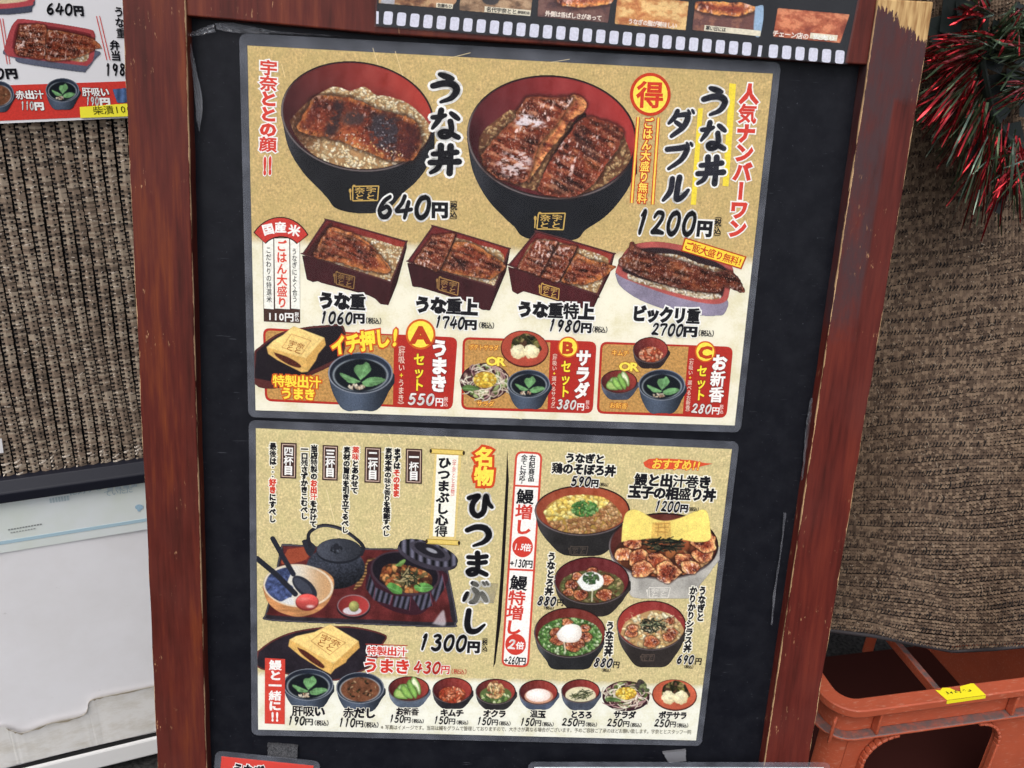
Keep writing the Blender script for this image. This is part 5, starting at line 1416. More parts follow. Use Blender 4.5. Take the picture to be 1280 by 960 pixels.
L.run('国', (328.5, 288), (342, 285), 13, WHITE, bold=.04); L.run('産', (343.5, 284), (358, 284), 13, WHITE, bold=.04); L.run('米', (361, 286), (375, 290), 13, WHITE, bold=.04)
L.run('こだわりの特選米', (335.6, 308), (336.6, 378), 6.4, BLACK, vert=True, bold=.01)
L.run('ごはん大盛り', (352, 300), (353, 385), 12.5, (214, 76, 56), vert=True, bold=.03)
L.run('うなぎによく合う', (368, 310), (368.8, 378), 6.2, BLACK, vert=True, bold=.01)
L.run('110円', (334, 395), (367.5, 396.5), 11, WHITE, bold=.03); L.run('税込', (371, 390), (371.2, 402), 5, WHITE, vert=True)
L.obj('rice_notice', r)
# --- four boxes
def boxname(nm, A, Bp, h, num, a, b, h2, ya, yb, h3, tx, ty, th):
    words(s, r, 'dish_name', [(nm, A, Bp, h, K)])
    price(s, r, 'price', [(num, a, b, h2), ('円', ya, yb, h3), ('（税込）', tx, ty, th)], ow=.0009)
boxname('うな重', (398, 375), (457, 378), 20, '1060', (399.5, 396.5), (441.5, 398), 15, (441.5, 397.5), (456, 398), 12, (457, 400.5), (477, 401.3), 7.5)
boxname('うな重上', (518.5, 380), (597, 384.5), 19.5, '1740', (543, 402), (581.5, 404), 15, (581, 405.5), (596, 406), 12, (598.5, 406.3), (618, 407), 7.5)
boxname('うな重特上', (646.5, 386), (742.5, 390), 19, '1980', (685, 406), (726, 408), 15, (726, 409.3), (739.5, 409.8), 12, (740, 411.5), (759.5, 412.3), 7.5)
boxname('ビックリ重', (790.5, 391.5), (875, 395.5), 19, '2700', (814, 411), (854.5, 413), 15, (854, 414), (871.5, 414.6), 12.5, (872.8, 416), (892.5, 417), 7.5)
L = Letters(s, .0005)
L.poly([(855.6, 296.6), (933.2, 320.6), (926.6, 336.6), (850.8, 313.6)], (176, 66, 34)); L.poly([(857, 298.6), (931, 321.6), (925.4, 334.6), (852.8, 312.6)], (250, 214, 70), .00003)
L.run('ご飯大盛り無料!', (856, 306), (927, 328), 10.5, (190, 58, 34), bold=.03); 
L.z += .00006
L.obj('slanted_badge', r)
# --- the three set panels
def setpanel(TL, TR, BR, BL, st, sb, circ, letter, sety, setw, nm, nmA, nmB, nmw, note, nA, nB, nw, num, a, b, h, ya, yb, yh, ta, tb, tw):
    L = Letters(s, .00012)
    L.poly(rrect(TL, TR, BR, BL, 9), (178, 50, 42))
    ins = 3.0
    q = rrect(TL, TR, BR, BL, 9, ins)
    left = [p for p in q if p[0] < st[0] - 4] 
    i = [tuple(p) for p in left]
    tl = [p for p in i if p[1] < (TL[1] + BL[1]) / 2]; bl = [p for p in i if p[1] >= (TL[1] + BL[1]) / 2]
    L.poly(tl + [(st[0], st[1])] + [(sb[0], sb[1])] + bl, (190, 146, 86), .00003)
    pan = L.obj('set_panel', r)
    L = Letters(s, .00046)
    cx, cy, cr = circ
    L.disc((cx, cy), cr, cr * 1.03, (206, 96, 40)); L.disc((cx, cy), cr * .86, cr * .89, (252, 226, 84), .00003)
    L.run(letter, (cx - cr * .62, cy), (cx + cr * .62, cy + .6), cr * 1.42, (186, 66, 36), bold=.055)
    L.obj('set_badge', pan)
    L = Letters(s, .0004)
    L.run('セット', sety[0], sety[1], setw, YEL, out=(120, 30, 26), ow=.0004, bold=.035, vert=True)
    L.run(nm, nmA, nmB, nmw, (245, 240, 236), out=(120, 30, 26), ow=.0005, bold=.055, vert=True)
    L.run(note, nA, nB, nw, (238, 214, 196), vert=True, bold=.01, reds=[note.index('+')], redc=YEL)
    L.run(num, a, b, h, (245, 240, 236), brush=True, out=(120, 30, 26), ow=.0004); L.run('円', ya, yb, yh, (245, 240, 236), bold=.03)
    L.run('税込', ta, tb, tw, (238, 200, 190), vert=True)
    L.obj('set_lettering', pan)
    return pan
pA = setpanel((328.7, 409.8), (572, 421.7), (565.6, 512), (331.3, 501.4), (492.6, 419.5), (491.2, 505.8), (525.8, 417.7, 18.6), 'A',
         ((524.5, 441), (523, 489)), 13.5, 'うまき', (550, 424), (548, 490), 21, '《肝吸い+うまき》', (502.5, 429), (501, 508), 8,
         '550', (509.5, 498), (543.5, 499.5), 14, (544, 502), (554.5, 502.5), 10.5, (557.6, 496), (557, 508), 5)
pB = setpanel((578.4, 421.2), (745.8, 427), (740.9, 516.8), (576.3, 511.9), (688, 428), (684.2, 511.5), (710, 433.8, 12.9), 'B',
         ((708.2, 450), (705.5, 497)), 12.5, 'サラダ', (730, 437), (726.6, 498), 17.5, '《肝吸い+選べるサラダ》', (693.8, 440), (691, 512), 5.6,
         '380', (695.5, 504.8), (720.5, 506), 11.5, (721, 508), (730.5, 508.4), 9, (734.5, 500), (734, 511), 4.5)
pC = setpanel((750.5, 426.9), (916.5, 433.5), (908, 522.5), (745.6, 516.9), (860.7, 433.5), (853.4, 517), (881.4, 439.5, 12.9), 'C',
         ((878.2, 456), (874.6, 501)), 12.5, 'お新香', (900, 443), (894.4, 503), 18, '《お吸い+選べるお新香》', (864.6, 446), (859, 516), 5.6,
         '280', (864, 510), (889.5, 511.5), 11.5, (889.5, 513), (899.5, 513.4), 9, (902, 505.5), (901.5, 517), 4.5)
Y2 = kw(fill=(252, 226, 76), out=(206, 96, 40), ow=.0011, bold=.04)
words(s, pA, 'set_note', [('特製出汁', (341, 475.5), (401.5, 478), 14.5, Y2), ('うまき', (351, 491), (394.5, 493), 14.5, Y2)], .00048)
words(s, pA, 'slogan', [('イチ押し', (414, 433), (487, 421), 23, kw(fill=(252, 224, 72), out=(204, 84, 40), ow=.0013, bold=.05, shear=.12)), ('!', (488, 422), (500, 420), 26, kw(fill=(252, 224, 72), out=(204, 84, 40), ow=.0013, bold=.03, shear=.3))], .00050)
YO = kw(fill=(250, 196, 92), out=(178, 104, 50), ow=.0005, bold=.015)
words(s, pB, 'set_note', [('ポテトサラダ', (586, 433.5), (623, 435), 6.6, YO)])
words(s, pB, 'set_note', [('サラダ', (596, 504), (617.5, 505), 6.4, YO)])
words(s, pC, 'set_note', [('キムチ', (764.5, 440.5), (786, 441.5), 7.2, YO)])
words(s, pC, 'set_note', [('お新香', (762, 506.3), (784, 507.5), 7, YO)])
OR = kw(fill=(250, 226, 92), out=(170, 120, 50), ow=.0007, bold=.035)
words(s, pB, 'set_note', [('OR', (609, 450.5), (633, 451.8), 13.5, OR)], .00052)
words(s, pC, 'set_note', [('OR', (775, 457.3), (799.5, 458.5), 13.5, OR)], .00052)

for a, b in (((466, 60), (476, 92)), ((494, 64), (506, 104)), ((560, 73), (588, 66)), ((688, 78), (712, 74)), ((352, 80), (356, 96)), ((846, 440), (858, 432))):
    L = Letters(S1, .0001); L.line(a, b, .8, (232, 210, 158)); L.obj('crease', menu1)
# --- pictures of the upper menu
p = Pic(s, (340, 70), 4.923, (50, 20, 1000, 980))
body = np.array([(56, 350), (100, 560), (190, 715), (300, 830), (345, 880), (390, 935), (500, 965), (640, 965), (735, 925), (800, 850), (880, 780), (950, 690), (1000, 560), (1000, 420)], float)
mi = bowl(p, (526, 372), 474, 336, 9, body, (28, 28, 32), ((70, 28, 30), (196, 62, 50)), 13)
rm = p.m_poly([(110, 400), (200, 300), (330, 210), (400, 190), (480, 215), (570, 190), (640, 240), (720, 250), (850, 300), (960, 410), (1000, 500), (900, 640), (700, 720), (500, 710), (300, 640), (160, 510)]) * mi
p.put(p.m_d(p.sdf([(100, 400), (330, 190), (720, 230), (980, 420), (1000, 520), (700, 740), (160, 530)]) , 60) * .35 * mi, (60, 26, 22), False)
rice(p, rm, 950, 15, 9)
p.tint(p.m_ell((130, 430), 150, 190, 0, 90) * rm, (.55, .42, .38))
eel(p, [(160, 430), (210, 330), (268, 252), (380, 245), (520, 268), (700, 345), (855, 385), (920, 470), (905, 580), (850, 645), (740, 640), (640, 610), (470, 545), (380, 510), (270, 490), (175, 462)], 22, 46, char=.25, glare=.22, seed=0, edge=(186, 112, 52))
eg_ = p.m_poly([(160, 430), (210, 330), (268, 252), (380, 245), (520, 268), (700, 345), (855, 385), (920, 470), (905, 580), (850, 645), (740, 640), (640, 610), (470, 545), (380, 510), (270, 490), (175, 462)])
cn = fbm(p.X / 26, p.Y / 20, 6, 4)
for pts_, col_, op_ in (([(395, 270), (440, 280), (430, 370), (400, 470), (330, 500), (330, 440), (370, 350)], (44, 34, 38), .85), ([(250, 300), (300, 262), (290, 340), (240, 430), (200, 440)], (84, 30, 28), .5),
                        ([(450, 350), (520, 335), (570, 365), (560, 410), (500, 430), (440, 410)], (56, 48, 52), .8), ([(620, 370), (700, 360), (790, 400), (780, 480), (760, 570), (690, 575), (620, 540), (600, 460)], (54, 46, 52), .95),
                        ([(800, 440), (880, 430), (890, 520), (860, 600), (790, 620), (770, 540)], (74, 30, 32), .7)):
    p.put(p.m_poly(pts_, 22) * sst(.30, .52, cn) * op_ * eg_, C_(*col_) * (.75 + .6 * fbm(p.X / 7, p.Y / 7, 3, 2)[..., None]), False)
p.grains(p.m_poly([(620, 380), (780, 410), (760, 560), (630, 530)]) * eg_, 60, 5, 3, [(150, 140, 150), (110, 100, 108)], shade=.1)
p.grains(p.m_poly([(480, 470), (700, 560), (820, 620), (600, 600), (430, 520)]) * eg_, 40, 8, 4, [(236, 190, 120), (226, 206, 190)], shade=.1)
pic = p.build('bowl_picture', r)
emblem(s, pic, ((441, 233), (473.5, 232.5), (472, 250.5), (441, 251)), 'bowl_emblem')

p = Pic(s, (580, 85), 4.573, (5, 30, 990, 985))
body = np.array([(16, 400), (50, 590), (130, 745), (230, 855), (290, 910), (330, 960), (420, 985), (560, 990), (650, 975), (695, 925), (800, 855), (890, 760), (960, 640), (985, 470)], float)
mi = bowl(p, (503, 396), 487, 354, 5, body, (26, 27, 32), ((84, 30, 36), (186, 54, 50)), 13)
rm = p.m_poly([(85, 400), (130, 340), (220, 270), (290, 240), (500, 300), (850, 330), (930, 430), (950, 540), (840, 640), (700, 720), (400, 700), (150, 600), (90, 500)]) * mi
rice(p, rm, 900, 15, 9, [(176, 130, 82), (196, 150, 98), (150, 104, 66), (210, 170, 116)], (110, 66, 42))
p.put(p.m_poly([(430, 700), (470, 560), (640, 290), (700, 270), (640, 420), (560, 700)]) * mi, (30, 14, 14), False)
eel(p, [(436, 650), (500, 515), (600, 375), (680, 282), (790, 300), (905, 352), (885, 440), (830, 525), (745, 655), (640, 730), (520, 735), (430, 705)], 30, 40, char=.55, glare=.42, seed=2, edge=(150, 62, 40), ribs=4.2)
eel(p, [(370, 655), (480, 480), (560, 390), (600, 310), (680, 250), (698, 200), (650, 158), (610, 165), (540, 300), (420, 450), (340, 600)], 120, 34, char=.25, glare=.05, seed=1, edge=(214, 150, 84), tone=1.2, edgew=1.8)
eel(p, [(98, 500), (200, 375), (285, 290), (330, 210), (380, 168), (500, 168), (622, 166), (590, 230), (520, 330), (440, 430), (385, 560), (350, 655), (220, 640), (125, 580)], 20, 44, char=.3, glare=.75, seed=4, edge=(156, 84, 50), ribs=4.6, edgew=.5)
p.put(np.clip(p.m_poly([(290, 290), (345, 262), (440, 300), (470, 335), (380, 335), (300, 325)], 14) * sst(.35, .6, fbm(p.X / 22, p.Y / 12, 3)), 0, .9), (236, 226, 232), False)
p.put(np.clip(p.m_poly([(190, 520), (260, 480), (370, 490), (370, 570), (300, 620), (200, 590)], 30) * sst(.42, .62, fbm(p.X / 24, p.Y / 11, 5)), 0, .8), (232, 214, 214), False)
p.tint(p.m_poly([(0, 300), (100, 330), (110, 620), (300, 760), (0, 800)], 60) * mi, (.75, .7, .7))
pic = p.build('bowl_picture', r)
emblem(s, pic, ((673, 267), (706.5, 266.5), (704, 287), (671, 286)), 'bowl_emblem')

def lacquer_box(p, TL, TR, BR, BL, front, right, iw, out=(62, 26, 30)):
    TL, TR, BR, BL = [np.array(q, float) for q in (TL, TR, BR, BL)]
    n = fbm(p.X / 30, p.Y / 90, 2)[..., None]
    p.put(p.m_poly(right, smooth=False, soft=2), np.clip(C_(*out) * (.62 + .3 * n), 0, 255))
    p.put(p.m_poly(front, smooth=False, soft=2), np.clip(C_(*out) * (.8 + .5 * n), 0, 255))
    Q = [TL, TR, BR, BL]; P = catmull(np.array(sum([[q + (Q[k - 1] - q) * .04, q + (Q[(k + 1) % 4] - q) * .04] for k, q in enumerate(Q)], [])).reshape(-1, 2), 3)
    d = p.sdf(P)
    p.put(p.m_d(d), (56, 20, 24))
    p.put(np.exp(-((d + iw * .35) / (iw * .28)) ** 2) * .55 * p.m_d(d) * sst(-.3, .6, fbm(p.X / 120, p.Y / 120, 3)), (150, 96, 92), False)
    mi = p.m_d(d + iw)
    g = np.clip((p.X - TL[0]) / (TR[0] - TL[0]), 0, 1)[..., None]
    p.put(mi, np.clip(C_(112, 36, 36) * (1 - g) + C_(164, 56, 44) * g + (n - .5) * 30, 0, 255))
    return mi

p = Pic(s, (370, 270), 4.741, (25, 5, 670, 540))
mi = lacquer_box(p, (178, 14), (660, 148), (565, 398), (34, 228), [(36, 232), (566, 392), (548, 528), (500, 522), (470, 490), (430, 470), (150, 396), (130, 386), (100, 392), (64, 376)], [(562, 392), (658, 152), (656, 190), (600, 400), (548, 528)], 10)
rm = p.m_poly([(90, 235), (190, 110), (340, 110), (440, 130), (600, 180), (640, 200), (560, 385), (400, 345), (200, 280)]) * mi
rice(p, rm, 420, 10, 7, WRICE + RICE)
p.put(p.m_poly([(50, 230), (180, 60), (215, 60), (110, 240)], 10) * mi, (64, 28, 26), False)
eel(p, [(208, 62), (300, 92), (370, 118), (450, 180), (520, 260), (562, 312), (545, 335), (470, 330), (400, 318), (250, 275), (108, 242), (128, 180), (165, 110)], 21, 30, char=.35, glare=.12, seed=3, edge=(206, 124, 60), ribs=4.6, edgew=1.7)
p.stroke([(220, 90), (350, 130), (460, 200), (550, 310)], 7, (60, 34, 30), .5)
pic = p.build('box_meal_picture', r)
emblem(s, pic, ((420, 340), (443.5, 346), (442, 361), (420.5, 355)), 'box_emblem', (146, 110, 66))
p = Pic(s, (370, 270), 4.741, (650, 45, 1280, 570))
mi = lacquer_box(p, (812, 52), (1272, 190), (1180, 424), (656, 272), [(658, 276), (1182, 420), (1150, 560), (1100, 555), (1050, 520), (780, 436), (740, 424), (690, 418)], [(1178, 420), (1270, 196), (1245, 330), (1150, 560)], 10)
rm = p.m_poly([(700, 270), (830, 130), (1000, 140), (1080, 170), (1230, 230), (1180, 415), (1000, 370), (860, 320)]) * mi
rice(p, rm, 380, 10, 7, WRICE + RICE)
eel(p, [(938, 150), (1050, 165), (1150, 225), (1245, 296), (1200, 340), (1150, 372), (1000, 352), (858, 315), (870, 270), (910, 200)], 19, 28, char=.35, glare=.35, seed=5, edge=(196, 116, 54), ribs=4.4, edgew=1.5)
eel(p, [(808, 115), (880, 108), (945, 106), (920, 170), (850, 322), (770, 300), (702, 276), (750, 200)], 15, 28, char=.3, glare=.7, seed=1, edge=(150, 84, 50), ribs=4.2, edgew=.7)
p.stroke([(950, 110), (900, 230), (855, 320)], 10, (36, 16, 16), .7)
pic = p.build('box_meal_picture', r)
emblem(s, pic, ((549, 346.5), (573.5, 353.5), (572, 369), (548.5, 362)), 'box_emblem', (166, 126, 76))
p = Pic(s, (630, 285), 4.129, (15, 5, 590, 430))
mi = lacquer_box(p, (168, 12), (574, 130), (484, 348), (18, 194), [(20, 198), (485, 344), (456, 424), (420, 420), (100, 326), (70, 342), (42, 326)], [(482, 344), (572, 134), (545, 240), (456, 424)], 9, (74, 26, 30))
rm = p.m_poly([(70, 200), (170, 60), (370, 100), (500, 140), (540, 180), (480, 335), (300, 280)]) * mi
rice(p, rm, 330, 9, 6, WRICE + RICE)
eel(p, [(372, 130), (450, 165), (570, 195), (560, 215), (500, 262), (440, 285), (390, 292), (298, 272), (330, 200)], 14, 22, char=.3, glare=.25, seed=6, edge=(200, 118, 54), ribs=4.2, edgew=1.5)
eel(p, [(270, 90), (330, 88), (378, 96), (345, 160), (285, 272), (230, 265), (182, 242), (225, 170)], 18, 22, char=.3, glare=.65, seed=2, edge=(150, 76, 46), ribs=4.0)
eel(p, [(165, 62), (220, 66), (278, 76), (240, 150), (188, 244), (120, 222), (74, 202), (125, 120)], 18, 22, char=.3, glare=.65, seed=7, edge=(150, 76, 46), ribs=4.0)
for a in ([(280, 76), (235, 160), (190, 244)], [(380, 98), (340, 180), (290, 272)]): p.stroke(a, 8, (36, 16, 16), .75)
pic = p.build('box_meal_picture', r)
emblem(s, pic, ((677, 354.5), (699, 361), (698, 374.5), (676, 368)), 'box_emblem', (206, 164, 90))
p = Pic(s, (630, 285), 4.129, (565, 60, 1255, 460))
n = fbm(p.X / 60, p.Y / 60, 1)[..., None]
p.put(p.m_poly([(572, 232), (600, 300), (700, 370), (850, 425), (1000, 450), (1100, 452), (1138, 440), (1150, 370), (1000, 370), (700, 280)]), C_(150, 140, 164) * (.8 + .3 * n))
do = p.sdf(catmull(np.array([(574, 228), (600, 160), (650, 95), (740, 72), (850, 76), (1000, 110), (1130, 160), (1185, 220), (1165, 320), (1150, 372), (1100, 392), (1000, 382), (850, 345), (700, 292), (610, 255), (574, 228)], float), 4))
p.put(p.m_d(do), C_(186, 84, 78) * (.85 + .3 * n))
mi = p.m_d(do + 30, 4); p.put(mi, (48, 32, 36))
rice(p, p.m_poly([(640, 235), (700, 260), (850, 300), (1000, 330), (1110, 340), (1105, 366), (1000, 362), (850, 325), (700, 285), (640, 262)]), 150, 11, 7, WRICE, (150, 110, 70))
rice(p, p.m_poly([(790, 130), (900, 140), (1000, 180), (1130, 215), (1120, 240), (950, 200), (780, 150)]), 90, 10, 7, WRICE, (150, 110, 70))
eel(p, [(598, 190), (590, 158), (640, 130), (650, 80), (668, 74), (690, 108), (800, 138), (950, 180), (1080, 226), (1150, 216), (1205, 250), (1245, 322), (1215, 332), (1140, 300), (1112, 332), (1000, 326), (850, 296), (740, 262), (650, 222)], 14, 26, char=.35, glare=.3, seed=1, edge=(120, 64, 50), tone=.85, ribs=3.6)
p.build('boat_dish_picture', r)
# set pictures
p = Pic(s, (315, 400), 4.83, (15, 0, 860, 560))
for off, c in ((0, (96, 44, 42)), (12, (34, 28, 34))):
    p.put(p.m_d(p.sdf(catmull(np.array([(15, 185), (150, 85), (300, 46), (430, 32), (555, 38), (552, 210), (460, 272), (350, 325), (300, 372), (160, 412), (15, 385), (15, 185)], float), 4)) + off), c)
p.put(p.m_poly([(15, 350), (160, 372), (300, 340), (460, 262), (470, 280), (330, 345), (160, 412), (15, 388)]), (92, 44, 42))
omelette(p, [(250, 36), (437, 106), (326, 230), (88, 164), (130, 124), (190, 88)], [(88, 162), (326, 228), (338, 312), (300, 316), (150, 240), (98, 204)], [(326, 228), (437, 104), (446, 150), (400, 205), (385, 245), (337, 312)], [(132, 194), (220, 225), (292, 270), (285, 288), (220, 268), (150, 222)], [(238, 84), (356, 124), (302, 205), (182, 164)], 60)
soup(p, (655, 320), 196, 125, 545)
p.build('set_picture', pA)
words(s, pA, 'stamp', [('宇奈', (361, 427.5), (381, 434), 7, kw(fill=(160, 96, 40), bold=.01)), ('とと', (357.5, 433), (377, 440), 7, kw(fill=(160, 96, 40), bold=.01))], .0004)
p = Pic(s, (570, 405), 7.11, (30, 50, 850, 760))
mo = p.m_ell((610, 222), 214, 164, 6); p.put(mo, (84, 32, 28)); p.put(p.m_ell((610, 218), 206, 154, 6), C_(188, 74, 54) * (.86 + .25 * fbm(p.X / 60, p.Y / 60, 1)[..., None]))
potato(p, (610, 215), 165)
salad(p, (258, 512), 222, 166)
soup(p, (645, 530), 190, 125, 752)
p.build('set_picture', pB)
p = Pic(s, (740, 410), 7.11, (70, 75, 840, 765))
smallbowl(p, (520, 196), 158, 116, 358, (48, 36, 38)); kimchi(p, (522, 236), 105, 68)
smallbowl(p, (240, 478), 162, 106, 636, (70, 76, 92)); pickles(p, (240, 480), 128)
soup(p, (620, 505), 208, 138, 755)
p.build('set_picture', pC)

# ------------------------------------------------------------------ the lower menu
S2 = BOARD.moved(.0008, -.000165, -.313097, -.0140795)
menu2 = thing('laminated_menu', S2, 'lower laminated menu with a black kettle tray picture and a row of nine side dishes', 'menu', 'laminated menus on the board')
mesh_obj('printed_paper', [(0, 0, 0), (0, -H3, 0), (W3, -H3, 0), (W3, 0, 0)], [(0, 1, 2, 3)], paper_mat('pale_gold_paper', (208, 192, 144), (236, 235, 222), -.2385, .003), menu2)
laminate(menu2, W3, H3, .0060, .0058, .0072, .0058)
s, r = S2, menu2
def course(box, ch):
    (x0, y0), (x1, y1) = box
    L = Letters(s, .0003); q = [(x0, y0), (x1, y0 + .8), (x1 - .6, y1 + .8), (x0 - .6, y1)]
    L.poly(q, (66, 46, 42))
    def ins(d): return [(x0 + d, y0 + d), (x1 - d, y0 + .8 + d), (x1 - .6 - d, y1 + .8 - d), (x0 - .6 + d, y1 - d)]
    L.poly(ins(1.8), (214, 186, 170), .00003); L.poly(ins(2.8), (70, 48, 44), .00006)
    cx = (x0 + x1) / 2
    L.z += .00009
    L.run(ch, (cx, y0 + 5), (cx - .5, y1 - 4), 11.5, WHITE, bold=.05, vert=True)
    L.obj('course_tablet', r)
for b, c in ((((351, 553), (371, 597.5)), '四杯目'), (((403.3, 556), (422.8, 600)), '三杯目'), (((456, 558.4), (476.6, 603)), '二杯目'), (((507.2, 560.4), (528, 604)), '一杯目')): course(b, c)
T = lambda **k: dict(fill=BLACK, out=(240, 236, 220), ow=.0009, bold=.066, vert=True, **k)
words(s, r, 'serving_steps', [('最後は・・・好きにすべし', (341.4, 553), (340.6, 653), 8.2, T(reds=(6, 7)))])
words(s, r, 'serving_steps', [('当店特製のお出汁をかけて', (392.9, 556), (391.6, 659), 8.2, T(reds=(5, 6, 7))), ('一口残さずかきこむべし', (380.9, 557), (380.2, 649), 8.2, T())])
words(s, r, 'serving_steps', [('薬味とあわせて', (445, 558), (443, 617), 8.4, T(reds=(0, 1))), ('素材の旨味を引き立てるべし', (433.9, 558), (431.2, 666), 8.2, T())])
words(s, r, 'serving_steps', [('まずはそのまま', (496.8, 560), (495, 621), 8.2, T(reds=(3, 4, 5, 6))), ('素材本来の味と香りを堪能すべし', (486.2, 559.5), (482.4, 670), 8.2, T())])
L = Letters(s, .0003)
L.poly([(543.6, 565), (577, 566), (569.8, 676), (536, 674)], (222, 200, 134)); L.poly([(546, 568), (573, 569), (567.5, 671), (541, 670)], (242, 240, 228), .00003)
for a, b in (((538.5, 563.5), (579.7, 566)), ((533.3, 676.3), (573.8, 678.6))):
    L.line(a, b, 6.6, (176, 146, 66), .00004); L.line(a, b, 4.6, (226, 200, 112), .00006)
    for e in (a, b): L.disc(e, 1.6, 2.6, (60, 46, 30), .00008, 12)
L.run('ひつまぶし心得', (556, 571), (551.2, 671), 15.5, BLACK, bold=.05, vert=True)
L.run('《宇奈とと名物》', (568.3, 572), (565.4, 622), 4.6, RED, bold=.01, vert=True)
L.obj('scroll_heading', r)
words(s, r, 'dish_name', [('名物', (605.8, 559), (604.8, 607), 23, kw(fill=(252, 226, 92), out=(208, 76, 40), ow=.0022, bold=.045, vert=True))])
words(s, r, 'dish_name', [('ひつまぶし', (601, 612), (591.5, 794), 33, kw(fill=BLACK, out=WHITE, ow=.0017, brush=True, vert=True))])
price(s, r, 'price', [('1300', (522.5, 802), (584.5, 804), 20), ('円', (584, 808), (600, 808.6), 14), ('（税込）', (606.4, 794), (605.6, 818), 6.5, kw(vert=True))], ow=.0013)
L = Letters(s, .0002)
pl = [(633.9, 560.6), (635.6, 600), (631.4, 660), (628.6, 720), (624.2, 780), (617, 834)]
pr = [(638.4, 640), (635, 720), (629.5, 790)]
L.poly([(634, 560.6), (632.4, 600), (629, 660), (625.6, 720), (621, 780), (616.6, 834), (619.2, 829), (626.2, 775), (629.8, 720), (633, 660), (636, 600)], (28, 22, 22))
L.obj('divider_stroke', r)
L = Letters(s, .0002)
cq = ((644.4, 563.6), (678.3, 565.4), (661, 834.6), (626.3, 832.5))
L.poly(rrect(*cq, 9), (206, 78, 62)); L.poly(rrect(*cq, 9, 2.6), (244, 242, 236), .00003)
L.line((641.6, 606.8), (675.6, 608.4), 2.4, (206, 78, 62), .00006); L.line((634.6, 711.4), (669, 713), 2.4, (206, 78, 62), .00006)
L.disc((653.2, 683.3), 12.9, 13.2, (206, 66, 54), .00007); L.disc((644.4, 805.4), 12.9, 13.2, (206, 66, 54), .00007)
L.z += .00010
L.run('右記商品', (665.8, 568), (663.6, 602), 7.6, BLACK, bold=.03, vert=True); L.run('全てに対応!', (655.8, 568), (652, 605), 7.6, BLACK, bold=.03, vert=True)
L.run('鰻増し', (657.2, 611), (652.8, 668), 21, BLACK, bold=.045, vert=True, reds=(1, 2), redc=(206, 66, 54))
L.run('鰻特増し', (649.6, 719), (640.2, 793), 21, BLACK, bold=.045, vert=True, reds=(1, 2, 3), redc=(206, 66, 54))
L.run('1.5', (642.5, 682.8), (655, 683.4), 10, WHITE, bold=.03, shear=.2); L.run('倍', (654, 684), (664, 684.5), 9, WHITE, bold=.03)
L.run('2', (634, 805), (645, 805.5), 12, WHITE, brush=True); L.run('倍', (645, 806.5), (655, 807), 9, WHITE, bold=.03)
L.run('+', (637, 703.6), (643, 703.8), 9, BLACK, bold=.03); L.run('130', (642.5, 703.6), (657, 704.3), 9.5, BLACK, brush=True); L.run('円', (656.5, 704.6), (666, 705), 9.5, BLACK, bold=.03)
L.run('+', (629.5, 825), (635.5, 825.2), 9, BLACK, bold=.03); L.run('260', (635, 825), (648.5, 825.7), 9.5, BLACK, brush=True); L.run('円', (648, 826), (657.5, 826.4), 9.5, BLACK, bold=.03)
L.obj('extra_eel_column', r)
K2 = dict(fill=BLACK, out=(240, 236, 222), ow=.0010, bold=.060)
words(s, r, 'dish_name', [('うなぎと', (706.5, 572), (756, 574), 11.5, K2), ('鶏のそぼろ丼', (690, 584.5), (769.5, 588.5), 13, K2)])
price(s, r, 'price', [('590', (713.5, 600.5), (739, 602), 12), ('円', (738.8, 603.6), (748.2, 604), 9), ('（税込）', (749, 605.3), (760.5, 605.8), 4.4)], ow=.0008)
L = Letters(s, .0003)
L.poly([(804, 578), (811, 573.5), (835, 573), (868, 575.5), (880, 578.5), (891, 579.5), (880, 582), (868, 585), (840, 586.5), (812, 586), (806, 583)], (214, 86, 56))
L.run('おすすめ!!', (815, 579.2), (876, 582), 13, (246, 208, 84), out=(206, 84, 40), ow=.0006, bold=.03, shear=.15)
L.obj('slogan', r)
words(s, r, 'dish_name', [('鰻と出汁巻き', (793, 599), (889, 603), 15, K2), ('玉子の相盛り丼', (785.5, 614), (894.5, 619), 15, K2)])
price(s, r, 'price', [('1200', (818, 632), (850, 633.6), 13), ('円', (850, 635), (860, 635.4), 9.5), ('（税込）', (860.3, 636), (873.5, 636.6), 5)], ow=.0008)
words(s, r, 'dish_name', [('うなとろ丼', (690, 690), (686, 744), 10, dict(K2, vert=True))])
price(s, r, 'price', [('880', (671.5, 750.4), (695.5, 751.6), 11), ('円', (696, 752.6), (704.6, 753), 8.5), ('（税込）', (680, 759.5), (692.5, 760), 4)], ow=.0008)
words(s, r, 'dish_name', [('うな玉丼', (763, 776.5), (760, 820), 10, dict(K2, vert=True))])
price(s, r, 'price', [('880', (742, 827.4), (766, 828.6), 11), ('円', (766, 830.3), (774.6, 830.7), 8.5), ('（税込）', (752, 837.3), (763.5, 837.8), 4)], ow=.0008)
words(s, r, 'dish_name', [('うなぎと', (878.6, 732.5), (874.6, 776.5), 9.2, dict(K2, vert=True)), ('かりかりシラス丼', (867.2, 732.5), (858.8, 815), 9.2, dict(K2, vert=True))])
price(s, r, 'price', [('690', (846, 823.4), (867.5, 824.6), 11), ('円', (868.5, 826), (877.2, 826.4), 8.5), ('（税込）', (855, 833), (866.5, 833.6), 4)], ow=.0008)
RW = dict(fill=(206, 62, 50), out=WHITE, ow=.0010, bold=.04)
L = Letters(s, .0004)
L.run('特製出汁', (458.5, 812.8), (509, 814.6), 11, **RW)
L.line((457, 804.8), (509.5, 806.8), 1.1, (180, 66, 56), .00003); L.line((457, 820.3), (509.5, 822.2), 1.1, (180, 66, 56), .00003)
L.run('うまき', (453.5, 831), (513, 833.4), 18, **RW)
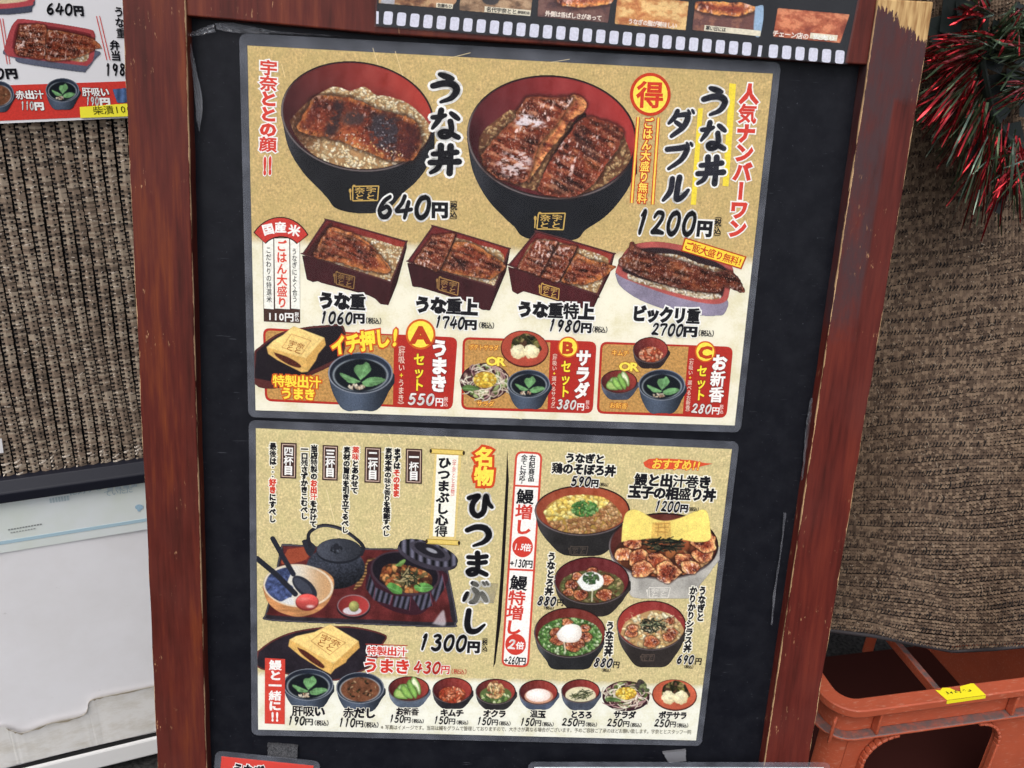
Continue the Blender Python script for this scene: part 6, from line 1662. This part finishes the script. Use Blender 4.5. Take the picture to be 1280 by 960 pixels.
L.run('430', (517, 833.4), (551.5, 834.8), 14.5, (206, 62, 50), out=WHITE, ow=.0008, brush=True); L.run('円', (551, 836.4), (562.5, 836.9), 10.5, (206, 62, 50), out=WHITE, ow=.0006, bold=.03)
L.run('（税込）', (564, 838.8), (583.5, 839.6), 6.5, (190, 70, 60), bold=.015)
L.obj('dish_name', r)
L = Letters(s, .0005)
L.poly([(331.4, 822), (356.6, 823.6), (356, 905), (331, 904)], (206, 70, 58)); L.z += .00004
L.run('鰻と一緒に', (344.4, 824.5), (343.7, 888), 15, WHITE, bold=.055, vert=True); L.run('!!', (338, 895), (349.5, 895.3), 14, WHITE, bold=.05)
L.obj('side_dish_banner', r)
def side(nm, x0, x1, y, h, num, a0, a1, ya, hn, e0, e1, t0, t1, th):
    words(s, r, 'dish_name', [(nm, (x0, y - .5), (x1, y + .5), h, dict(K2, ow=.0005))])
    price(s, r, 'price', [(num, (a0, ya - .3), (a1, ya + .3), hn), ('円', (e0, ya + 1.3), (e1, ya + 1.6), hn * .78), ('（税込）', (t0, ya + 2.8), (t1, ya + 3.2), th)], out=None)
side('肝吸い', 365, 406.5, 888.6, 12.5, '190', 359.5, 381.5, 900.4, 11, 381, 391.6, 393, 411, 6.5)
side('赤だし', 429, 469.5, 890.8, 12.5, '110', 423, 444.5, 902.8, 11, 444.3, 454.6, 455, 473.5, 6.5)
side('お新香', 495, 523.5, 889, 9, '150', 486.5, 505.5, 898, 9.5, 505, 513.6, 514.5, 530, 5)
side('キムチ', 550.5, 579.5, 890.7, 9, '150', 542, 560.8, 899.8, 9.5, 560.6, 569.4, 570.5, 585.5, 5)
side('オクラ', 604, 632.5, 891.7, 9, '150', 596, 614.5, 901, 9.5, 614.4, 622.8, 623.6, 638.5, 5)
side('温玉', 662.5, 682, 892.2, 9, '150', 650, 668.6, 902, 9.5, 668.3, 676.8, 677.4, 692.4, 5)
side('とろろ', 713, 740.5, 893, 9, '250', 702, 722.6, 902.3, 9.5, 722.4, 731, 731.8, 746.5, 5)
side('サラダ', 767, 794.5, 893.2, 9, '250', 758.5, 778.4, 903, 9.5, 778.2, 787, 787.6, 802, 5)
side('ポテサラ', 823.5, 858.5, 893.8, 9, '250', 817.5, 837.2, 903.5, 9.5, 837, 845, 845.6, 860.4, 5)
words(s, r, 'footnote', [('※写真はイメージです。当店は鰻をグラムで管理しておりますので、大きさが異なる場合がございます。予めご容赦ご了承のほどお願い致します。宇奈ととスタッフ一同', (476, 908.6), (864, 914.8), 5.6, kw(fill=(96, 90, 76), bold=.004))])

for a, b in (((408, 612), (424, 676)), ((486, 542), (494, 566)), ((468, 676), (472, 690)), ((556, 545), (566, 553)), ((640, 520), (652, 524))):
    L = Letters(S2, .0001); L.line(a, b, .8, (236, 220, 176)); L.obj('crease', menu2)
# --- pictures of the lower menu
p = Pic(s, (315, 645), 4.83, (28, 40, 1250, 680))
n = fbm(p.X / 60, p.Y / 60, 1)[..., None]
tray = catmull(np.array([(78, 595), (110, 632), (650, 655), (1190, 672), (1232, 650), (1238, 600), (1185, 330), (1150, 206), (1000, 198), (700, 192), (400, 182), (205, 168), (172, 196), (130, 400), (78, 595)], float), 4)
d = p.sdf(tray); p.put(p.m_d(d), C_(44, 40, 48) * (.7 + .6 * n))
p.put(p.m_d(d + 3, 2) * sst(.3, .6, np.exp(-((d + 5) / 4) ** 2)) * .5, (140, 140, 152), False)
p.put(p.m_d(p.sdf(catmull(np.array([(100, 575), (130, 600), (650, 622), (1160, 640), (1200, 600), (1150, 330), (1120, 214), (700, 204), (220, 182), (190, 210), (140, 420), (100, 575)], float), 4)), 4), np.clip(C_(96, 36, 36) * (.6 + .8 * n), 0, 255))
p.put(p.m_poly([(215, 200), (330, 190), (330, 260), (180, 290)]), (168, 74, 48), False)
p.put(p.m_poly([(700, 260), (760, 250), (700, 330), (660, 420), (610, 450), (640, 380)], smooth=False), C_(166, 120, 70) * (.8 + .35 * np.sin(p.Y / 3)[..., None]), False)
p.put(p.m_poly([(1090, 650), (1150, 570), (1165, 600), (1165, 660)], 8) * .8, (206, 196, 200), False)
# kettle
p.put(p.m_poly([(300, 150), (322, 140), (345, 150), (385, 185), (360, 240), (330, 225)]), (44, 46, 56))
u, v = p.rr((505, 310), 177, 128)
kn = fbm(p.X / 7, p.Y / 7, 4, 2)
p.put(p.m_ell((505, 312), 177, 128), np.clip(C_(56, 60, 72)[None, None, :] * (1.05 - .75 * np.clip(v * .7 + u * .25 + .1, 0, 1) + .7 * (kn - .5))[..., None], 0, 255))
p.put(p.m_ell((527, 212), 138, 76), (34, 36, 44))
p.put(p.m_ell((525, 204), 134, 70), np.clip(C_(72, 76, 88)[None, None, :] * (.85 + .3 * (fbm(p.X / 10, p.Y / 10, 2) - .5) - .2 * ((p.X - 525) / 134))[..., None], 0, 255))
p.grains(p.m_ell((505, 200), 42, 30), 14, 13, 8, [(52, 56, 66), (86, 90, 102), (40, 42, 50)])
p.put(p.m_ell((508, 184), 17, 20), (38, 40, 48))
p.stroke([(350, 182), (342, 110), (390, 68), (450, 56), (540, 78), (620, 130), (672, 185), (660, 232)], 21, (40, 40, 48)); p.stroke([(352, 120), (395, 72), (450, 60), (540, 82), (615, 132)], 5, (96, 98, 110), .8)
# pot, food and lid
pot = [(690, 380), (740, 260), (1150, 330), (1165, 430), (1110, 500), (1020, 590), (890, 585), (770, 530), (690, 440)]
p.put(p.m_poly(pot), (62, 30, 40))
for q, (a, b, cc, dd) in enumerate((((712, 350), (745, 430), (735, 505), (690, 440)), ((745, 430), (850, 478), (832, 535), (738, 508)), ((855, 480), (960, 486), (950, 568), (850, 545)), ((965, 486), (1075, 462), (1090, 540), (1020, 570), ), ((1080, 458), (1150, 350), (1165, 430), (1110, 520)))):
    m = p.m_poly([a, b, cc, dd], smooth=False, soft=4)
    p.put(m, np.clip(C_(84, 82, 100)[None, None, :] * (.75 + .45 * np.sin(p.X / 5.5 + p.Y / 20))[..., None], 0, 255))
    p.stroke([b, cc], 5, (136, 62, 78), .8)
p.put(p.m_ell((925, 345), 212, 130, 12), (72, 52, 62)); mi = p.m_ell((925, 342), 200, 118, 12); p.put(mi, (30, 26, 34))
fm = p.m_poly([(770, 380), (800, 300), (900, 290), (1040, 330), (1090, 380), (1060, 440), (960, 472), (860, 460)]) * mi
p.put(fm, (70, 44, 30)); p.grains(fm, 110, 24, 14, [(176, 96, 50), (140, 70, 40), (216, 150, 84), (90, 50, 34), (120, 100, 60), (200, 120, 60)])
leaf(p, [(810, 420), (840, 400), (900, 430), (905, 470), (850, 465)], [(815, 425), (895, 460)], (86, 150, 66), 26); leaf(p, [(975, 420), (1040, 400), (1095, 430), (1050, 460), (990, 450)], [(985, 430), (1085, 432)], (96, 160, 74), 26, 2); leaf(p, [(860, 300), (910, 262), (930, 268), (900, 304)], [(870, 300), (920, 270)], (110, 150, 70), 24, 3)
nori(p, (950, 375), 80, 60, 46, 6, ((36, 40, 28), (56, 64, 40), (86, 84, 50), (190, 170, 120)))
p.put(p.m_ell((1060, 238), 188, 76, 18), C_(60, 54, 66) * (.7 + .6 * n)); p.put(p.m_ell((1066, 222), 186, 66, 18), np.clip(C_(96, 94, 112)[None, None, :] * (.7 + .5 * np.sin(p.X / 8))[..., None], 0, 255)); p.put(p.m_ell((1075, 212), 130, 46, 20), (70, 66, 78)); p.put(p.m_ell((1072, 206), 98, 34, 22), (34, 32, 40)); p.put(p.m_ell((1085, 208), 36, 11, 22), (150, 150, 160))
# rice bowl with two spoons
ob = [(64, 430), (90, 510), (150, 570), (230, 600), (300, 606), (390, 580), (460, 520), (494, 430), (480, 360), (380, 310), (200, 320), (90, 370)]
p.put(p.m_poly(ob), np.clip(C_(206, 140, 84)[None, None, :] * (.75 + .45 * fbm(p.X / 90, p.Y / 12, 2))[..., None], 0, 255))
p.put(p.m_ell((280, 420), 212, 130, 4), (226, 208, 180)); mi = p.m_ell((278, 420), 200, 120, 4)
g = sst(-.2, .9, (p.X - 280) / 200)[..., None]
p.put(mi, C_(226, 220, 206) * (1 - g) + C_(206, 160, 110) * g)
bl = p.m_poly([(75, 420), (110, 350), (200, 310), (240, 330), (215, 400), (250, 430), (230, 500), (170, 515), (100, 480)]) * mi
p.put(bl, np.clip(C_(70, 84, 130)[None, None, :] * (.4 + 1.1 * fbm(p.X / 16, p.Y / 16, 3))[..., None], 0, 255), False)
p.put(p.m_poly([(170, 520), (240, 490), (250, 560), (210, 560)]) * mi, (214, 214, 214), False)
p.stroke([(125, 135), (190, 250), (250, 350)], 30, (40, 42, 54), smooth=False); p.put(p.m_ell((318, 430), 92, 46, 42), (44, 46, 58)); p.put(p.m_ell((308, 424), 70, 28, 42), (66, 70, 84), False)
p.stroke([(30, 255), (150, 355), (262, 470)], 32, (38, 40, 50), smooth=False)
p.put(p.m_ell((333, 520), 70, 52), (126, 40, 40)); p.put(p.m_ell((333, 516), 66, 46), np.clip(C_(200, 74, 68)[None, None, :] * (1.05 - .3 * (p.Y - 516)[..., None] / 46), 0, 255)); p.put(p.m_ell((352, 545), 22, 9, 0, 6) * .8, (240, 220, 214), False); p.put(p.m_ell((312, 500), 30, 10, 0, 10) * .5, (236, 160, 150), False)
# small saucer
p.put(p.m_ell((613, 548), 102, 72), (40, 26, 32)); p.put(p.m_ell((613, 540), 98, 66), (150, 120, 124)); p.put(p.m_ell((613, 541), 92, 61), np.clip(C_(150, 48, 46)[None, None, :] * (.8 + .5 * (p.X - 520)[..., None] / 180), 0, 255)); p.put(p.m_ell((605, 572), 56, 24), (206, 196, 200)); 
p.put(p.m_ell((616, 545), 31, 33), np.clip(C_(178, 176, 96)[None, None, :] * (1.15 - .5 * np.hypot(p.X - 606, p.Y - 535)[..., None] / 40), 0, 255))
p.build('tray_set_picture', r)
p = Pic(s, (320, 780), 7.11, (12, 0, 1160, 520))
for off, c in ((0, (110, 52, 48)), (14, (40, 34, 42))):
    p.put(p.m_d(p.sdf(catmull(np.array([(12, 240), (150, 140), (350, 62), (650, 20), (900, 26), (1155, 96), (1130, 180), (1050, 350), (900, 440), (700, 505), (400, 480), (250, 440), (12, 385), (12, 240)], float), 4)) + off), np.clip(C_(*c) * (.75 + .5 * fbm(p.X / 80, p.Y / 80, 1)[..., None]), 0, 255))
omelette(p, [(660, 0), (912, 150), (690, 352), (300, 136), (360, 105), (520, 70)], [(300, 134), (690, 350), (664, 446), (560, 390), (400, 290), (288, 196)], [(690, 350), (912, 148), (922, 208), (810, 315), (800, 340), (700, 400), (664, 446)], [(365, 205), (460, 250), (600, 360), (590, 392), (500, 340), (400, 258)], [(590, 68), (795, 165), (655, 272), (490, 150)], 90)
pic = p.build('omelette_picture', r)
words(s, pic, 'stamp', [('宇奈', (401, 795), (426, 806), 8, kw(fill=(160, 96, 40), bold=.01)), ('とと', (396, 801), (418, 812), 8, kw(fill=(160, 96, 40), bold=.01))], .0004)

def donb(p, c, rx, ry, bottom, foot=.4, **k):
    b = bottom
    body = np.array([(c[0] - rx, c[1]), (c[0] - rx * .9, c[1] + (b - c[1]) * .42), (c[0] - rx * .66, c[1] + (b - c[1]) * .75), (c[0] - rx * foot, b - 8), (c[0], b), (c[0] + rx * foot, b - 8), (c[0] + rx * .66, c[1] + (b - c[1]) * .75), (c[0] + rx * .9, c[1] + (b - c[1]) * .42), (c[0] + rx, c[1])], float)
    return bowl(p, c, rx, ry, 0, body, k.get('outc', (44, 42, 42)), k.get('inn', ((98, 40, 36), (164, 70, 50))), rx * .035, k.get('sheen', .3))
# egg and chicken crumble bowl
p = Pic(s, (660, 595), 5.333, (40, 50, 690, 540))
mi = donb(p, (362, 230), 318, 168, 532, inn=((150, 66, 44), (176, 80, 50)))
m = p.m_poly([(100, 240), (150, 180), (250, 135), (400, 125), (520, 150), (600, 220), (625, 290), (540, 350), (400, 385), (250, 375), (150, 330)]) * mi
p.put(m, (180, 140, 60))
me_ = m * p.m_poly([(100, 240), (250, 130), (420, 120), (540, 160), (480, 220), (300, 280), (150, 300)])
mm = m * (1 - me_)
p.grains(me_, 200, 17, 12, [(250, 226, 120), (244, 210, 96), (236, 196, 80), (252, 236, 150)], edge=.75)
p.grains(mm, 240, 16, 11, [(206, 154, 96), (184, 126, 74), (224, 180, 124), (160, 104, 62)])
p.grains(p.m_ell((378, 218), 92, 56) * mi, 120, 13, 9, [(96, 160, 72), (70, 130, 56), (140, 190, 110), (60, 110, 50)])
pic = p.build('bowl_picture', r)
emblem(s, pic, ((713, 683), (735, 683), (733, 693), (714, 693)), 'bowl_emblem', (84, 74, 66))
# eel and rolled omelette bowl
p = Pic(s, (660, 595), 5.333, (525, 215, 1275, 825))
mi = donb(p, (903, 466), 366, 222, 816, .55, outc=(176, 172, 164), inn=((92, 42, 36), (112, 52, 42)), sheen=.4)
m = p.m_ell((903, 520), 330, 155) * mi; p.put(m, (72, 40, 30))
for q in range(46):
    a = p.rng.rand() * 6.28; t = math.sqrt(p.rng.rand()); x, y = 903 + 300 * t * math.cos(a), 545 + 118 * t * math.sin(a)
    p.grains(p.m_ell((x, y), 52, 40, p.rng.rand() * 90) * mi, 1, 60, 44, [(196, 112, 60), (160, 80, 46), (226, 170, 110), (120, 62, 40)])
cl = [(640, 520), (740, 545), (865, 580), (1040, 560), (1170, 520), (1180, 440), (700, 440), (760, 620), (930, 640), (1080, 610)]
for q, (x, y) in enumerate(cl):
    w = 62 + 10 * (q % 3)
    poly = [(x + w * math.cos(t) * (1 + .2 * math.sin(q + 3 * t)), y + w * .78 * math.sin(t) * (1 + .15 * math.cos(q * 2 + 2 * t))) for t in np.linspace(0, 6.28, 9)[:-1]]
    eel(p, poly, q * 37, 22, char=.12, glare=.35, seed=q, edge=(226, 176, 112), tone=1.25, edgew=2.2)
p.C *= 1; p.A = p.A
eg = p.m_poly([(622, 440), (630, 330), (650, 250), (700, 222), (760, 240), (840, 285), (930, 298), (1030, 272), (1120, 232), (1180, 225), (1205, 270), (1215, 350), (1212, 425), (1120, 440), (1030, 425), (940, 440), (830, 415), (740, 425), (680, 425)])
nn = fbm(p.X / 40, p.Y / 40, 2)[..., None]; n2 = fbm(p.X / 9, p.Y / 9, 4)[..., None]
p.put(eg, np.clip(C_(246, 222, 112) * (.9 + .12 * nn + .08 * n2), 0, 255))
p.put(p.m_poly([(828, 310), (950, 300), (955, 430), (820, 420)], smooth=False) * .8, C_(226, 178, 84) * (.75 + .5 * n2), False)
for a in ([(845, 320), (940, 315)], [(850, 345), (935, 340)], [(850, 370), (930, 375)], [(870, 320), (865, 400)], [(910, 318), (915, 410)]): p.stroke(a, 6, (176, 118, 50), .7, smooth=False)
nori(p, (910, 455), 170, 55, 60, 8, L=.32)
pic = p.build('bowl_picture', r)
emblem(s, pic, ((811, 734.5), (838, 734.5), (835, 747), (812, 747)), 'bowl_emblem', (222, 218, 210))
def eelbits(p, mi, spots, s):
    for q, (x, y, w) in enumerate(spots):
        poly = [(x + w * math.cos(t) * (1 + .2 * math.sin(q + 3 * t)), y + w * .75 * math.sin(t)) for t in np.linspace(0, 6.28, 9)[:-1]]
        eel(p, poly, q * 41, s, char=.15, glare=.3, seed=q, edge=(206, 136, 80), tone=1.15, edgew=1.6)
# grated yam bowl
p = Pic(s, (660, 680), 5.333, (170, 80, 685, 500))
mi = donb(p, (425, 244), 252, 160, 484, outc=(48, 42, 40), inn=((92, 34, 38), (120, 44, 46)))
m = p.m_ell((425, 285), 215, 112) * mi; p.put(m, (96, 88, 50)); p.grains(m, 130, 20, 7, [(120, 130, 70), (90, 100, 50), (160, 150, 90), (190, 160, 110), (110, 70, 44)])
eelbits(p, mi, [(290, 270, 42), (330, 215, 36), (520, 240, 46), (350, 340, 48), (510, 340, 52), (430, 180, 34), (270, 320, 34)], 18)
wm = p.m_poly([(325, 250), (370, 200), (430, 182), (495, 215), (500, 270), (440, 310), (370, 305)])
p.put(wm, C_(246, 246, 240) * (.92 + .1 * fbm(p.X / 25, p.Y / 25, 1)[..., None])); p.stroke([(430, 300), (425, 380)], 10, (232, 226, 190), .8)
p.grains(p.m_ell((420, 228), 55, 42), 70, 11, 8, [(70, 110, 62), (50, 84, 46), (110, 150, 90), (90, 100, 70)])
p.build('bowl_picture', r)
# egg and scallion bowl
p = Pic(s, (660, 680), 5.333, (30, 415, 520, 845))
mi = donb(p, (280, 590), 240, 168, 838, .5, outc=(40, 40, 42), inn=((96, 38, 36), (140, 56, 46)), sheen=.9)
m = p.m_ell((280, 618), 212, 128) * mi; p.put(m, (70, 100, 46)); p.grains(m, 520, 12, 8, [(120, 170, 84), (90, 144, 62), (160, 200, 120), (200, 220, 170), (66, 110, 48)])
eelbits(p, mi, [(190, 590, 44), (260, 520, 34), (380, 560, 34), (385, 620, 42), (300, 680, 52), (200, 640, 46), (340, 660, 40)], 18)
d = p.sdf(catmull(np.array([(188, 600), (230, 550), (290, 532), (345, 548), (358, 600), (330, 648), (260, 656), (210, 640), (188, 600)], float), 4))
gg = np.clip(1 - ((p.X - 265) ** 2 + (p.Y - 580) ** 2) / 110 ** 2, 0, 1)[..., None]
p.put(p.m_d(d), C_(206, 190, 176) * (1 - gg) + C_(252, 250, 244) * gg); p.stroke([(240, 655), (250, 715)], 10, (236, 220, 190), .85)
p.build('bowl_picture', r)
# crispy whitebait bowl
p = Pic(s, (660, 680), 5.333, (585, 370, 1065, 835))
mi = donb(p, (822, 542), 232, 166, 822, .42, outc=(50, 44, 42), inn=((172, 58, 50), (150, 52, 50)))
m = p.m_poly([(615, 600), (650, 520), (740, 470), (840, 440), (940, 465), (1010, 520), (1040, 590), (980, 660), (850, 700), (720, 680)]) * mi
p.put(m, (190, 150, 96)); p.grains(m, 150, 20, 11, [(246, 224, 170), (236, 206, 140), (250, 240, 200), (216, 170, 100)])
eelbits(p, mi, [(690, 590, 42), (820, 650, 52), (960, 590, 38), (940, 620, 40), (700, 560, 34), (950, 510, 30)], 18)
for q in range(80):
    x, y = 830 + p.rng.randn() * 85, 530 + p.rng.randn() * 40; b = p.rng.rand() * 3.14
    p.stroke([(x, y), (x + 22 * math.cos(b), y + 18 * math.sin(b))], 6, [(236, 206, 160), (214, 170, 130), (190, 120, 90)][q % 3], .9, smooth=False)
nori(p, (835, 545), 110, 62, 80, 6, ((34, 40, 30), (54, 60, 44), (150, 160, 120), (24, 28, 22)), L=.25)
pic = p.build('bowl_picture', r)
emblem(s, pic, ((802, 818), (818, 818), (817, 826), (803, 826)), 'bowl_emblem', (96, 82, 74))
# the row of side dishes
p = Pic(s, (320, 780), 7.11, (235, 390, 695, 760)); soup(p, (465, 537), 224, 142, 752); p.build('side_dish_picture', r)
p = Pic(s, (320, 780), 7.11, (705, 420, 1150, 790)); soup(p, (926, 566), 214, 140, 776, clear=False, leaves=False); p.build('side_dish_picture', r)
def side_pic(org, sc, c, rx, ry, bottom, fn, **k):
    p = Pic(s, org, sc, (c[0] - rx - 8, c[1] - ry * 1.5, c[0] + rx + 8, bottom + 6), .5)
    mi = smallbowl(p, c, rx, ry, bottom, **k); fn(p, mi); p.build('side_dish_picture', r)
o4, c4 = (480, 840), 5.818
side_pic(o4, c4, (180, 122), 150, 92, 256, lambda p, mi: pickles(p, (180, 128), 122), outc=(92, 104, 122))
side_pic(o4, c4, (497, 132), 146, 94, 266, lambda p, mi: kimchi(p, (497, 165), 98, 60), outc=(40, 38, 42))
def okra(p, mi):
    m = p.m_ell((812, 165), 115, 62) * mi; p.put(m, (90, 110, 56))
    p.grains(m, 40, 20, 12, [(176, 196, 120), (110, 146, 70), (206, 214, 160), (80, 110, 56)])
    p.grains(p.m_poly([(735, 160), (760, 90), (800, 62), (850, 80), (880, 130), (850, 180), (790, 195)]), 60, 26, 9, [(222, 178, 116), (196, 136, 80), (240, 206, 150), (170, 96, 60)])
side_pic(o4, c4, (812, 142), 147, 94, 273, okra, outc=(44, 42, 44))
def onsen(p, mi):
    u = np.hypot((p.X - 1125) / 100, (p.Y - 172) / 55); m = p.m_ell((1125, 175), 104, 56) * mi
    p.put(m, (206, 150, 120)); g = np.clip(1.1 - np.hypot((p.X - 1110) / 105, (p.Y - 160) / 60), 0, 1)[..., None]
    p.put(p.m_ell((1122, 168), 90, 48) * mi, C_(232, 208, 196) * (1 - g) + C_(252, 246, 240) * g)
side_pic(o4, c4, (1123, 147), 142, 92, 271, onsen, outc=(74, 84, 106))
o5, c5 = (690, 840), 6.4
def tororo(p, mi):
    m = p.m_ell((228, 185), 122, 68) * mi; p.put(m, C_(226, 216, 176) * (.85 + .25 * fbm(p.X / 30, p.Y / 30, 1)[..., None])); nori(p, (228, 180), 92, 48, 34, 6, ((66, 74, 44), (46, 52, 34), (90, 96, 60)), L=.4)
side_pic(o5, c5, (228, 152), 156, 96, 302, tororo, outc=(74, 80, 96))
p = Pic(s, o5, c5, (390, 40, 800, 325), .5)
p.put(p.m_ell((592, 195), 190, 118), (56, 32, 40)); salad(p, (592, 182), 182, 112)
p.grains(p.m_poly([(660, 110), (700, 55), (750, 90), (780, 150), (700, 160)]), 26, 22, 13, [(96, 110, 70), (130, 140, 90), (80, 70, 66)]); p.build('side_dish_picture', r)
p = Pic(s, o5, c5, (790, 45, 1170, 320), .5)
p.put(p.m_ell((980, 184), 180, 126, 4), (92, 40, 34)); p.put(p.m_ell((980, 180), 172, 118, 4), C_(202, 92, 62) * (.85 + .3 * fbm(p.X / 60, p.Y / 60, 1)[..., None])); potato(p, (980, 178), 138); p.build('side_dish_picture', r)

bpy.data.objects.remove(_to)
